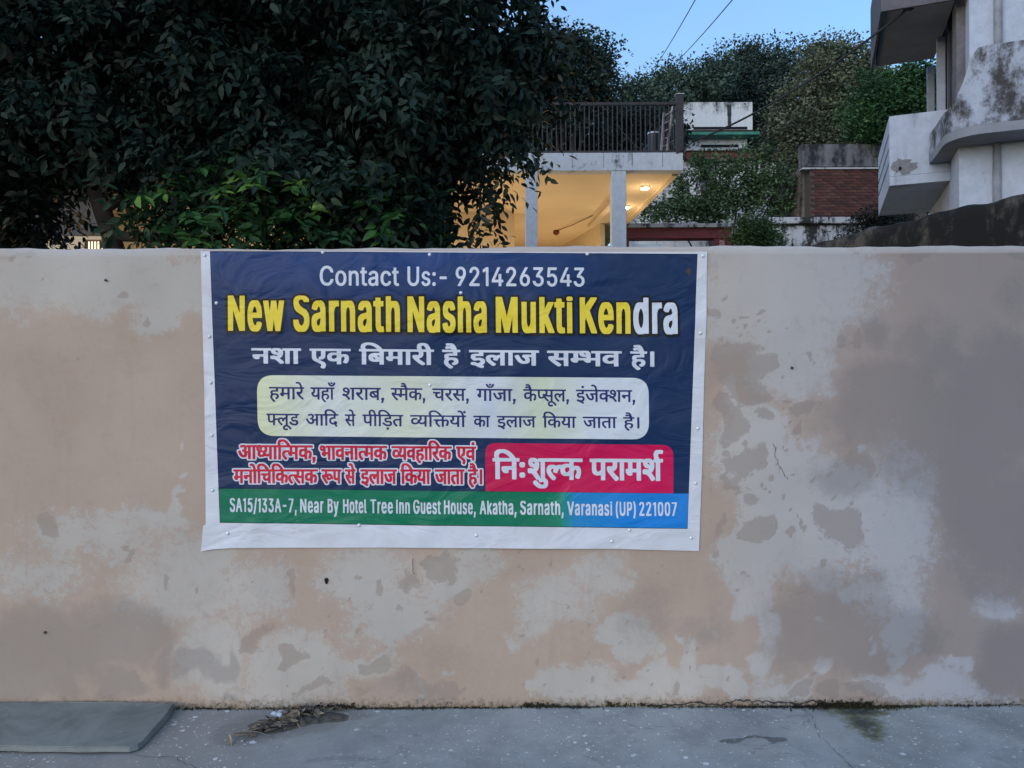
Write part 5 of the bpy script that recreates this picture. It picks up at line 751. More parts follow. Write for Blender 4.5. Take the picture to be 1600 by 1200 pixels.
[4339,3405,-16,5,-10,11,-3,7,0,18,3,13,-8,15,2,28,-20,6,-8,14,0,37,2,8,10,10,17,4,-8,13,-4,14,0,36,5,18,-7,22,0,45,6,25,8,17,16,25,22,27,11,6,31,0,11,-6,13,-17,5,-12,1,-17,18,-10,11,-11,16,-31,1,37,5,12,7,4,53,2,10,-4,4,-7,3,-8,0,-238,-6,-12,-11,-6,-48,0,-9,4,-23,-6,-18,-57,-12,-20,-10,-10,-11,-7,-14,-4],
[1080,3466,12,2,13,10,-27,0,-2,-4],
[1308,3467,3,-1,10,4,11,11,-27,0,-1,-9],
[3328,3479,4,0,9,5,11,12,-26,0,-2,-7],
[2009,3487,-9,5,-6,12,0,38,2,7,5,7,8,5,37,0,3,2,-25,4,-14,11,-7,20,1,31,8,20,21,40,40,60,10,5,36,-2,8,-6,13,-20,0,-29,24,-4,15,-10,18,-2,21,17,14,4,17,1,1,33,6,10,6,5,50,1,10,-5,7,-14,0,-169,15,-7,7,-13,0,-37,-7,-13,-10,-5,-58,-1],
[2619,3492,-9,5,-6,11,0,39,7,13,15,8,-10,24,0,36,7,21,11,19,-10,10,-7,15,-2,8,2,25,5,11,7,9,12,6,17,5,53,38,35,1,11,-7,13,-31,0,-19,-3,-8,4,-6,26,32,11,7,31,-1,9,-4,9,-11,7,8,9,4,48,0,8,-2,9,3,51,0,10,-5,6,-12,1,-46,22,24,21,11,39,2,21,-4,3,21,5,7,9,4,50,1,10,-5,5,-8,2,-179,18,-6,8,-14,0,-39,-6,-12,-6,-4,-95,-3],
[3779,3500,-9,6,-6,12,1,44,11,11,11,3,-9,7,-5,8,-1,25,13,48,18,40,10,16,13,12,11,8,15,4,36,0,13,-3,3,21,5,6,9,4,55,-1,9,3,47,0,11,-6,7,-15,17,21,10,5,30,0,12,-5,50,1,7,-2,9,3,47,0,10,-4,4,-6,3,-9,0,-176,18,-7,7,-13,0,-40,-5,-12,-7,-5,-143,-3],
[813,3552,56,-1,2,10,-3,1,-54,0],
[1469,3557,57,-1,9,2,-22,7,-15,9,-15,-11],
[3466,3573,47,0,3,9,-3,5,-5,2,-16,-10,-9,-3,-16,0],
[4047,3578,52,0,3,1,-31,4,-23,8,-2,-2],
[4455,3581,9,1,-1,93,-11,-24,-11,-15,7,-6,5,-11],
],
'red2': [
[912,3407,-14,5,0,11,5,20,3,2,25,-1,8,7,11,25,5,20,-2,3,-310,-2,0,32,29,1,3,2,0,62,-16,4,-6,10,0,18,7,18,9,12,9,6,25,2,7,-3,3,-7,3,-22,34,0,1,80,2,3,35,0,3,-2,0,-179,3,-3,98,1,0,50,-80,1,-5,3,-3,7,0,20,3,11,7,15,8,8,10,5,24,0,6,-3,4,-12,1,-20,25,0,0,96,2,3,35,0,3,-2,0,-178,4,-4,18,0,3,2,1,180,1,3,37,1,3,-2,0,-180,3,-4,19,0,3,2,0,180,2,3,35,1,3,-2,0,-180,2,-3,118,2,1,23,-2,3,-106,0,-1,30,2,3,28,1,-4,14,2,33,8,19,10,10,7,5,18,4,37,-2,1,39,2,3,35,0,3,-2,0,-180,3,-3,19,0,3,2,0,180,2,3,35,1,3,-2,0,-181,3,-3,83,0,11,2,0,18,-46,2,-15,7,-10,9,-8,16,-3,13,0,32,8,25,14,16,16,6,44,-1,1,39,1,3,38,0,1,-86,15,-20,4,0,5,8,2,20,-3,15,-11,28,1,10,17,13,20,-1,8,-16,5,-19,4,-27,0,-20,-5,-25,-8,-13,-11,-9,-10,-2,-33,0,0,-39,3,-3,195,2,4,21,-3,22,-23,0,-5,-2,-63,1,-21,9,-12,17,-6,21,0,20,3,16,13,28,28,36,21,0,13,-18,0,-8,-26,-33,-10,-26,1,-13,8,-10,6,-4,17,-3,13,1,8,21,17,30,48,64,21,0,13,-16,0,-10,-33,-41,-14,-22,0,-3,18,4,41,1,1,83,3,2,36,0,1,-184,2,-3,93,1,0,19,-45,1,-13,7,-11,10,-10,20,-2,31,5,29,5,10,9,10,10,6,17,4,35,-2,2,42,40,0,0,-86,8,-13,9,-9,7,8,3,20,-5,20,-9,22,0,12,17,14,20,0,11,-26,6,-27,-1,-39,-4,-16,-7,-13,-13,-10,-12,-3,-29,1,-1,-40,3,-2,78,0,2,-3,0,-28,-2,-3,-536,-5,-25,-41,-28,-30,-24,-15,-25,-6,-45,1,-15,7,-9,7,-8,13,-6,17,0,34,3,10,-3,2,-43,-1,-13,-25,-21,-28,-16,-16,-20,-13,-29,-9,-47,1,-19,10,-8,8,-7,14,-4,22,3,35,-19,1,-15,-51,-16,-30,-10,-8,-13,-4],
[2451,3415,-11,6,4,31,3,2,21,-1,4,4,10,21,7,30,-3,2,-103,0,0,33,41,1,5,17,-2,27,-25,1,-9,7,-2,7,2,29,21,46,38,60,21,-1,10,-15,1,-10,-35,-54,-5,-12,18,3,29,0,0,84,8,3,28,0,2,-3,0,-186,2,-2,18,-1,1,-32,-2,-2,-21,-1,-15,-62,-7,-16,-8,-9,-13,-7],
[3303,3420,-22,11,-12,16,-6,24,0,28,2,14,-15,4,1,32,20,4,1,191,36,1,3,-2,1,-191,89,-1,3,2,-1,20,-44,1,-11,5,-9,8,-10,16,-4,13,-1,32,5,26,8,15,9,8,22,8,35,-2,1,40,3,3,34,0,3,-2,0,-88,14,-21,4,2,4,7,2,23,-5,20,-8,21,1,13,16,12,20,0,13,-39,3,-17,0,-35,-5,-20,-9,-16,-12,-8,-38,-2,0,-43,82,-1,3,2,4,8,4,14,0,11,-6,12,-9,8,-11,5,-2,4,3,28,12,34,10,13,14,9,8,1,42,-1,1,48,39,0,1,-192,2,-2,18,0,3,3,1,191,3,2,36,-1,1,-193,1,-2,23,-1,0,-34,-283,-2,-5,-3,-16,-31,-17,-25,-25,-24,-17,-9,-18,-5],
[4346,3425,-10,3,-5,4,0,11,6,21,19,1,7,-3,8,5,-2,2,-26,1,-16,7,-1,12,6,20,2,2,19,0,13,-4,10,7,5,9,-79,1,-2,3,0,30,3,2,86,1,2,2,0,16,-3,2,-44,2,-15,7,-7,10,-4,13,0,27,7,24,-10,25,0,38,9,30,25,37,13,15,20,1,14,-17,0,-11,-25,-31,-12,-21,-4,-17,4,-19,6,-9,12,-6,9,0,11,9,5,12,-1,7,-10,12,-9,6,-1,9,8,24,20,0,15,-8,8,-8,6,-11,4,-18,0,-25,-9,-26,-12,-13,-10,-5,-13,-3,-35,0,-4,-7,0,-7,3,-6,7,-4,63,0,1,-54,1,-2,24,-1,1,-32,-2,-2,-26,-2,-16,-61,-9,-18,-10,-11,-18,-8],
[1079,3443,4,0,16,5,19,12,14,14,17,25,-86,-1,-8,-20,2,-14,8,-13],
[1306,3444,20,5,18,12,20,21,11,19,-86,0,-8,-24,2,-10,11,-16],
[3325,3457,6,-1,11,4,19,13,20,22,11,21,-82,0,-6,-15,-1,-17,8,-18],
[2017,3506,-2,3,1,32,48,0,3,2,3,28,-4,15,-29,-1,-6,2,-6,9,-1,21,4,16,14,29,22,37,24,34,21,0,11,-17,0,-10,-23,-32,-20,-32,0,-3,14,-11,8,31,8,11,12,6,29,0,12,-4,1,-13,-3,-15,7,17,3,1,20,0,12,-11,0,-10,-10,-28,-8,-15,-15,-19,-15,-8,-33,0,-11,4,-2,-32,3,-2,93,2,1,89,4,20,6,14,8,9,11,6,39,1,1,50,35,0,1,-188,1,-1,20,-1,0,-33],
[2627,3511,-2,3,0,28,2,3,74,1,3,2,-1,18,-35,0,-12,4,-10,7,-8,19,0,28,9,24,16,19,21,2,14,-6,6,0,8,6,4,7,-1,12,-9,10,-12,4,-20,-14,-28,0,-8,9,-2,19,7,13,15,7,11,2,52,38,20,0,7,-20,0,-14,-16,-9,15,-12,9,-19,2,-34,-3,-14,-6,-10,-11,-11,-16,-7,-36,0,-4,-4,-4,-10,3,-6,7,-5,56,0,1,-52,3,-3,126,2,3,1,0,32,-14,2,-15,7,-20,-9,-36,1,-18,10,-12,24,-2,33,8,30,16,28,28,35,4,2,17,-1,14,-17,1,-8,-31,-40,-12,-20,-4,-14,0,-8,6,-13,5,-4,12,9,-4,16,0,14,17,8,22,-1,6,-22,7,-12,5,-6,1,113,3,2,36,-1,1,-191,21,0,3,3,0,187,4,3,35,0,3,-2,0,-189,145,0,2,3,0,24,-65,1,-4,1,-7,22,0,8,16,19,9,19,1,16,-7,12,-9,-7,-11,-17,-9,-22,-13,-46,-24,1,-14,8,0,10,16,54,15,31,18,20,13,6,10,2,27,-2,11,-5,9,-9,8,-21,0,-32,-3,-14,-7,-18,2,-1,17,1,1,128,3,2,34,0,3,-2,0,-190,2,-2,24,-1,1,-31,-2,-3],
[3787,3520,-2,3,0,29,2,3,135,2,0,25,-1,3,-60,0,-4,3,-6,16,0,13,19,26,6,23,-3,12,-4,5,-12,-12,-8,-15,-20,-65,-20,-1,-13,7,-3,2,-1,10,13,48,17,37,7,12,10,10,18,8,32,-2,13,-7,5,-7,8,-22,0,-30,-3,-15,-8,-19,4,-2,14,2,0,127,2,3,35,0,3,-1,1,-193,1,-2,18,0,3,3,0,193,3,2,36,-1,1,-194,1,-2,5,-1,92,2,0,44,-30,-1,-22,3,-12,5,-12,13,-7,14,-2,13,1,35,11,33,26,39,5,3,18,-1,13,-17,0,-9,-20,-29,-9,-16,-5,-18,0,-8,4,-12,9,-8,12,-3,20,0,1,115,3,2,35,-1,1,-195,3,-1,19,0,1,196,3,2,35,-1,1,-194,2,-2,22,-1,0,-35],
[4487,3525,-2,3,0,230,3,2,35,0,2,-3,0,-230,-3,-2],
[716,3531,35,0,-1,66,-24,1,-10,-3],
[1670,3538,33,2,1,57,-2,4,-15,4,-20,-2,3,-19],
[2241,3543,27,-1,3,2,0,80,-6,10,-13,11,-8,-9,-4,-15],
[2466,3544,23,1,2,2,0,59,-4,3,-10,3,-9,0,-5,-3,3,-20],
[3575,3554,21,0,3,2,0,85,-14,17,-12,7,-12,-9,-7,-15,13,-13,9,-20,2,-37],
[1363,3592,24,1,1,29,-12,15,-14,9,-8,-5,-4,-5,-5,-18,5,-16],
[1166,3596,18,-1,1,26,-14,16,-13,7,-11,-9,-4,-13,6,-16,5,-6],
[1818,3596,21,2,1,29,-4,7,-10,10,-10,6,-11,-7,-5,-10,-1,-11,5,-17],
[2135,3608,8,6,7,9,6,16,-20,0,-4,-3,-3,-17],
[3380,3611,23,1,1,30,-8,13,-9,8,-8,4,-9,-8,-6,-21,5,-17],
],
'free': [
[4793,3215,-19,4,-21,9,-12,8,-12,12,-10,16,-6,28,0,35,4,22,-28,1,-1,2,0,51,38,1,3,2,0,274,68,1,3,-2,1,-273,106,0,81,2,0,72,-139,0,-8,2,-10,6,-5,11,0,30,8,22,11,16,9,9,17,11,47,2,9,-4,8,-11,2,-38,51,0,1,148,3,2,66,0,1,-275,3,-2,45,-1,0,-51,-60,-3,-29,-43,-32,-35,-27,-23,-38,-23,-34,-11,-26,-4],
[7256,3245,-17,4,-13,7,-13,12,-9,15,-5,26,0,28,3,19,8,28,-2,2,-16,1,-1,28,-24,-23,-15,-8,-18,-4,-57,1,-19,8,-14,12,0,-15,-3,-2,-838,-12,-3,4,0,48,2,2,30,0,3,2,0,123,4,25,11,26,6,9,13,11,24,11,19,3,34,0,28,-3,1,76,4,3,60,0,3,-1,1,-280,111,1,6,19,1,18,-3,13,-8,17,-3,2,-11,-6,-10,-1,-32,0,-17,5,-9,17,0,32,11,29,32,45,52,62,35,37,4,1,30,0,23,-28,-1,-18,-53,-53,-35,-44,29,-20,13,-13,13,-20,8,-28,1,-39,-2,-23,1,-3,37,-1,3,2,1,283,63,1,3,-2,0,-279,2,-3,20,0,38,1,3,2,0,97,-28,5,-7,5,-4,10,2,33,10,22,12,17,22,15,40,1,9,-3,8,-10,3,-10,1,-27,62,1,2,3,1,126,66,0,1,-283,3,-1,30,0,3,1,0,27,5,20,16,23,13,11,13,6,43,10,-16,17,-12,-6,-13,-3,-35,0,-15,5,-6,7,-4,10,0,33,3,9,9,11,15,7,36,2,29,32,42,66,4,2,30,-1,28,-24,-2,-19,-30,-45,-27,-35,24,-27,16,-35,5,-25,2,-20,-2,-36,-3,-18,3,-2,22,0,2,3,0,282,11,3,55,0,2,-3,0,-282,3,-2,42,0,1,-51,-3,-3,-53,-1,-16,-34,-4,-25,7,-17,11,-9,17,7,34,-1,9,-32,0,-17,-2,-2,-16,-8,-19,-4],
[4828,3271,20,1,26,8,28,15,33,28,17,19,8,11,-163,-2,-9,-18,-4,-14,3,-17,12,-18,14,-9],
[5301,3354,-13,1,-17,7,-18,17,-8,24,1,41,7,19,8,13,12,11,25,13,34,7,-14,16,-20,-8,-44,0,-10,4,-5,5,-5,14,0,29,5,14,14,11,9,3,32,0,3,2,32,38,38,58,35,0,1,9,11,31,32,1,20,-8,9,5,7,7,4,10,-4,11,-10,11,-15,5,-20,-7,-25,-16,-18,-19,-22,-29,-33,0,-24,19,-1,20,21,29,31,30,30,19,18,6,19,3,55,0,19,-4,17,-9,12,-11,12,-24,3,-39,-5,-30,-9,-17,-11,-10,-23,-14,-1,-253,2,-3,328,4,49,1,3,2,0,24,-2,2,-65,-1,-23,5,-23,13,-55,-1,-15,3,-24,10,-24,-11,-12,-3,-57,0,-23,9,-14,11,-14,23,-4,16,0,46,3,15,6,18,16,29,29,35,35,37,34,-1,21,-24,1,-16,-2,-4,-47,-50,-17,-24,-6,-12,-6,-18,2,-12,8,-15,10,-6,7,3,14,10,-8,28,0,17,34,13,31,0,11,-34,11,-18,10,-11,8,-6,9,0,1,43,2,13,4,14,11,19,20,18,26,10,55,1,21,-4,1,62,2,3,63,1,1,-130,12,-17,11,-11,8,-4,6,5,6,11,3,11,0,16,-8,30,-15,32,0,17,30,22,31,0,8,-11,8,-16,8,-27,6,-32,0,-47,-7,-29,-11,-19,-14,-12,-10,-5,-20,-5,-51,2,-1,-60,3,-2,135,2,2,-3,0,-48,-2,-3,-687,-9,-3,2,-1,23,-23,-21,-20,-8,-18,-3],
[5318,3409,8,4,9,9,7,14,2,13,-17,-6,-13,-11,-4,-13],
[5410,3414,24,1,2,3,0,251,-1,3,-7,2,-2,-2,0,-19,-4,-7,-24,-36,-29,-36,26,-31,13,-31,6,-29,0,-45],
[5129,3419,-10,4,-5,5,-9,15,0,31,7,16,10,8,9,3,38,0,15,-7,6,-7,4,-10,0,-33,-6,-13,-11,-9,-9,-3],
[6303,3428,34,0,35,1,3,2,0,120,-22,19,-20,10,-10,-4,-9,-9,-9,-21,-3,-23],
[7109,3436,9,4,13,16,6,16,0,5,-18,-5,-14,-11,-5,-13],
[6867,3437,60,-1,4,2,-1,99,-63,0],
[5844,3504,39,4,1,41,-9,13,-11,9,-11,9,-12,5,-13,-7,-6,-6,-8,-14,-3,-15,3,-12,7,-13,13,-10],
[5129,3579,-10,4,-5,5,-9,15,0,31,7,16,10,8,9,3,38,0,15,-7,6,-7,4,-11,0,-32,-7,-14,-10,-8,-9,-3],
],
'address': [
[612,3943,-10,5,-12,14,-4,15,2,35,5,17,8,14,31,23,5,7,5,14,0,14,-6,18,-9,9,-5,-2,-8,-9,-7,-24,-22,-1,-1,17,6,29,9,15,13,9,21,2,8,-2,10,-6,10,-17,6,-28,0,-33,-4,-20,-6,-14,-13,-14,-18,-12,-8,-8,-5,-11,-2,-15,5,-10,8,-6,7,1,5,5,7,16,22,-1,1,-12,-6,-19,-13,-13,-8,-2],
[987,3944,-33,247,2,6,20,0,3,-5,30,-233,-1,-15],
[716,3945,-6,21,-31,182,0,10,5,3,19,-1,10,-61,4,-1,21,0,4,4,10,58,5,2,19,0,1,-8,-36,-206,-10,-3],
[814,3948,-21,18,0,23,3,2,10,0,3,-2,2,2,0,170,3,1,20,0,2,-3,0,-210,-3,-1],
[872,3949,-3,19,-4,79,11,5,11,0,10,-8,4,0,6,8,4,10,4,29,-3,20,-4,12,-6,8,-3,0,-5,-7,-8,-25,-21,0,-1,22,6,25,8,13,14,8,16,0,14,-8,11,-21,7,-42,-1,-33,-4,-21,-11,-25,-7,-7,-6,-2,-19,-1,1,-25,3,-9,38,0,1,-22,-3,-2],
[1046,3952,-22,17,0,25,3,2,9,0,6,-3,2,1,0,170,4,3,18,0,2,-3,-1,-211,-3,-2],
[1098,3953,-2,3,1,20,26,0,12,3,-21,48,0,27,2,3,8,1,9,4,7,7,5,15,1,24,-5,19,-9,9,-6,-3,-4,-7,-6,-23,-23,0,-2,3,2,21,7,25,13,15,10,4,18,0,11,-5,10,-13,9,-32,0,-39,-5,-25,-9,-16,-14,-10,24,-55,0,-20,-13,-4],
[1198,3954,-2,3,1,21,37,2,-20,48,0,30,13,2,11,9,6,13,2,26,-5,20,-5,8,-5,2,-10,-12,-6,-20,-23,0,-1,15,3,15,6,18,11,14,10,4,21,0,9,-3,9,-11,7,-17,4,-22,0,-33,-4,-22,-9,-20,-15,-12,24,-55,0,-20,-3,-2],
[1323,3956,-28,153,-9,60,3,2,23,-1,8,-54,2,-8,2,0,25,2,10,62,24,0,2,-9,-35,-204,-3,-3],
[1502,3960,-2,3,1,20,45,1,3,2,-43,181,2,8,23,0,2,-4,42,-180,1,-29,-3,-2],
[1682,3963,-2,3,0,210,3,2,20,0,3,-2,1,-135,41,136,3,2,25,0,2,-3,-1,-210,-3,-2,-20,0,-3,2,0,115,-41,-117,-3,-1],
[2111,3970,-2,3,0,210,3,2,47,1,14,-5,8,-9,5,-11,4,-22,-1,-45,-7,-21,-6,-10,6,-12,4,-19,-1,-35,-7,-16,-11,-8,-20,-3],
[2352,3975,-2,3,0,209,6,3,17,0,2,-2,1,-101,27,-1,7,2,1,3,0,97,3,2,20,0,2,-3,0,-209,-4,-3,-20,1,-1,76,-3,2,-22,0,-11,-3,0,-74,-3,-2],
[2684,3980,-2,3,2,190,3,13,6,8,21,2,5,-3,0,-19,-2,-9,-6,-2,-3,-4,-2,-18,0,-159,-3,-2],
[2779,3983,-1,3,0,20,29,0,3,2,0,188,3,2,21,-1,2,-3,0,-185,3,-1,29,-1,1,-21,-13,-4],
[2548,3989,-2,3,0,21,-9,2,-2,3,0,25,10,4,1,2,0,117,4,16,6,9,7,4,18,0,5,-4,-2,-28,-11,-2,-3,-8,0,-104,2,-3,12,-2,0,-27,-13,-3,-2,-25],
[3182,3989,-2,3,0,210,3,2,20,0,2,-3,0,-210,-3,-2],
[3484,3993,-12,5,-9,9,-9,15,-4,12,-4,40,3,65,8,35,13,27,14,10,25,0,8,-3,10,-9,11,-26,6,-27,1,-55,-7,-3,-44,0,0,31,23,2,2,3,-3,23,-5,15,-10,13,-7,0,-6,-6,-6,-12,-8,-29,-3,-47,4,-33,4,-14,5,-7,12,-8,7,3,7,6,5,9,4,17,23,0,2,-12,-6,-21,-11,-18,-6,-5,-13,-5],
[2135,3996,12,-1,6,3,8,13,0,13,-3,12,-4,8,-7,6,-11,0,-2,-2],
[1826,4002,-8,4,-6,10,-11,28,-3,30,1,50,4,22,5,15,7,12,7,7,9,3,21,1,9,-4,10,-12,8,-22,-1,-12,-11,-7,-11,-1,-9,20,-4,4,-4,0,-10,-14,-5,-30,3,-2,52,0,0,-52,-7,-26,-11,-19,-10,-6],
[1922,4003,-8,3,-11,15,-7,21,1,6,11,9,13,0,6,-14,9,-7,7,11,2,19,-5,6,-29,10,-11,11,-5,16,-1,14,4,39,8,15,10,8,16,1,14,-4,23,0,2,-3,0,-125,-4,-26,-5,-12,-9,-11,-9,-2],
[3927,4003,-2,3,0,208,3,2,19,0,3,-2,1,-99,30,-1,7,2,1,2,0,98,3,2,20,-1,2,-3,0,-208,-3,-2,-19,0,-3,2,-1,74,-29,1,-9,-3,0,-74,-3,-2],
[2024,4004,-28,1,-2,2,0,174,2,3,20,0,3,-2,1,-120,3,-11,7,-10,16,-4,0,-32],
[2203,4009,-2,12,28,163,-8,30,-12,4,-3,25,6,4,20,0,9,-8,8,-21,33,-206,-3,-2,-20,0,-3,2,-14,88,-15,-88,-3,-3],
[727,4011,2,1,7,49,-2,4,-13,0,-2,-2],
[3837,4011,-2,3,0,22,-9,2,-2,3,0,25,3,2,7,1,1,3,0,116,5,19,6,7,7,3,16,0,7,-3,0,-13,-3,-16,-10,-2,-4,-12,0,-99,2,-3,13,-1,1,-29,-16,-2,-1,-25],
[2478,4013,-13,13,-9,26,-4,29,2,58,9,37,8,13,11,6,17,0,12,-7,7,-12,6,-17,5,-36,-2,-54,-5,-26,-11,-24,-10,-6],
[4519,4013,-3,6,-36,205,3,2,24,0,10,-61,26,-1,4,3,10,59,2,1,22,0,1,-1,0,-12,-36,-198,-3,-3],
[4599,4014,-1,3,0,209,9,3,14,0,1,-2,1,-61,23,61,27,2,2,-8,-33,-93,29,-65,1,-10,-3,-2,-24,1,-22,45,-1,-81,-3,-2],
[2619,4015,-7,5,-7,11,-9,31,-2,22,1,57,5,26,10,21,7,7,6,2,19,0,9,-3,9,-12,6,-20,1,-14,-10,-8,-11,0,-9,19,-5,4,-5,-6,-5,-13,-4,-25,3,-1,47,0,-1,-46,-5,-29,-11,-23,-9,-5],
[4839,4019,-1,3,0,209,3,1,18,0,3,-1,1,-112,4,-18,9,-13,7,11,3,13,0,119,10,3,13,0,2,-3,0,-133,-3,-17,-6,-17,-9,-9,-20,-1,-10,2,-1,-37],
[2916,4020,-27,1,-1,2,0,173,1,3,20,0,3,-2,2,-120,3,-10,6,-10,4,-3,13,-2,-1,-31],
[1334,4022,3,6,7,40,-2,7,-14,0,-1,-2],
[2979,4022,-6,3,-8,9,-7,17,-4,16,-4,42,1,32,9,38,10,17,14,8,20,0,10,-5,7,-7,7,-16,3,-22,-12,-7,-11,-1,-9,21,-5,3,-3,-2,-9,-14,-6,-28,3,-2,53,0,-1,-51,-6,-27,-7,-13,-6,-7,-9,-5],
[5149,4022,-17,5,-12,11,-6,18,0,27,5,21,11,18,35,24,7,8,4,12,-1,20,-6,12,-8,8,-4,1,-6,-3,-8,-10,-6,-23,-25,-1,-2,7,4,27,11,24,16,12,27,1,16,-7,12,-17,6,-25,0,-38,-5,-20,-6,-11,-7,-9,-34,-22,-7,-11,-3,-17,6,-11,10,-6,13,7,8,15,23,-1,1,-12,-5,-15,-12,-13,-12,-5],
[3078,4023,-7,3,-8,8,-12,30,-3,28,1,56,6,29,11,20,13,8,23,0,10,-5,9,-12,6,-19,2,-12,-11,-8,-14,0,-8,20,-4,2,-4,0,-9,-13,-6,-30,3,-2,53,-1,-2,-53,-9,-31,-10,-13,-11,-5],
[3229,4026,-1,3,0,174,3,2,18,0,3,-2,1,-111,4,-20,4,-9,5,-2,6,10,4,23,0,109,3,2,19,0,2,-3,0,-130,-5,-28,-6,-11,-8,-6],
[3351,4028,-5,2,-22,-1,-3,2,0,173,3,2,19,0,3,-2,0,-116,4,-16,8,-10,7,9,4,17,0,118,3,2,20,-1,2,-3,0,-122,-3,-23,-4,-15,-8,-12,-8,-4],
[4783,4028,-2,3,0,21,-9,2,-2,3,0,26,9,2,2,3,0,113,6,21,7,9,7,3,16,0,6,-3,1,-14,-3,-16,-11,-2,-4,-10,0,-101,2,-3,14,-1,0,-27,-15,-4,-2,-25],
[3566,4033,-2,3,0,132,6,29,7,10,9,5,18,0,7,-2,22,1,2,-3,0,-172,-3,-2,-19,0,-2,2,0,107,-5,25,-8,10,-6,-10,-4,-21,-1,-113,-3,-2],
[5658,4033,-2,3,0,208,3,2,20,0,3,-2,1,-115,6,-20,4,-5,4,-1,8,10,4,16,0,117,3,2,21,-1,2,-3,0,-122,-7,-35,-7,-13,-5,-4,-7,-1,-26,1,-1,-37],
[3679,4034,-11,10,-6,13,-6,19,-4,30,2,51,8,34,10,18,9,6,20,1,10,-3,9,-9,7,-16,3,-21,-11,-8,-12,0,-7,18,-7,5,-10,-15,-5,-29,3,-2,50,1,-1,-51,-8,-32,-8,-13,-11,-7],
[1837,4036,5,0,8,12,4,16,-1,9,-26,1,-3,-2,4,-21],
[3768,4035,-10,8,-8,15,-2,13,0,33,8,24,31,24,3,16,-5,13,-6,2,-7,-9,-4,-14,-11,-1,-11,5,-1,13,5,21,12,16,10,3,16,0,11,-4,7,-7,5,-10,4,-17,0,-33,-9,-24,-31,-24,-2,-7,0,-10,5,-12,4,-1,5,8,4,12,12,1,10,-6,1,-11,-6,-20,-9,-13,-7,-4],
[5848,4036,-2,3,2,17,36,190,3,4,25,0,3,-6,37,-196,0,-9,-3,-1,-21,0,-3,1,-26,131,-26,-131,-2,-3],
[4059,4040,-7,4,-8,10,-9,27,-4,28,2,57,7,32,11,18,12,6,16,0,8,-2,7,-7,9,-20,7,-34,0,-55,-7,-35,-9,-20,-12,-9],
[6617,4041,-7,15,-9,46,-2,34,1,78,5,40,10,47,3,1,19,0,3,-1,0,-8,-9,-40,-6,-46,-1,-65,5,-51,11,-47,-2,-3],
[4129,4043,-1,3,0,132,6,29,8,12,9,3,15,0,7,-2,24,1,2,-3,0,-172,-3,-2,-19,0,-3,2,0,111,-6,22,-6,9,-7,-10,-4,-19,0,-115,-3,-2],
[5597,4043,-2,3,0,20,-9,2,-2,3,0,26,9,2,2,3,1,116,6,18,7,9,7,2,18,0,7,-4,-2,-25,-2,-3,-12,-2,-4,-12,0,-98,2,-3,15,-1,1,-28,-17,-3,-2,-25],
[4237,4044,-10,9,-7,14,-2,12,0,33,4,16,5,9,27,21,6,14,-3,12,-6,7,-7,-4,-7,-19,-11,0,-9,4,-2,12,5,22,11,15,8,4,22,0,13,-10,8,-18,3,-20,-1,-25,-8,-22,-30,-22,-4,-15,3,-12,6,-5,5,7,5,14,12,0,9,-5,0,-14,-5,-19,-10,-13,-5,-2],
[6521,4044,-6,8,2,17,5,5,18,-1,5,-7,-2,-18,-5,-4],
[4324,4045,-5,3,-7,9,-11,29,-3,27,1,58,8,32,8,15,12,8,22,0,8,-4,9,-11,6,-19,2,-14,-11,-8,-12,0,-8,18,-6,4,-5,-5,-7,-15,-2,-23,3,-1,48,0,0,-49,-6,-26,-9,-20,-12,-8],
[6873,4045,-2,9,10,37,4,26,3,74,-7,57,-10,55,2,3,19,2,4,-4,5,-21,9,-54,2,-32,-1,-73,-4,-35,-11,-41,-3,-3],
[2489,4047,6,4,5,11,5,35,-3,37,-4,15,-7,11,-4,-3,-5,-11,-6,-33,3,-41,5,-18],
[2630,4049,7,7,4,11,3,17,-2,3,-21,0,-2,-1,3,-20],
[6662,4050,-2,3,0,150,5,29,8,17,13,14,10,4,26,-1,9,-7,9,-12,5,-13,5,-25,1,-156,-3,-2,-20,0,-3,2,0,141,-8,27,-11,11,-7,-4,-7,-11,-7,-29,0,-136,-3,-2],
[4711,4052,-10,4,-7,8,-6,14,-3,19,11,9,12,0,7,-15,8,-7,8,14,1,15,-5,7,-29,10,-10,12,-6,25,1,22,2,18,9,19,12,7,18,1,9,-4,23,0,2,-3,0,-128,-3,-20,-7,-16,-9,-9,-8,-3],
[6777,4053,-2,3,0,207,8,3,15,0,2,-3,0,-76,3,-2,21,0,9,-3,7,-5,6,-9,9,-31,1,-43,-6,-23,-5,-8,-8,-6,-15,-4],
[2990,4056,5,0,6,10,5,20,-2,8,-25,0,-3,-2,6,-24],
[6992,4055,-11,6,-9,13,-4,12,-1,21,25,0,3,-18,11,-9,9,6,5,17,-8,33,-45,105,-1,26,3,2,75,1,2,-3,-1,-29,-41,-2,-3,-2,39,-91,5,-26,-2,-35,-6,-14,-11,-10,-8,-3],
[1412,4056,-2,3,1,29,55,0,-1,-31],
[3088,4057,4,1,6,11,4,15,2,9,-2,2,-25,0,-3,-2,5,-25],
[4954,4057,-6,3,-9,11,-6,16,-1,15,10,8,12,0,9,-17,6,-4,6,7,4,21,-6,8,-30,10,-8,11,-6,23,0,27,3,16,6,15,13,10,51,-2,2,-3,0,-126,-3,-22,-6,-16,-8,-9,-6,-3],
[7102,4057,-13,6,-10,14,-4,12,1,20,23,0,4,-18,5,-7,5,-3,10,8,4,12,0,7,-7,30,-46,105,0,26,3,2,76,0,2,-3,-1,-29,-43,0,-2,-2,38,-91,5,-25,0,-33,-6,-16,-12,-12,-11,-4],
[7206,4060,-24,18,-1,25,12,2,8,-5,1,2,1,169,3,1,21,0,2,-3,0,-207,-3,-2],
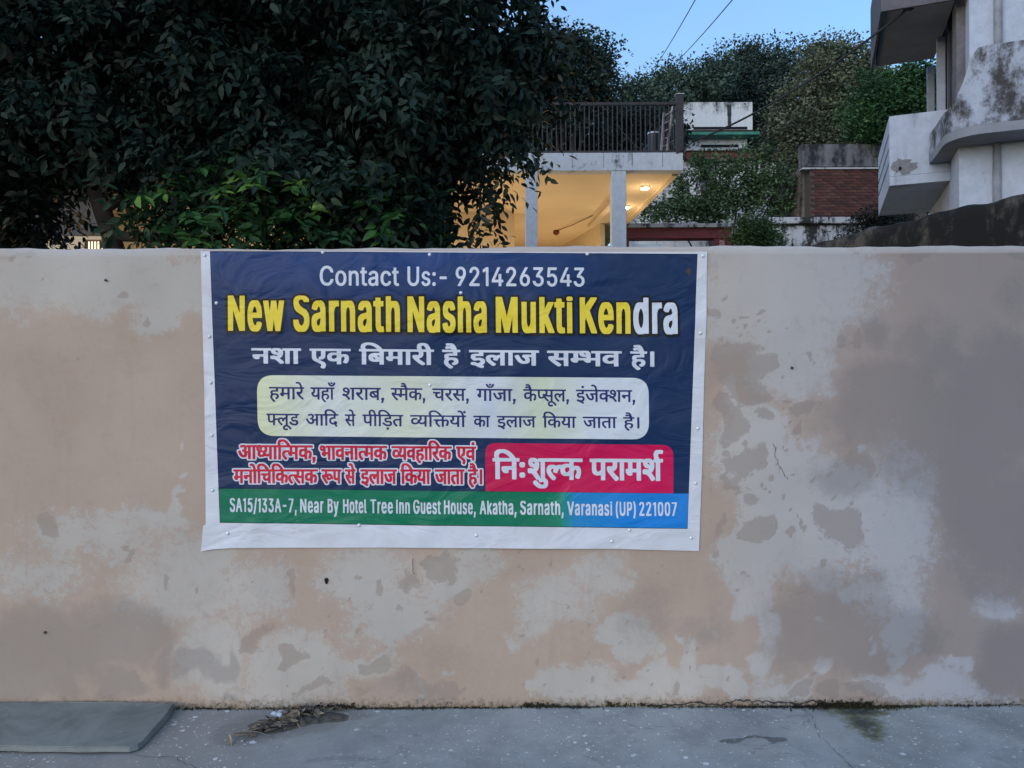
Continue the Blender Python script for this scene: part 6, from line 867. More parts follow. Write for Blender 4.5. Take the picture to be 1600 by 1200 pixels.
[7286,4060,-7,3,-10,10,-10,26,-3,25,2,83,7,40,9,19,12,10,22,1,12,-5,6,-8,9,-21,4,-17,3,-34,-1,-81,-6,-28,-12,-17,-12,-6],
[5247,4062,-8,3,-10,12,-7,21,0,9,10,8,14,0,7,-14,8,-8,3,3,6,8,2,18,-5,8,-33,10,-9,11,-6,23,0,25,3,17,10,20,10,6,54,-2,2,-3,0,-135,-5,-19,-7,-14,-8,-6],
[7397,4062,-13,5,-4,4,-8,13,-4,13,-4,34,1,76,7,36,10,24,5,6,9,5,22,1,7,-3,7,-8,12,-27,6,-44,0,-74,-5,-32,-11,-20,-17,-9],
[5353,4063,-29,1,-1,2,-1,171,1,2,8,2,15,0,1,-2,1,-105,2,-18,8,-16,5,-3,13,-3,0,-31],
[5427,4064,-8,3,-5,-2,-18,0,-3,2,0,172,13,3,13,-1,0,-115,5,-19,9,-9,8,10,4,16,0,117,3,1,21,0,2,-3,0,-122,-3,-21,-6,-19,-8,-10,-8,-3],
[7476,4065,-2,3,1,20,39,1,12,3,-45,179,2,6,24,0,3,-4,45,-180,0,-25,-22,-3],
[5517,4067,-10,6,-5,6,-8,18,-1,15,10,8,14,0,9,-17,7,-4,8,10,3,17,-5,7,-28,9,-13,11,-8,25,0,26,3,17,7,16,8,7,6,3,20,0,10,-3,23,1,2,-3,0,-134,-4,-20,-8,-14,-8,-6],
[3690,4068,5,0,5,8,5,18,1,10,-2,2,-22,0,-4,-2,2,-16],
[4069,4074,5,2,6,11,6,37,-4,44,-6,15,-5,5,-8,-11,-7,-30,2,-43,5,-20],
[5993,4074,-13,7,-8,12,-6,16,1,12,10,7,12,1,9,-18,8,-4,7,11,2,19,-7,6,-29,10,-10,11,-5,20,0,33,3,14,6,14,11,10,19,1,13,-4,23,0,2,-3,0,-127,-4,-24,-5,-11,-8,-9,-11,-4],
[6097,4075,-29,1,-3,2,0,173,2,3,20,0,3,-2,1,-120,6,-14,5,-7,15,-3,0,-31,-5,-2],
[4531,4077,3,4,7,47,-2,3,-15,0,-1,-2],
[6162,4077,-13,3,-9,9,-8,22,0,12,11,9,11,0,10,-19,7,-3,7,12,2,17,-3,6,-28,8,-12,10,-8,23,1,42,7,18,6,8,6,3,20,2,12,-4,23,0,2,-3,0,-126,-3,-20,-6,-17,-10,-10,-13,-3],
[6801,4077,13,1,7,2,6,8,3,9,1,14,-4,25,-6,11,-8,4,-11,0,-2,-2],
[4335,4079,3,0,5,8,6,19,1,10,-2,1,-20,0,-5,-3,4,-21],
[6261,4079,-5,2,-23,-1,-3,2,0,172,3,2,19,0,3,-2,0,-111,5,-21,6,-8,3,-1,8,10,4,20,0,113,3,2,20,-1,2,-3,0,-130,-3,-17,-7,-19,-8,-7,-5,-2],
[6356,4080,-11,4,-10,12,-7,20,0,10,11,9,12,0,7,-15,9,-7,6,8,4,20,-4,7,-27,9,-8,4,-6,8,-7,23,0,29,3,15,8,16,11,9,17,1,13,-4,24,1,1,-3,0,-132,-2,-16,-5,-14,-9,-10,-12,-4],
[2135,4083,12,0,7,4,6,7,5,18,0,17,-3,10,-5,9,-9,4,-12,0,-2,-1],
[6447,4083,-11,8,-8,16,-3,15,1,32,8,20,9,8,24,14,4,8,0,10,-4,11,-8,5,-7,-8,-5,-16,-11,-1,-13,7,0,10,6,24,10,13,13,5,16,0,13,-5,7,-8,5,-10,4,-15,0,-33,-4,-15,-6,-10,-33,-23,-3,-8,0,-9,6,-11,5,-3,5,7,5,13,14,1,10,-6,0,-10,-6,-21,-11,-13,-6,-2],
[6519,4085,-1,3,0,171,3,2,20,0,1,-3,0,-171,-3,-2],
[7298,4086,4,0,9,12,4,16,3,29,-1,33,-3,35,-7,22,-6,9,-7,-5,-6,-15,-7,-48,3,-61,4,-15],
[7404,4088,5,0,8,9,5,17,3,25,0,42,-3,26,-7,29,-8,8,-8,-11,-5,-15,-5,-47,4,-62,6,-16],
[1940,4106,5,1,0,19,-7,18,-4,6,-5,2,-7,-10,-2,-16,7,-14],
[1602,4138,-3,15,-4,73,2,1,17,0,3,-6,9,-82,-3,-1],
[4726,4154,5,0,1,2,-1,21,-6,17,-7,6,-7,-7,-3,-15,6,-17],
[4975,4158,3,0,1,3,-3,26,-5,12,-8,5,-8,-11,-1,-9,1,-11,9,-11],
[5268,4163,4,0,0,3,-2,25,-8,15,-6,4,-5,-4,-4,-8,-2,-7,2,-13,7,-10],
[5538,4168,4,-1,2,2,-2,20,-6,18,-9,8,-5,-4,-4,-8,-2,-14,6,-13,6,-5],
[6012,4176,3,0,1,2,-3,25,-7,15,-4,4,-4,0,-8,-13,-1,-7,1,-9,8,-12],
[6174,4179,4,0,2,2,-1,23,-7,15,-8,6,-9,-12,0,-16,3,-8,5,-5],
[6375,4182,2,1,1,11,-3,15,-7,15,-7,4,-7,-6,-2,-8,0,-13,7,-13],
[4396,4185,-3,7,-5,81,3,3,16,0,3,-3,9,-71,0,-15,-3,-2],
[5029,4196,-3,15,-5,73,3,2,18,0,3,-7,10,-81,-3,-2],
[5763,4209,-2,2,-6,86,3,2,18,0,3,-3,11,-85,-3,-2],
],
}
OUT = {}
for nm, cs in SHAPES.items():
    OUT[nm] = [[(300 + x / 10, 380 + y / 10) for x, y in np.cumsum(np.array(c_, float).reshape(-1, 2), 0).tolist()] for c_ in cs]
for nm, lay, mt, lab in (('contact', 3, M_letter, 'white line reading Contact Us:- 9214263543'), ('title_shadow', 3, M_black, 'black glow round the title letters'),
        ('title_yellow', 4, M_yellow, 'yellow title letters New Sarnath Nasha Mukti Ken'), ('title_white', 4, M_letter, 'white title letters dra'), ('head2', 3, M_letter, 'bold white Hindi line under the title'),
        ('panel1', 4, M_navy, 'first navy Hindi line on the cream panel'), ('panel2', 4, M_navy, 'second navy Hindi line on the cream panel'),
        ('red1_outline', 3, M_letter, 'white outline of the upper red Hindi line'), ('red1', 4, M_red, 'upper red Hindi line'), ('red2_outline', 3, M_letter, 'white outline of the lower red Hindi line'), ('red2', 4, M_red, 'lower red Hindi line'),
        ('free', 4, M_letter, 'white Hindi words on the crimson panel'), ('address', 3, M_letter, 'white address line on the green strip')):
    obj('lettering', flat_shape(OUT[nm], lay), mt, BAN, label=lab)
M_steel = simple('screw_steel', (.75, .77, .80), .4, .15, 60, 0, .5, .35)
bm = bmesh.new()
ringp = [(0.0, -.0034), (.0022, -.0032), (.0034, -.0024), (.0040, -.001), (.0058, -.0006), (.0062, .0003)]
rr_ = []
for r_, y_ in ringp[1:]: rr_.append([bm.verts.new((r_ * math.cos(2 * PI * k / 12), y_, r_ * math.sin(2 * PI * k / 12))) for k in range(12)])
c0 = bm.verts.new((0, ringp[0][1], 0))
for k in range(12): bm.faces.new((c0, rr_[0][(k + 1) % 12], rr_[0][k]))
for a, b in zip(rr_, rr_[1:]):
    for k in range(12): bm.faces.new((a[k], a[(k + 1) % 12], b[(k + 1) % 12], b[k]))
bmesh.ops.recalc_face_normals(bm, faces=bm.faces)
nail_me = bpy.data.meshes.new('nail_head'); bm.to_mesh(nail_me); bm.free(); nail_me.materials.append(M_steel)
for f in nail_me.polygons: f.use_smooth = True
for px, py in ((322, 395), (507, 392.5), (673, 397), (919, 398), (1099, 402.5), (328.5, 522), (330, 594), (331, 676), (331.5, 762), (355.5, 829), (1094, 523), (1089.5, 671.5), (1085.5, 757), (1077.5, 842), (742.5, 835.5), (953.5, 846), (672.5, 600.5), (721.5, 457.5), (981, 829), (340, 470), (560, 818)):
    q = P(px, py, CAM_D); o = bpy.data.objects.new('nail_head', nail_me); C.objects.link(o); o.parent = BAN; o.scale = (1.3, 1.3, 1.3)
    o.location = Vector((q.x, -float(braw(q.x, q.z)) - .0028, q.z)) - BAN.location; o.rotation_euler = (random.uniform(-.2, .2), random.uniform(0, 3), random.uniform(-.2, .2))
# rusty stains on the print
bm = flat_shape([[(1077 + 5 * math.cos(a) * (1 + .4 * math.sin(5 * a)), 426.5 + 4.5 * math.sin(a) * (1 + .3 * math.cos(4 * a))) for a in [2 * PI * k / 18 for k in range(18)]]], 3.4)
obj('stain', bm, simple('stain_mat', (.05, .045, .05), .8, .5, 200, 0), BAN, label='small brown stain near the upper right corner')

# ---------------------------------------------------------------- stone slab on the pavement
m = NT('grey_slab_stone'); n1 = m.noise(5, 8, .65, dist=.8); n2 = m.noise(60, 5, .6)
cc = m.mix(m.step(n1, .3, .7), (.13, .155, .155), (.225, .25, .245)); cc = m.mix(m.math('MULTIPLY', m.step(m.noise(9, 8, .8, dist=1.2), .56, .7), .5), cc, (.09, .105, .11)); cc = m.mix(m.math('MULTIPLY', m.step(m.noise(26, 3, .5), .70, .74), .6), cc, (.5, .54, .55))
m.col(cc).rough(.6, .45).bump(m.math('ADD', n2, m.math('MULTIPLY', n1, 2)), .3, .004)
q0 = P(270, 1097, 3.50); q1 = P(207, 1167, 3.14)
bm = bmesh.new()
pl = [(-2.75, -.018), (-2.2, -.014), (-1.75, -.02), (-1.60, -.026), (-1.548, -.034), (-1.540, -.10), (-1.532, -.24), (-1.528, -.37), (-1.535, -.405), (-1.56, -.422), (-1.75, -.42), (-2.2, -.408), (-2.75, -.400)]
pl2 = []
for i, (a_, b_) in enumerate(zip(pl, pl[1:] + pl[:1])):
    n_ = max(1, int((Vector(b_) - Vector(a_)).length / .02)) if i < 11 else 1
    for k in range(n_):
        q_ = Vector(a_).lerp(Vector(b_), k / n_); g_ = mnoise.noise(Vector((q_.x * 9, q_.y * 9, 3))) * .008 + mnoise.noise(Vector((q_.x * 45, q_.y * 45, 8))) * .004
        pl2.append((q_.x + g_ * .6, q_.y + g_ * (1 if q_.y < -.1 else .2)))
prism(bm, pl2, .008, lambda x, y: .046 + .04 * y + .001 * math.sin(x * 9)); bmesh.ops.bevel(bm, geom=[e for e in bm.edges if all(v.co.z > .02 for v in e.verts)], offset=.004, segments=2, affect='EDGES')
tag(obj('stone_slab', bm, m.m), 'flat grey stone slab lying against the wall foot at the left', 'slab')

# ---------------------------------------------------------------- heap of dead leaves and twigs
LIT = thing('debris_heap', 'small heap of dry leaves, twigs and litter at the foot of the wall', 'debris heap', (-1.02, -.11, .0))
M_twig = simple('dry_twig', (.20, .17, .14), .85, .4, 50, 0); M_dry = simple('dry_leaf', (.26, .21, .15), .8, .4, 40, 0); M_dk = simple('rotten_leaf', (.045, .04, .038), .85, .4, 40, 0)
M_pap = simple('paper_scrap', (.35, .42, .50), .7, .2, 40, 0)
bm = bmesh.new()   # the dirt mound
for i in range(15):
    for j in range(9):
        pass
mx_, my_ = np.linspace(-.24, .24, 40), np.linspace(-.14, .11, 24)
def mnd(A, B):
    h = .024 * np.exp(-((A + .01 - B * .9) / .10) ** 2 - (B / .07) ** 2) * (1 + .4 * np.sin(A * 80) * np.sin(B * 95 + 1))
    return np.stack([A - .98, B - .13, h - .004], -1)
me, _ = grid_mesh('soil_mound', mx_, my_, mnd); obj('soil', me, soil_m, LIT, smooth=True)
def heap_h(x, y):
    A, B = x + .98, y + .13
    return max(.006, .024 * math.exp(-((A + .01 - B * .9) / .10) ** 2 - (B / .07) ** 2) * (1 + .4 * math.sin(A * 80) * math.sin(B * 95 + 1)) - .002)
for i in range(70):
    t = random.gauss(0, .07); w = random.gauss(0, .022); x = -.99 + t * 1.2; y = -.14 + w * 1.4 + t * .9; L = random.uniform(.03, .12); a = random.gauss(.7, .8)
    z = heap_h(x, min(y, -.02)) + .006
    d = Vector((math.cos(a), math.sin(a), random.gauss(0, .25))) * L / 2; c_ = Vector((x, min(y, -.02), z)); k = Vector((random.gauss(0, .006), random.gauss(0, .006), .006))
    bm = bmesh.new(); tube(bm, [c_ - d, c_ + k, c_ + d], [.0016, .0014, .0007], 4); obj('twig', bm, random.choice((M_twig, M_dry, M_dk)), LIT)
for i in range(60):
    t = random.gauss(0, .085); x = -.99 + t; y = min(-.02, -.145 + random.gauss(0, .04) + t * .8); z = heap_h(x, y) + random.uniform(.003, .012)
    L = random.uniform(.018, .042); W = L * random.uniform(.25, .5); bm = bmesh.new()
    pts = [(-L, 0, 0), (-.3 * L, W, .004), (.4 * L, .8 * W, .006), (L, 0, .002), (.4 * L, -.8 * W, .005), (-.3 * L, -W, .005)]; mid = [(-.3 * L, 0, -.002), (.4 * L, 0, 0)]
    vv = [bm.verts.new(p) for p in pts + mid]
    for f in ((0, 6, 1), (1, 6, 7, 2), (2, 7, 3), (0, 5, 6), (5, 4, 7, 6), (4, 3, 7)): bm.faces.new([vv[k] for k in f])
    bm.transform(Matrix.Translation((x, y, z)) @ Matrix.Rotation(random.uniform(0, 6.3), 4, 'Z') @ Matrix.Rotation(random.gauss(0, .5), 4, 'X') @ Matrix.Rotation(random.gauss(0, .4), 4, 'Y'))
    obj('dry_leaf', bm, random.choice((M_dry, M_dry, M_dk, M_twig)), LIT)
for dx_, dy_ in ((-.02, -.035), (.005, -.045)):
    bm = bmesh.new(); vv = [bm.verts.new(p) for p in ((-.014, -.008, .01), (.012, -.010, .002), (.016, .006, .012), (-.002, .012, .016), (-.015, .006, .006))]; bm.faces.new(vv)
    bm.transform(Matrix.Translation((-1.03 + dx_, -.15 + dy_, .05))); obj('paper_scrap', bm, M_pap, LIT)

# ---------------------------------------------------------------- the lit guest house with roof terrace
PD = 12.0; FY = PD - CAM_D          # porch front plane
def zc(py, D): return P(1000, py, D).z
m_plw = stained('house_white', (.50, .54, .60), amount=.28, scale=2.2); m_cream = simple('house_ochre', (.62, .50, .34), .8, .06, 1.2, .05)
m_ceil = simple('house_ceiling', (.66, .53, .36), .8, .05, .8, .0); m_pale = simple('house_cream', (.72, .62, .42), .8, .05, 2, .05)
zb, zt_ = zc(268, PD), zc(240, PD)     # beam bottom and top
xr = P(1070, 260, PD).x
HOUSE = thing('guest_house', 'white flat roofed guest house with a lit porch and a roof terrace railing', 'house', (0, FY, 0))
BACK = 19.5 - CAM_D
bm = bmesh.new(); box(bm, -9, xr, FY, FY + .22, zb, zt_, .004); obj('fascia_beam', bm, m_plw, HOUSE)
for px in (897, 946, 991, 1038):      # dark seams in the fascia
    x = P(px, 255, PD).x; bm = bmesh.new(); box(bm, x - .0025, x + .0025, FY - .002, FY + .01, zb + .03 + .05 * random.random(), zt_ - .004); obj('seam', bm, dirt, HOUSE)
# ceiling slab, following the oblique right edge of the porch
xr2 = P(938, 351, 16.05).x
bm = bmesh.new(); prism(bm, [(-9, FY + .225), (xr - .002, FY + .225), (xr - .45, BACK + .5), (-9, BACK + .5)], zb + .01, zt_ - .02); obj('ceiling', bm, m_ceil, HOUSE)
bm = bmesh.new(); prism(bm, [(xr - .13, FY + .23), (xr - .04, FY + .23), (xr - .49, BACK), (xr - .58, BACK)], zb - .03, zb + .008); obj('ceiling_edge', bm, m_ceil, HOUSE)
# dropped beam under the ceiling
a = P(955, 310, 13.7); b = P(929, 351, 16.0)
bm = bmesh.new(); prism(bm, [(1.80, 10.15), (1.92, 10.15), (1.72, 12.55), (1.60, 12.55)], zb - .07, zb + .008); obj('ceiling_rib', bm, m_ceil, HOUSE)
# back walls
A_ = P(940, 351, 16.0); B_ = P(882, 387, 18.6)
bm = bmesh.new(); prism(bm, [(A_.x, A_.y), (A_.x + .10, A_.y + .05), (B_.x + .1, B_.y + .1), (B_.x, B_.y)], 0, zb + .006); obj('porch_wall', bm, m_pale, HOUSE, label='pale cream wall at the end of the porch')
bm = bmesh.new(); prism(bm, [(-9, B_.y), (B_.x, B_.y), (B_.x, B_.y + .15), (-9, B_.y + .15)], 0, zb + .006); obj('porch_wall', bm, m_cream, HOUSE)
cx_ = P(806, 332, 14.9); bm = bmesh.new(); box(bm, -9, cx_.x, cx_.y, cx_.y + .18, 0, zb + .006); obj('porch_wall', bm, m_cream, HOUSE, label='warmly lit ochre wall of the porch')
bm = bmesh.new(); box(bm, -9, -1.0, cx_.y - .02, cx_.y - .002, 2.6, 2.68); obj('wall_moulding', bm, m_pale, HOUSE)
# columns
for pa, pb in ((823, 842), (958, 981)):
    x0, x1 = P(pa, 330, PD).x, P(pb, 330, PD).x
    bm = bmesh.new(); box(bm, x0, x1, FY + .005, FY + .215, 0, zb - .002, .006); obj('column', bm, m_plw, HOUSE)
x0, x1 = P(941, 370, 16.2).x, P(952, 370, 16.2).x
bm = bmesh.new(); box(bm, x0, x1, 16.2 - CAM_D, 16.3 - CAM_D, 0, 4.4); obj('door', bm, simple('door_dark', (.05, .05, .10), .6, .3, 5), HOUSE)
x0, x1 = P(952.5, 370, 16.2).x, P(957, 370, 16.2).x
bm = bmesh.new(); box(bm, x0, x1, 16.2 - CAM_D, 16.3 - CAM_D, 0, 4.4); obj('door_frame', bm, simple('frame_pink', (.35, .16, .14), .6, .2, 5), HOUSE)
# ceiling hook with its wire
q = P(871, 361, 16.6); zq = zb + .0; q = P(871, 361, (zq - EYE) * F_PX / 239.); bm = bmesh.new()
bmesh.ops.create_icosphere(bm, subdivisions=2, radius=.07, matrix=Matrix.Translation((q.x, q.y, zb - .03))); obj('ceiling_rose', bm, simple('rose_brown', (.14, .05, .02), .7, .2, 5), HOUSE)
e_ = P(928, 337, (zb - EYE) * F_PX / 263.); bm = bmesh.new(); tube(bm, [(q.x, q.y, zb - .005), ((q.x + e_.x) / 2 - .02, (q.y + e_.y) / 2, zb - .03), (e_.x, e_.y, zb - .005)], .008, 5); obj('ceiling_wire', bm, simple('wire_brown', (.09, .04, .02), .7, .2, 5), HOUSE)
# left wing: grey wall standing forward, with a barred window
yL = 12.6 - CAM_D; xa, xb = -9, P(166, 340, 12.6).x
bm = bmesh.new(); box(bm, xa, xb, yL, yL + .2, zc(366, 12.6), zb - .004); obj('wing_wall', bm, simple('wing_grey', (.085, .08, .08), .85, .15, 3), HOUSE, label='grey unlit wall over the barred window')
bm = bmesh.new(); box(bm, xa, xb, yL + .02, yL + .2, zc(372, 12.6) , zc(366.3, 12.6)); box(bm, xa, P(132, 375, 12.6).x, yL + .02, yL + .2, 0, zc(372.2, 12.6)); obj('wing_wall', bm, m_cream, HOUSE)
WX0, WX1 = P(132.5, 378, 12.6).x, P(166, 378, 12.6).x
WIN = None
bm = bmesh.new(); box(bm, WX0, WX1, yL + .05, yL + .09, 2.2, zc(373, 12.6)); win = obj('window', bm, simple('window_frame', (.05, .03, .02), .6, .2, 5), HOUSE)
bm = bmesh.new(); box(bm, WX0 + .06, WX1 - .05, yL + .03, yL + .048, 2.3, zc(375, 12.6)); obj('pane', bm, emit('lit_pane', (1, .72, .35), .5), win)
for k in range(5):
    x = WX0 + .10 + k * .052; bm = bmesh.new(); box(bm, x - .007, x + .007, yL + .012, yL + .026, 2.3, zc(375, 12.6)); obj('window_bar', bm, simple('bar_black', (.03, .02, .02), .5, .2, 5), win)
# terrace slab floor (top)
bm = bmesh.new(); prism(bm, [(-9, FY + .225), (xr - .004, FY + .225), (xr - .45, BACK + .4), (-9, BACK + .4)], zt_ - .018, zt_ - .002); obj('terrace_floor', bm, m_plw, HOUSE)
# terrace railing: rails, posts, each baluster a piece
M_rail = simple('railing_brown', (.026, .023, .028), .6, .25, 8, 0)
zr0, zr1 = zt_ + .012, zc(161, PD)
RAIL = thing('terrace_railing', 'dark brown metal railing along the edge of the lit house terrace', 'railing', (0, FY + .06, zt_))
xp = P(1066, 200, PD).x
bm = bmesh.new(); box(bm, -4, xp, FY + .03, FY + .08, zr1 - .03, zr1 + .01); obj('top_rail', bm, M_rail, RAIL)
bm = bmesh.new(); box(bm, -4, xp, FY + .03, FY + .08, zr0, zr0 + .03); obj('bottom_rail', bm, M_rail, RAIL)
bm = bmesh.new(); box(bm, xp - .055, xp + .055, FY + .0, FY + .11, zr0 - .012, zc(149, PD), .003); obj('corner_post', bm, M_rail, RAIL)
bm = bmesh.new(); box(bm, xp - .065, xp + .065, FY - .01, FY + .12, zc(149, PD) + .001, zc(147.5, PD)); obj('post_cap', bm, simple('cap_grey', (.3, .3, .34), .6), RAIL)
sp = .0735; bm = bmesh.new(); box(bm, -.008, .008, -.008, .008, 0, zr1 - zr0 - .062); bal_me = bpy.data.meshes.new('baluster'); bm.to_mesh(bal_me); bm.free(); bal_me.materials.append(M_rail)
def baluster(x, y, z):
    o = bpy.data.objects.new('baluster', bal_me); C.objects.link(o); o.parent = RAIL; o.location = Vector((x, y, z)) - RAIL.location
for k in range(62):
    if k == 0: continue
    baluster(xp - .02 - k * sp, FY + .055, zr0 + .031)
# side railing running back
d_ = Vector((-.45, BACK + .4 - FY - .225)).normalized()
for zz0, zz1, nm in ((zr1 - .03, zr1 + .005, 'top_rail'), (zr0, zr0 + .03, 'bottom_rail')):
    bm = bmesh.new(); a = Vector((xp + .0, FY + .115)); b = a + d_ * 6.5; prism(bm, [(a.x - .02, a.y), (a.x + .02, a.y), (b.x + .02, b.y), (b.x - .02, b.y)], zz0, zz1); obj(nm, bm, M_rail, RAIL)
for k in range(44):
    q = Vector((xp, FY + .115)) + d_ * (.14 + k * .145); baluster(q.x, q.y, zr0 + .031)
# terrace clutter
LAD = thing('wooden_ladder', 'pale wooden ladder leaning inside the terrace railing by the corner post', 'ladder', (P(1036, 236, 12.6).x, 12.6 - CAM_D, zt_))
m_wood = simple('ladder_wood', (.30, .28, .27), .8, .3, 9, 0)
for (ax, ay), (bx, by) in (((1036, 237), (1041, 178)), ((1045, 237), (1055, 168))):
    bm = bmesh.new(); tube(bm, [P(ax, ay, 12.6), P(bx, by, 12.45)], .022, 6); obj('rail', bm, m_wood, LAD)
for t in (.12, .3, .5, .7, .9):
    bm = bmesh.new(); tube(bm, [P(1036, 237, 12.6).lerp(P(1041, 178, 12.45), t), P(1045, 237, 12.6).lerp(P(1055, 168, 12.45), t)], .012, 5); obj('rung', bm, m_wood, LAD)
bm = bmesh.new(); q = P(1024, 238, 13.2); tube(bm, [(q.x, q.y, zt_), (q.x, q.y, zc(212, 13.2))], .10, 14); DR = thing('plastic_drum', 'dark drum with a pale lid standing on the roof terrace', 'drum', (q.x, q.y, zt_)); obj('barrel', bm, simple('drum_dark', (.012, .014, .02), .5), DR)
bm = bmesh.new(); tube(bm, [(q.x, q.y, zc(211.9, 13.2)), (q.x, q.y, zc(209.5, 13.2))], .105, 14); obj('lid', bm, simple('lid_pale', (.4, .45, .5), .5), DR)

# porch ceiling lamps
M_lamp = emit('lamp_glow', (1, .80, .45), 22.)
lamps = [P(1010, 291.5, (zb - EYE) * F_PX / 306.), P(980, 323, (zb - EYE) * F_PX / 276.)]
lamps = [Vector((l.x, l.y, 0)) for l in lamps]
labs = ['bright round ceiling lamp in the right bay of the porch', 'round ceiling lamp half hidden behind the right porch column']
def plight(parent, loc, en, r=.06, col=(1, .74, .44)):
    ld = bpy.data.lights.new('lamp_fill_light', 'POINT'); ld.energy = en; ld.color = col; ld.shadow_soft_size = r
    lo = bpy.data.objects.new('lamp_fill_light', ld); C.objects.link(lo); lo.parent = parent; lo.location = Vector(loc) - parent.location
# added fill lights low on the porch, out of sight, to brighten its ceiling
for x_, y_, e_ in ((.6, 9.8, 20), (.9, 12.9, 36), (-1.2, 9.8, 22), (-3.2, 9.6, 26), (-5.2, 10.2, 18)): plight(HOUSE, (x_, y_, 2.3), e_, .25)
for i, l in enumerate(lamps):
    T = thing('ceiling_lamp', labs[i], 'lamp', (l.x, l.y, zb), 'round lamps in the porch ceiling')
    bm = bmesh.new(); tube(bm, [(l.x, l.y, zb + .012), (l.x, l.y, zb - .012)], .075, 16); obj('lamp_rim', bm, m_pale, T)
    bm = bmesh.new(); tube(bm, [(l.x, l.y, zb - .013), (l.x, l.y, zb - .026)], [.070, .060], 16); obj('diffuser', bm, M_lamp, T)
    plight(T, (l.x, l.y, zb - .45), 3)

# ---------------------------------------------------------------- far white house with the green ledge
FH = thing('far_white_house', 'small white house with black mould streaks and a green edged ledge', 'house', (P(1120, 235, 26).x, 26 - CAM_D, 0))
m_mould = stained('mould_white', (.62, .66, .70), soft=.14, mould=(.06, .062, .06), amount=.25, scale=2.6, z_stretch=.35, top=(10.2, 11.05, .14))
def pbox(px0, px1, py0, py1, D, depth, bev=0):
    a = P(px0, py0, D); b = P(px1, py1, D); bm = bmesh.new(); box(bm, min(a.x, b.x), max(a.x, b.x), D - CAM_D, D - CAM_D + depth, min(a.z, b.z), max(a.z, b.z), bev); return bm
obj('upper_wall', pbox(1071, 1179, 162, 207.8, 26, 3), m_mould, FH)
bm = bmesh.new(); LR = []
for k in range(18):
    y_ = 166 + k * 2.2; w_ = 3.4 + 1.6 * mnoise.noise((k * .5, 2, 1)) - .05 * k; LR.append((bm.verts.new(P(1143 - w_ + mnoise.noise((k * .4, 9, 1)), y_, 25.985)), bm.verts.new(P(1143 + w_, y_, 25.985))))
for a_, b_ in zip(LR, LR[1:]): bm.faces.new((a_[0], b_[0], b_[1], a_[1]))
obj('black_streak', bm, simple('mould_black', (.035, .04, .045), .9, .5, 8), FH)
obj('vent', pbox(1087, 1171, 200.5, 204.8, 25.98, .01), simple('vent_dark', (.008, .01, .02), .9), FH)
obj('ledge', pbox(1060, 1181, 205.2, 207.6, 25.7, .28), simple('ledge_maroon', (.06, .025, .03), .8), FH)
obj('ledge', pbox(1055, 1190, 208.0, 213, 25.5, .5), simple('ledge_green', (.04, .20, .15), .7), FH, label='green painted ledge')
obj('lower_wall', pbox(1071, 1170, 213.2, 300, 26.02, 2.9), simple('fh_white', (.55, .62, .70), .8, .15, 3), FH)
obj('vent', pbox(1098, 1157, 228.5, 233, 26.0, .015), simple('vent_dark2', (.008, .01, .02), .9), FH)
MH = thing('creeper_house', 'white stained outbuilding with a red brown roof edge under the creeper', 'outbuilding', (P(1140, 350, 23.5).x, 23.5 - CAM_D, 0))
obj('wall', pbox(1000, 1214, 252, 420, 23.5, 2.), stained('white_stained_b', (.62, .66, .72), amount=.5, scale=1.1), MH)
obj('roof_edge', pbox(1075, 1220, 238, 251.7, 23.2, 2.3), simple('red_brown', (.10, .04, .035), .85, .4, 5), MH)
obj('roof_coping', pbox(1075, 1222, 234.5, 237.8, 23.1, .3), stained('coping_a', (.35, .37, .4), amount=.6, scale=4), MH)

# ---------------------------------------------------------------- brick building: every brick a piece
BB = thing('brick_building', 'unplastered red brick building with a mouldy grey concrete parapet', 'building', (P(1310, 345, 20).x, 20 - CAM_D, 0))
m_conc = stained('parapet_concrete', (.16, .17, .19), mould=(.02, .022, .028), amount=.74, scale=2.2, soft=.16, top=(7.6, 8.1, -.06))
BD = 20.
obj('wall_core', pbox(1268.5, 1450, 268, 420, BD + .012, 3.), simple('mortar', (.075, .062, .058), .9, .3, 20), BB)
obj('side_wall', pbox(1256, 1268.2, 262, 420, BD + .4, 2.6), stained('side_grey', (.17, .15, .14), amount=.35, scale=3), BB)
obj('parapet', pbox(1256, 1450, 229, 265, BD - .03, .25), m_conc, BB)
obj('drip_edge', pbox(1256, 1450, 265.3, 268.6, BD - .06, .2), stained('drip', (.42, .44, .47), amount=.35, scale=6), BB)
mb = []
for k, c_ in enumerate(((.075, .032, .028), (.095, .038, .034), (.055, .028, .028), (.10, .050, .042))): mb.append(simple('brick_red_%s' % 'abcd'[k], c_, .9, .35, 14, .2))
bw, bh = .205, .062; brick_me = []
for mt in mb:
    bm = bmesh.new(); box(bm, -bw / 2, bw / 2, 0, .06, 0, bh); me = bpy.data.meshes.new('brick'); bm.to_mesh(me); bm.free(); me.materials.append(mt); brick_me.append(me)
z_top = P(1300, 269, BD).z; x0 = P(1269, 300, BD).x; cnt = 0
for r in range(25):
    for k in range(9):
        if cnt >= 300: break
        x = x0 + bw / 2 + k * (bw + .014) + (.11 if r % 2 else 0); z = z_top - (r + 1) * (bh + .0125)
        o = bpy.data.objects.new('brick', random.choice(brick_me)); C.objects.link(o); o.parent = BB
        o.location = Vector((x, BD - CAM_D - random.uniform(.0, .010), z)) - BB.location; cnt += 1

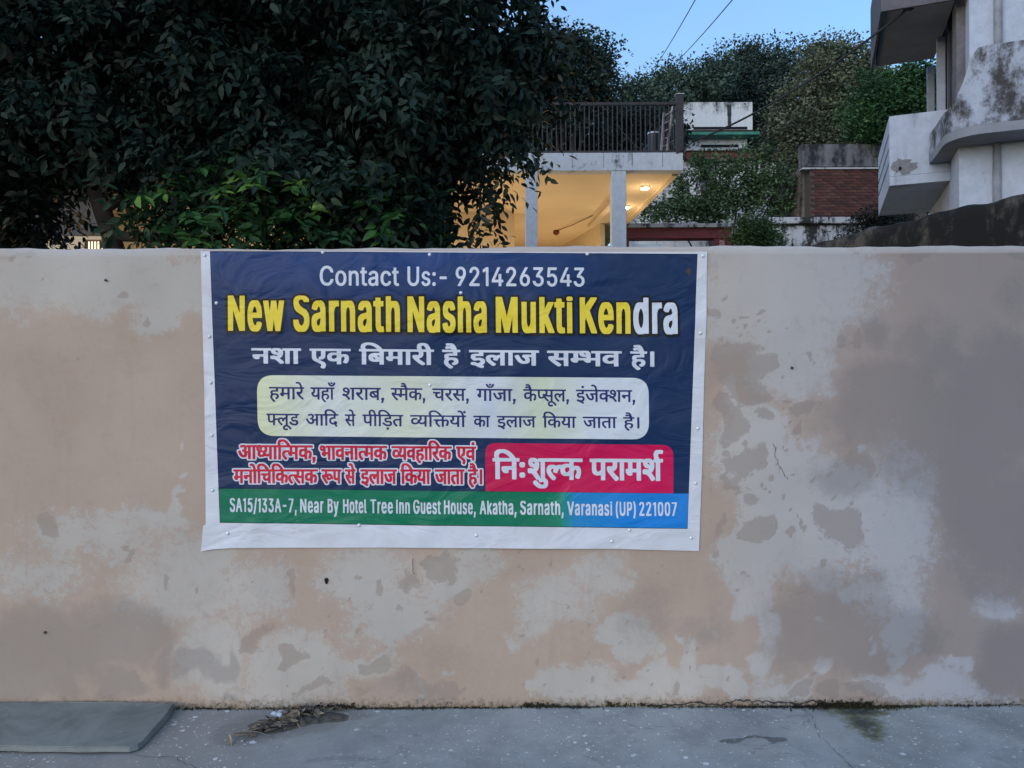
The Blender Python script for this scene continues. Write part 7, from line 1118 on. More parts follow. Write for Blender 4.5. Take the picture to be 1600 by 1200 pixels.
# ---------------------------------------------------------------- red beam gate, whitewashed wall, mouldy side wall
GT = thing('red_gate_frame', 'dark red painted beam on posts with a grey coping beyond the porch', 'gate', (P(1060, 385, 16).x, 16 - CAM_D, 0))
m_redp = simple('red_paint', (.085, .012, .018), .6, .25, 4)
obj('beam', pbox(975, 1146, 357.5, 375, 16, .3, .01), m_redp, GT); obj('coping', pbox(970, 1150, 350.5, 357.2, 15.9, .5), stained('coping_b', (.25, .27, .31), amount=.5, scale=5), GT)
obj('post', pbox(1118, 1145, 375.3, 560, 16.02, .25), m_redp, GT); obj('post', pbox(968, 984, 375.3, 560, 16.02, .25), m_redp, GT)
obj('panel', pbox(1126, 1134, 378, 395, 15.98, .03), simple('panel_pink', (.25, .15, .16), .6), GT)
PW = thing('pale_canopy', 'small pale rounded roof showing just below the red gate beam', 'canopy', (P(1030, 400, 18).x, 18 - CAM_D, 0))
bm = bmesh.new(); a = P(985, 384, 18); b = P(1045, 384, 18); prism(bm, [(a.x, 18 - CAM_D), (b.x, 18 - CAM_D), (b.x, 20 - CAM_D), (a.x, 20 - CAM_D)], .3, zc(381, 18)); bmesh.ops.bevel(bm, geom=bm.edges[:], offset=.12, segments=3, affect='EDGES')
obj('roof', bm, simple('canopy_white', (.6, .62, .6), .35, .05, 2, 0), PW, smooth=True)
WW = thing('whitewashed_wall', 'low whitewashed wall with black streaks in front of the brick building', 'wall', (P(1290, 385, 15).x, 15 - CAM_D, 0))
obj('wall', pbox(1205, 1385, 356, 600, 15, .2), stained('whitewash_streaked', (.50, .56, .64), amount=.62, scale=2.6, z_stretch=.18), WW)
obj('coping', pbox(1200, 1390, 342.5, 353, 14.9, .4, .01), stained('whitewash_coping', (.48, .52, .58), amount=.65, scale=3.5), WW)
obj('under_coping', pbox(1203, 1387, 353.3, 355.8, 14.97, .3), dirt, WW)
SW = thing('mouldy_side_wall', 'tall black mouldy compound wall rising towards the right edge', 'wall', (4., 2.4, 0))
HS = 1.475 + EYE
# plan line of the wall top: far end to near end
a = Vector((3.32 - .28, 8.40 - CAM_D)); b = Vector((4.0, 6.0 - CAM_D)); d = (b - a).normalized(); b2 = b + d * 1.6; nn_ = Vector((-d.y, d.x)) * .22
if nn_.x < 0: nn_ = -nn_
m_side = stained('side_wall_mould', (.10, .095, .085), mould=(.010, .011, .012), amount=.80, scale=2.5, z_stretch=.5, soft=.14)
N = 70; xs_ = np.linspace(0, 1, N); rows = np.arange(7.)
def swf(A, B):
    out = np.zeros(A.shape + (3,))
    for i in range(A.shape[0]):
        t = A[i, 0]; p = a.lerp(b2, t); zt2 = HS + .012 * math.sin(t * 31) + .008 * math.sin(t * 77 + 1) - .10 * max(0, .12 - t) * 8
        for j, (o_, z_) in enumerate(((0, 0), (0, zt2 - .25), (-.03, zt2 - .10), (0, zt2 - .01), (.3, zt2 + .015), (1, zt2), (1, 0))):
            q = p + nn_ * o_; out[i, j] = (q.x, q.y, z_)
    return out
me, _ = grid_mesh('w', xs_, rows, swf); obj('wall', me, m_side, SW, smooth=False)
bm = bmesh.new(); prism(bm, [tuple(a), tuple(a + nn_), tuple(a + nn_ - d * .05), tuple(a - d * .05)], 0, HS - .12); obj('wall_end', bm, m_side, SW)

# ---------------------------------------------------------------- the white house on the right
O = Vector((5.6, 9.6 - CAM_D)); uu = Vector((.93, -.37)).normalized(); vv_ = Vector((.37, .93)).normalized()
def L(u, v): p = O + uu * u + vv_ * v; return (p.x, p.y)
RH = thing('white_corner_house', 'tall white house with boxy balcony and rounded mouldy parapet at the right', 'house', (O.x, O.y, 0))
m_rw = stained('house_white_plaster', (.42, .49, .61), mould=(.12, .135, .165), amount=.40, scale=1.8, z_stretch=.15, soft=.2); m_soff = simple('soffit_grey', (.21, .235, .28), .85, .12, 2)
m_para = stained('parapet_mould', (.38, .44, .55), mould=(.05, .048, .05), amount=.66, scale=2.8, z_stretch=.5, soft=.14)
m_glass = simple('dark_glass', (.015, .02, .035), .15, .2, 2, 0, .6)
E_ = EYE
def lprism(pts, z0, z1, bev=0):
    bm = bmesh.new(); prism(bm, [L(*p) for p in pts], z0, z1)
    if bev: bmesh.ops.bevel(bm, geom=bm.edges[:], offset=bev, segments=1, affect='EDGES')
    return bm
obj('lower_wall', lprism([(0, 0), (5, 0), (5, 2.75), (0, 2.75)], 0, E_ + 3.10), m_rw, RH)
# upper storey: front wall, set back side wall with the tall windows
obj('upper_wall', lprism([(.12, .02), (5, .02), (5, .30), (.12, .30)], E_ + 3.102, E_ + 8), m_rw, RH)
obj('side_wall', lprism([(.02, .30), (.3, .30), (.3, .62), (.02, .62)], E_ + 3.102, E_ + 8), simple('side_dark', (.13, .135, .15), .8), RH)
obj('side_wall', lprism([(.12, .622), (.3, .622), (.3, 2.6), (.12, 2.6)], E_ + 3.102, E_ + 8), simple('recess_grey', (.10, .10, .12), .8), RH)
for v0, v1 in ((.68, 1.30), (1.52, 2.30)):
    fr = obj('window', lprism([(.06, v0), (.115, v0), (.115, v1), (.06, v1)], E_ + 3.55, E_ + 6.2), simple('window_trim', (.06, .065, .08), .5), RH)
    obj('pane', lprism([(.045, v0 + .05), (.058, v0 + .05), (.058, v1 - .05), (.045, v1 - .05)], E_ + 3.6, E_ + 6.1), m_glass, fr)
    obj('mullion', lprism([(.02, (v0 + v1) / 2 - .02), (.043, (v0 + v1) / 2 - .02), (.043, (v0 + v1) / 2 + .02), (.02, (v0 + v1) / 2 + .02)], E_ + 3.6, E_ + 6.1), simple('mullion_dk', (.04, .045, .06), .5), fr)
for v0, v1 in ((1.36, 1.46), (2.44, 2.5)):
    obj('post', lprism([(-.06, v0), (.04, v0), (.04, v1), (-.06, v1)], E_ + 3.3, E_ + 4.886), m_rw, RH)
# boxy balcony on the left side
BZ0, BZ1 = E_ + 2.69, E_ + 3.64
bal = obj('balcony', lprism([(-.73, .68), (-.002, .68), (-.002, 2.72), (-.73, 2.72)], BZ0, BZ0 + .12), m_rw, RH, label='boxy side balcony with slotted outer wall')
obj('front_panel', lprism([(-.73, .68), (-.002, .68), (-.002, .80), (-.73, .80)], BZ0 + .121, BZ1, .006), m_rw, bal)
for z0, z1 in ((.121, .30), (.345, .50), (.545, .70), (.745, .95)):
    obj('slat', lprism([(-.73, .81), (-.64, .81), (-.64, 2.72), (-.73, 2.72)], BZ0 + z0, BZ0 + z1), m_rw, bal)
obj('back_panel', lprism([(-.635, 2.62), (-.002, 2.62), (-.002, 2.72), (-.635, 2.72)], BZ0 + .121, BZ1), m_rw, bal)
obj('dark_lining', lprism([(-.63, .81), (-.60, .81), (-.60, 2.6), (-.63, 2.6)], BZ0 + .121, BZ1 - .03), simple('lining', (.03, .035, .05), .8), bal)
# grey repair patch with its hole on the balcony front
bm = bmesh.new(); pts = []
for k in range(22):
    a_ = 2 * PI * k / 22; pts.append((-.555 + .15 * math.cos(a_) * (1 + .9 * mnoise.noise((k * .8, 0, 0))), .25 + .11 * math.sin(a_) * (1 + 1.1 * mnoise.noise((k * 1.3, 5, 0)))))
w_ = [bm.verts.new((*L(max(u_, -.725), .674), BZ0 + z_)) for u_, z_ in pts]; bm.faces.new(w_); obj('repair_patch', bm, simple('patch_grey', (.17, .185, .21), .9, .2, 20), bal)
bm = bmesh.new(); w_ = [bm.verts.new((*L(-.60 + .022 * math.cos(k * PI / 5), .671), BZ0 + .22 + .028 * math.sin(k * PI / 5))) for k in range(10)]; bm.faces.new(w_); obj('drain_hole', bm, simple('hole_b', (.01, .01, .01), .9), bal)
# slab over the balcony
OZ = E_ + 4.89
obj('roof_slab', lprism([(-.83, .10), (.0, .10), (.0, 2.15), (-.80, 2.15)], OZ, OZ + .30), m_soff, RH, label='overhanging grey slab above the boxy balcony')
obj('slab_fascia', lprism([(-.87, .06), (.10, .06), (.10, .098), (-.87, .098)], OZ - .07, OZ + .9), simple('fascia_dark', (.10, .10, .12), .8, .3, 3), RH)
obj('slab_fascia', lprism([(-.87, .099), (-.835, .099), (-.835, 2.15), (-.87, 2.15)], OZ - .05, OZ + .9), simple('fascia_dark_b', (.09, .09, .11), .8, .3, 3), RH)
# rounded balcony with the mouldy parapet
path = [(4.9, -.53), (1.5, -.53), (.30, -.53)]
for k in range(9):
    a_ = R(90) * k / 8; path.append((.20 - .40 * math.sin(a_) + .0, -.13 - .40 * math.cos(a_)))
path += [(-.22, .3), (-.25, .62)]
slab = path + [(.0, .62), (.0, -.003), (4.9, -.003)]
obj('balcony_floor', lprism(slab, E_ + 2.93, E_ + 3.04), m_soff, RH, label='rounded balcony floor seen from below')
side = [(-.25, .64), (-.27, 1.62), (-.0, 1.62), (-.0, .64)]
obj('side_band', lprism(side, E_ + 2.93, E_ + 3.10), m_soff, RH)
N = len(path)
inner = []
for i, p in enumerate(path):
    p0, p1 = Vector(path[max(i - 1, 0)]), Vector(path[min(i + 1, N - 1)]); d2 = (p1 - p0).normalized(); n2 = Vector((-d2.y, d2.x))
    if n2.dot(Vector((1.5, .3)) - Vector(p)) < 0: n2 = -n2
    inner.append(tuple(Vector(p) + n2 * .09))
bm = bmesh.new()
hts = []
for i, p in enumerate(path):
    u_ = p[0]; hts.append([.92, .92, .92, .92, .91, .80, .55, .40, .32, .28][min(i, 9)])
for z_i in range(1):
    o1 = [bm.verts.new((*L(*p), E_ + 3.042)) for p in path]; o2 = [bm.verts.new((*L(*p), E_ + 3.042 + h)) for p, h in zip(path, hts)]
    i1 = [bm.verts.new((*L(*p), E_ + 3.042)) for p in inner]; i2 = [bm.verts.new((*L(*p), E_ + 3.042 + h)) for p, h in zip(inner, hts)]
    for i in range(N - 1):
        for q in ((o1[i], o1[i + 1], o2[i + 1], o2[i]), (i1[i + 1], i1[i], i2[i], i2[i + 1]), (o2[i], o2[i + 1], i2[i + 1], i2[i]), (o1[i + 1], o1[i], i1[i], i1[i + 1])): bm.faces.new(q)
    bm.faces.new((o1[-1], i1[-1], i2[-1], o2[-1])); bm.faces.new((i1[0], o1[0], o2[0], i2[0]))
bmesh.ops.recalc_face_normals(bm, faces=bm.faces)
obj('parapet', bm, m_para, RH, label='rounded white parapet blackened by mould')
obj('parapet_groove', lprism([(.62, -.536), (4.9, -.536), (4.9, -.531), (.62, -.531)], E_ + 3.68, E_ + 3.71), dirt, RH)
bm = bmesh.new(); x_, y_ = L(.40, -.04); tube(bm, [(x_, y_, 0), (x_, y_, E_ + 2.925)], .045, 10); obj('drain_pipe', bm, simple('pipe_grey', (.22, .24, .28), .6), RH, smooth=True)
bm = bmesh.new(); x_, y_ = L(.42, -.03); tube(bm, [(x_, y_, E_ + 3.05), (x_, y_, E_ + 8)], .045, 10); obj('drain_pipe', bm, simple('pipe_grey2', (.27, .30, .35), .6), RH, smooth=True)
# bracket that holds the cable
q = P(1425, 17, 9.95); bm = bmesh.new(); box(bm, q.x - .07, q.x + .05, q.y - .03, q.y + .03, q.z - .03, q.z + .05, .004); obj('cable_bracket', bm, simple('bracket_dk', (.02, .02, .025), .6), RH)

# ---------------------------------------------------------------- cables
M_wire = simple('cable_black', (.012, .014, .018), .6, .2, 9, 0)
def cable(a, b, sag, r, label, n=24):
    bm = bmesh.new(); tube(bm, [a.lerp(b, t / n) - Vector((0, 0, sag * 4 * (t / n) * (1 - t / n))) for t in range(n + 1)], r, 6)
    tag(obj('cable', bm, M_wire, smooth=True), label, 'cable')
cable(q, P(1085, 224, 11.9), .16, .015, 'thick black cable from the white house to the terrace railing')
cable(P(1085, 224, 11.9), P(968, 196, 12.4), .36, .010, 'slack cable drooping in a loop behind the terrace railing')
cable(P(1030, 103, 28), P(1115, -40, 14), .05, .012, 'thin overhead wire crossing the sky, the left one of two')
cable(P(1065, 95, 28), P(1185, -40, 14), .05, .012, 'thin overhead wire crossing the sky, the right one of two')

# ---------------------------------------------------------------- foliage
LEAF = np.array([(0, 0, 0), (-.205, .30, .05), (.205, .30, .05), (-.18, .62, .04), (.18, .62, .04), (0, 1.0, -.06), (0, .30, 0), (0, .62, -.01)])
LEAF_T = [(0, 6, 1), (0, 2, 6), (1, 6, 7), (1, 7, 3), (6, 2, 4), (6, 4, 7), (3, 7, 5), (7, 4, 5)]
CARD = np.array([(-.5, 0, 0), (0, -.28, .12), (.5, 0, 0), (0, .28, .12)]); CARD_T = [(0, 1, 2), (0, 2, 3)]
def rotm(yaw, pitch, roll):
    cy, sy, cp, sp_, cr, sr = np.cos(yaw), np.sin(yaw), np.cos(pitch), np.sin(pitch), np.cos(roll), np.sin(roll)
    # leaf +Y axis is its length: Rz(yaw) Rx(pitch) Ry(roll)
    Z = np.zeros_like(cy); O1 = np.ones_like(cy)
    Rz = np.stack([cy, -sy, Z, sy, cy, Z, Z, Z, O1], -1).reshape(-1, 3, 3)
    Rx = np.stack([O1, Z, Z, Z, cp, -sp_, Z, sp_, cp], -1).reshape(-1, 3, 3)
    Ry = np.stack([cr, Z, sr, Z, O1, Z, -sr, Z, cr], -1).reshape(-1, 3, 3)
    return Rz @ Rx @ Ry
def sprigs(centers, outward, leaf, per=9, droop=.5):
    """leaflets set alternately along short drooping twigs; returns leaf vertices and the twig polylines"""
    n = len(centers); yaw0 = np.arctan2(-outward[:, 0], outward[:, 1]) + rng.normal(0, .7, n); pit0 = rng.normal(-droop, .45, n)
    A = []; tw = []
    ax = rotm(yaw0, pit0, rng.normal(0, .5, n))
    ln = rng.uniform(2.6, 4.2, n) * leaf
    for k in range(per):
        t = (k + 1) / per; side_ = 1 if k % 2 else -1
        base = centers + (ax @ np.array([0, 1, 0])) * (ln * t)[:, None] + np.array([0, 0, -1]) * (ln * t * t * .25)[:, None]
        if k == per - 1: side_ = 0
        la = rotm(np.full(n, -side_ * 1.0) + rng.normal(0, .25, n), rng.normal(-.35, .3, n), rng.normal(0, .45, n))
        M = ax @ la; s_ = leaf * rng.uniform(.65, 1.15, n)
        A.append((np.einsum('nij,kj->nki', M, LEAF) * s_[:, None, None]) + base[:, None])
    return np.concatenate(A)

def lobes_sample(lobes, n, shell=.45):
    w = np.array([l[3] * l[4] * l[5] for l in lobes]) ** .8; idx = rng.choice(len(lobes), n, p=w / w.sum())
    Cn = np.array([P(*l[:3]) for l in lobes])[idx]; Rd = np.array([l[3:6] for l in lobes])[idx]
    d = rng.normal(0, 1, (n, 3)); d /= np.linalg.norm(d, axis=1)[:, None]
    r = (shell + (1 - shell) * rng.random(n)) * (1 + .13 * np.sin(d[:, 0] * 7 + idx) * np.sin(d[:, 2] * 9 + idx))
    return Cn + d * Rd * r[:, None], d

# the big dark tree standing just behind the wall
TREE = thing('dark_leafy_tree', 'big dark leafy tree hanging over the left half of the wall', 'tree', (-2.9, 2.6, 0))
M_bark = simple('bark', (.022, .018, .016), .9, .4, 12, .6)
lob = [(450, 90, 6.2, 1.45, .9, .95), (190, 80, 6.4, 1.3, .9, .72), (-100, 170, 6.4, .85, .9, 1.15), (690, 80, 6.1, .72, .7, .85), (738, 150, 6.0, .34, .5, .48), (565, 228, 5.9, .70, .7, .64),
       (430, 265, 5.8, .75, .6, .46), (640, 268, 5.9, .27, .45, .38), (560, 345, 5.7, .70, .5, .42), (606, 362, 5.7, .34, .4, .34), (0, 330, 5.7, .28, .4, .5), (790, 30, 6.1, .36, .5, .38),
       (330, -90, 6.4, 2.3, 1.1, .9), (50, 180, 6.1, .7, .5, .28), (250, 60, 6.9, 2.4, .5, 1.0), (650, 60, 6.8, 1.2, .5, .9), (250, 165, 6.8, 1.3, .4, .42), (340, 185, 5.9, .95, .7, .48), (-260, 200, 6.2, .8, .9, 1.2)]
cc_, dc_ = lobes_sample(lob, 520, .62)
n_s = 19; rad_ = rng.uniform(.16, .40, 520)
g_ = rng.normal(0, 1, (520, n_s, 3)) + dc_[:, None] * .7 + np.array([0, -.25, .25]); g_ /= np.linalg.norm(g_, axis=2)[..., None]
c1 = (cc_[:, None] + g_ * rad_[:, None, None] * np.array([1.1, 1.1, .7]) * rng.uniform(.55, 1, (520, n_s, 1))).reshape(-1, 3); d1 = g_.reshape(-1, 3)
c0_, d0_ = lobes_sample(lob, 4200, .15); c0_[:, 1] += .35
c1 = np.concatenate([c1, c0_]); d1 = np.concatenate([d1, d0_])
ok = (c1[:, 1] > .35)
c1, d1 = c1[ok], d1[ok]
Vl = sprigs(c1, d1, .098, 9, .65)
# nothing grows through the wall
Vl = Vl[(Vl[:, :, 1].min(1) > .20)]
# bare pockets low in the crown: round the trunk at the left and on the porch side
mx3 = Vl.mean(1); wv3 = .10 * np.sin(mx3[:, 0] * 9) + .06 * np.sin(mx3[:, 0] * 23 + 1)
thin = rng.random(len(Vl)) < .95
cut = ((mx3[:, 0] > -3.85) & (mx3[:, 0] < -2.66 + wv3) & (mx3[:, 2] < 3.0 + wv3)) | ((mx3[:, 0] > -.50 + wv3) & (mx3[:, 2] < 2.98 + wv3)) | ((mx3[:, 0] > -2.1) & (mx3[:, 0] < -1.8) & (mx3[:, 2] < 2.66 + wv3))
Vl = Vl[~(cut & thin)]
me = arr_mesh('crown', Vl, LEAF_T)
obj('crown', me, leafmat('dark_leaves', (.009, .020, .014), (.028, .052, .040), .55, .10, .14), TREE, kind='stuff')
# twig ends that reach out against the sky and the lit porch
ed = [(868, 20, 6.0), (850, 60, 6.0), (855, 8, 6.0), (838, 215, 5.9), (825, 245, 5.9), (800, 262, 5.9), (775, 300, 5.8), (768, 330, 5.8), (755, 352, 5.7), (842, 150, 6.0), (815, 200, 5.9), (790, 270, 5.9), (840, 90, 6.0), (210, 335, 5.8), (230, 350, 5.8), (215, 310, 5.8), (245, 330, 5.8), (250, 365, 5.7), (700, 368, 5.7), (735, 368, 5.7)]
ce = []; de = []
for e in ed:
    for k in range(5):
        ce.append(P(e[0] - 22 + random.gauss(0, 12), e[1] + random.gauss(0, 10), e[2] + random.gauss(0, .15))); de.append((1, random.gauss(0, .5), -.2))
Ve = sprigs(np.array(ce), np.array(de), .085, 7, .45); Ve = Ve[(Ve[:, :, 1].min(1) > .2)]
obj('outer_leaves', arr_mesh('outer', Ve, LEAF_T), leafmat('edge_leaves', (.020, .035, .018), (.05, .075, .04), .4, .2), TREE, kind='stuff')
# the young bright green leaves low on the wall side, each its own piece
lf = bpy.data.meshes.new('leaf'); lf.from_pydata([tuple(p) for p in LEAF], [], LEAF_T)
M_young = [leafmat('young_leaf_a', (.045, .135, .035), (.05, .145, .04), .42, .25), leafmat('young_leaf_b', (.13, .26, .05), (.15, .28, .05), .42, .25), leafmat('young_leaf_c', (.025, .085, .035), (.03, .09, .035), .42, .2)]
ymesh = []
for mt in M_young:
    mm = lf.copy(); mm.materials.append(mt); ymesh.append(mm)
cl = [(275, 300), (300, 330), (265, 340), (340, 285), (352, 312), (330, 350), (380, 275), (362, 340), (435, 300), (455, 325), (430, 335), (475, 340), (520, 315), (560, 300), (580, 335), (545, 345), (600, 350), (500, 290), (400, 320), (300, 360), (345, 370), (470, 270), (410, 255), (365, 255), (590, 300), (620, 330), (285, 275)]
nl = 0
for ci, (cx, cy) in enumerate(cl):
    yaw = random.uniform(-.8, .8) + PI; c0 = P(cx + random.gauss(0, 6), cy + random.gauss(0, 6), 5.15 + random.uniform(-.1, .15)); bright = 1 if random.random() < .38 else (0 if random.random() < .6 else 2)
    ax = (Matrix.Rotation(yaw, 3, 'Z') @ Matrix.Rotation(random.uniform(-.7, -.1), 3, 'X'))
    for k in range(11):
        if nl >= 297: break
        t = k / 10 * .26; side_ = 1 if k % 2 else -1
        M3 = ax @ Matrix.Rotation(-side_ * 1.05 + random.gauss(0, .3), 3, 'Z') @ Matrix.Rotation(random.gauss(-.25, .35), 3, 'X') @ Matrix.Rotation(random.gauss(0, .45), 3, 'Y')
        o = bpy.data.objects.new('leaf', ymesh[bright if random.random() < .7 else 0]); C.objects.link(o); o.parent = TREE
        s_ = .125 * random.uniform(.7, 1.1); o.matrix_local = Matrix.Translation(c0 + ax @ Vector((0, t, -.4 * t * t)) - TREE.location) @ M3.to_4x4() @ Matrix.Scale(s_, 4)
        nl += 1
# half grown green sprays round them
fc, fd = [], []
for cx, cy in cl:
    for k in range(11): fc.append(P(cx + random.gauss(0, 24), cy + random.gauss(0, 20), 5.25 + random.uniform(-.1, .25))); fd.append((random.gauss(0, .5), -1, -.2))
obj('young_sprays', arr_mesh('ys', sprigs(np.array(fc), np.array(fd), .095, 8, .4), LEAF_T), leafmat('spray_leaves', (.018, .050, .020), (.040, .095, .035), .5, .2, .2), TREE, kind='stuff')
# trunk and limbs
bm = bmesh.new(); tube(bm, [(-3.0, 2.6, -.02), (-3.05, 2.6, 1.5), (-3.14, 2.6, 2.5), (-3.34, 2.65, 3.05), (-3.4, 2.7, 3.9), (-3.0, 2.8, 5.0)], [.11, .085, .075, .07, .06, .03], 10); obj('trunk', bm, M_bark, TREE, smooth=True)
for pts_, r_ in (([(-3.28, 2.62, 2.9), (-2.3, 2.6, 3.5), (-1.3, 2.5, 3.9), (-.4, 2.4, 4.0)], (.045, .035, .025, .012)), ([(-3.35, 2.65, 3.2), (-3.7, 2.5, 3.9), (-4.2, 2.4, 4.3)], (.07, .05, .02)), ([(-3.38, 2.7, 3.6), (-2.2, 2.9, 4.4), (-1.2, 3.0, 5.0)], (.06, .04, .02)),
                 ([(-2.3, 2.6, 3.5), (-1.7, 2.3, 3.0), (-1.0, 2.1, 2.6)], (.04, .03, .012)), ([(-3.2, 2.62, 2.7), (-2.5, 2.3, 2.6), (-1.9, 2.1, 2.45)], (.045, .03, .012))):
    bm = bmesh.new(); tube(bm, pts_, list(r_), 8); obj('branch', bm, M_bark, TREE, smooth=True)
# yellow blossom low at the left
FL = thing('yellow_blossom_shrub', 'low shrub with yellow blossoms in front of the grey wing wall', 'shrub', (P(125, 400, 7.5).x, 7.5 - CAM_D, 0))
fc, fd = [], []
for k in range(26): q = P(128 + random.gauss(0, 10), 334 + random.gauss(0, 6), 7.3 + random.gauss(0, .1)); fc.append(q); fd.append((0, -1, 0))
obj('blossoms', arr_mesh('bl', sprigs(np.array(fc), np.array(fd), .05, 3, .2), LEAF_T), leafmat('blossom_yellow', (.55, .33, .01), (.60, .40, .02), .6, .3), FL, kind='stuff')
fc, fd = [], []
for k in range(160): q = P(38 + random.gauss(0, 26), 362 + random.gauss(0, 16), 7.5 + random.gauss(0, .25)); fc.append(q); fd.append((random.gauss(0, 1), -1, .2))
obj('foliage', arr_mesh('fo', sprigs(np.array(fc), np.array(fd), .10, 7, .3), LEAF_T), leafmat('shrub_leaves', (.020, .030, .020), (.035, .05, .03), .5, .15), FL, kind='stuff')
bm = bmesh.new(); q = P(110, 400, 7.5); tube(bm, [(q.x, q.y, 0), (q.x + .05, q.y, 1.5), (q.x + .1, q.y, 2.9)], [.04, .03, .012], 7); obj('stem', bm, M_bark, FL)

def far_tree(name, label, lobes, n, size, cols, trunk, group=None, cat='tree', jitter=.10, trans=.15, drop=0):
    """crown of many leaf clumps: each lobe is broken into clumps, each clump into leaf faces"""
    lobes = [(l[0], l[1] + drop) + tuple(l[2:]) for l in lobes]
    t = thing(name, label, cat, (trunk[0], trunk[1], 0), group)
    k = 70; nc = n // k; cc, dd = lobes_sample(lobes, nc, .6)
    cr = rng.uniform(.5, 2.2, nc) * size * 3.0;
    g_ = rng.normal(0, 1, (nc, k, 3)); g_ /= np.linalg.norm(g_, axis=2)[..., None]; rad = rng.random((nc, k, 1)) ** .45
    pts = cc[:, None] + g_ * rad * cr[:, None, None] * np.array([1.15, 1.15, .75]); pts = pts.reshape(-1, 3); m_ = len(pts)
    Rm = rotm(rng.uniform(0, 6.3, m_), rng.normal(0, .7, m_), rng.normal(0, .7, m_)); s_ = size * rng.uniform(.6, 1.3, m_)
    V_ = np.einsum('nij,kj->nki', Rm, CARD) * s_[:, None, None] + pts[:, None]
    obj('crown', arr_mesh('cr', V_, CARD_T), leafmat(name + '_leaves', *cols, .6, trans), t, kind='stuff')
    bm = bmesh.new(); top = P(*lobes[0][:3]); h = trunk[2]
    tube(bm, [(trunk[0], trunk[1], -.05), (trunk[0] + .1, trunk[1], h * .5), (top.x, top.y, top.z)], [.035 * h * .6, .025 * h * .6, .05], 8)
    for l in lobes[1:6]:
        q = P(*l[:3]); tube(bm, [(trunk[0] + .1, trunk[1], h * .45), (trunk[0] * .4 + q.x * .6, trunk[1] * .4 + q.y * .6, h * .3 + q.z * .6), tuple(q)], [.012 * h * .6, .008 * h * .6, .02], 6)
    obj('trunk', bm, M_bark, t, smooth=True); return t
def gx(px, D): return P(px, 600, D).x
far_tree('dense_tree', 'dark dense tree against the sky just right of the big leafy tree', [(905, 95, 22, 1.05, 1.0, .95), (868, 150, 22, 1.1, 1.0, .9), (935, 130, 22, .55, .6, .6), (880, 60, 22, .55, .6, .35), (840, 110, 22, 1.2, 1, 1.2)], 30000, .12, ((.018, .036, .034), (.055, .09, .06)), (gx(880, 22), 22 - CAM_D, 10), 'trees beyond the houses', drop=14)
far_tree('leafy_tree', 'tall grey green tree left of centre in the row beyond the railing', [(1010, 150, 31, 1.6, 1.5, 1.2), (1060, 128, 31, 1.3, 1.2, 1.1), (975, 190, 31, 1.3, 1.2, 1.4), (1100, 105, 31, 1.0, 1, .8), (1050, 200, 31, 2.2, 1.4, 1.6), (1130, 72, 31, .40, .4, .55), (1085, 78, 31, .35, .4, .35), (1052, 92, 31, .4, .4, .35), (1010, 112, 31, .45, .4, .35), (1118, 56, 31, .22, .3, .3), (985, 122, 31, .3, .3, .3), (1000, 230, 31, 2.4, 1.2, 1.6)], 52000, .14, ((.055, .10, .082), (.13, .20, .14)), (gx(1040, 31), 31 - CAM_D, 12), 'trees beyond the houses', drop=26)  # leaf colours of this and the next two trees raised for distance haze
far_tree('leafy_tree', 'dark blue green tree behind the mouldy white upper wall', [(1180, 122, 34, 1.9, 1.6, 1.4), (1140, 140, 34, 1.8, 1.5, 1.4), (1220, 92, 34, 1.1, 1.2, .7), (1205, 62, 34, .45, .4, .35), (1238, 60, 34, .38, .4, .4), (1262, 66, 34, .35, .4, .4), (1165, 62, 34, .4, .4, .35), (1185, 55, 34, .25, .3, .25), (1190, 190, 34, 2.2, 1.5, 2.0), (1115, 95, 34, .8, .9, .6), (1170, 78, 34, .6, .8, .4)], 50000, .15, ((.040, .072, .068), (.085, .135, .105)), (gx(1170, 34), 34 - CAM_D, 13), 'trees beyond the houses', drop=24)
far_tree('leafy_tree', 'pale olive feathery tree behind the brick building', [(1310, 110, 28, 1.4, 1.3, 1.2), (1270, 170, 28, 1.5, 1.3, 1.5), (1340, 170, 28, 1.1, 1.1, 1.3), (1300, 82, 28, .8, .9, .5), (1295, 56, 28, .35, .4, .3), (1322, 60, 28, .4, .4, .3), (1350, 68, 28, .3, .4, .4), (1275, 72, 28, .3, .4, .35), (1240, 220, 28, 1.0, 1.0, 1.5), (1225, 290, 28, .8, .8, 1.4), (1350, 90, 28, .7, .7, .5), (1300, 230, 28, 1.8, 1.2, 1.0)], 56000, .13, ((.10, .13, .085), (.22, .25, .165)), (gx(1290, 28), 28 - CAM_D, 11), 'trees beyond the houses', drop=22)
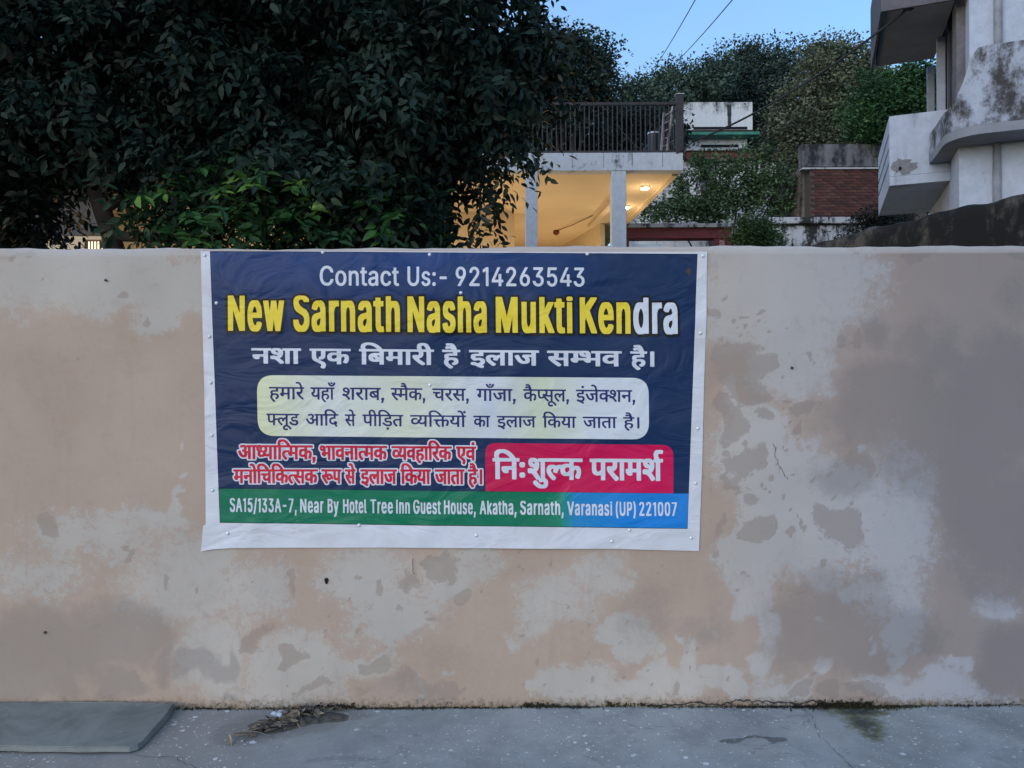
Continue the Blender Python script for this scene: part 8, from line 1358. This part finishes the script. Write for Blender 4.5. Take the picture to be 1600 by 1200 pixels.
far_tree('leafy_tree', 'fresh green tree between the brick building and the boxy balcony', [(1390, 160, 20, .95, .9, .65), (1430, 140, 20, .7, .8, .6), (1370, 200, 20, .8, .8, .6), (1420, 200, 20, 1.0, .9, .8), (1450, 180, 20, .8, .8, .9)], 30000, .10, ((.028, .085, .034), (.07, .165, .055)), (gx(1410, 20), 20 - CAM_D, 8), 'trees beyond the houses')
far_tree('leafy_tree', 'dark tree mass low behind the terrace railing', [(930, 215, 24, 2.2, 1.2, 1.1), (1020, 225, 24, 1.3, 1.2, .9), (860, 210, 24, 1.6, 1.2, 1.2), (980, 260, 24, 2.2, 1.2, .9)], 26000, .13, ((.012, .022, .022), (.034, .055, .04)), (gx(950, 24), 24 - CAM_D, 8), 'trees beyond the houses')
far_tree('leafy_tree', 'dark far tree closing the gap under the boxy balcony', [(1290, 330, 30, 2.0, 1.2, 1.4), (1400, 300, 30, 2.2, 1.2, 1.6), (1380, 250, 30, 2.2, 1.2, 1.6), (1220, 250, 32, 2.2, 1.2, 2.2)], 20000, .17, ((.012, .022, .022), (.030, .048, .034)), (gx(1380, 30), 30 - CAM_D, 8), 'trees beyond the houses')
far_tree('creeper', 'leafy creeper spilling over the white outbuilding beside the porch', [(1100, 300, 21, 1.0, .4, .65), (1160, 290, 21, .9, .4, .6), (1050, 330, 21, .7, .4, .35), (1215, 300, 21, .7, .4, .7), (1120, 255, 21, .9, .3, .2), (1190, 245, 21, .7, .3, .25), (1130, 335, 21, 1.3, .4, .3), (1020, 340, 21, .3, .3, .2)], 15000, .10, ((.042, .090, .042), (.10, .175, .08)), (gx(1130, 21), 21 - CAM_D, 5), None, 'creeper')
far_tree('bush', 'bushy green shrub between the red gate beam and the whitewashed wall', [(1180, 365, 13, .34, .3, .28), (1165, 385, 13, .28, .3, .22), (1200, 385, 13, .3, .3, .28), (1185, 400, 13, .4, .3, .3)], 9000, .05, ((.026, .070, .022), (.07, .14, .045)), (gx(1180, 13), 13 - CAM_D, 3), None, 'bush')
far_tree('bush', 'dark bush at the right end of the whitewashed wall', [(1365, 345, 14, .3, .25, .13), (1345, 372, 14, .4, .25, .14), (1390, 355, 14, .4, .25, .25)], 3000, .06, ((.012, .020, .014), (.025, .04, .025)), (gx(1370, 14), 14 - CAM_D, 3), None, 'bush')
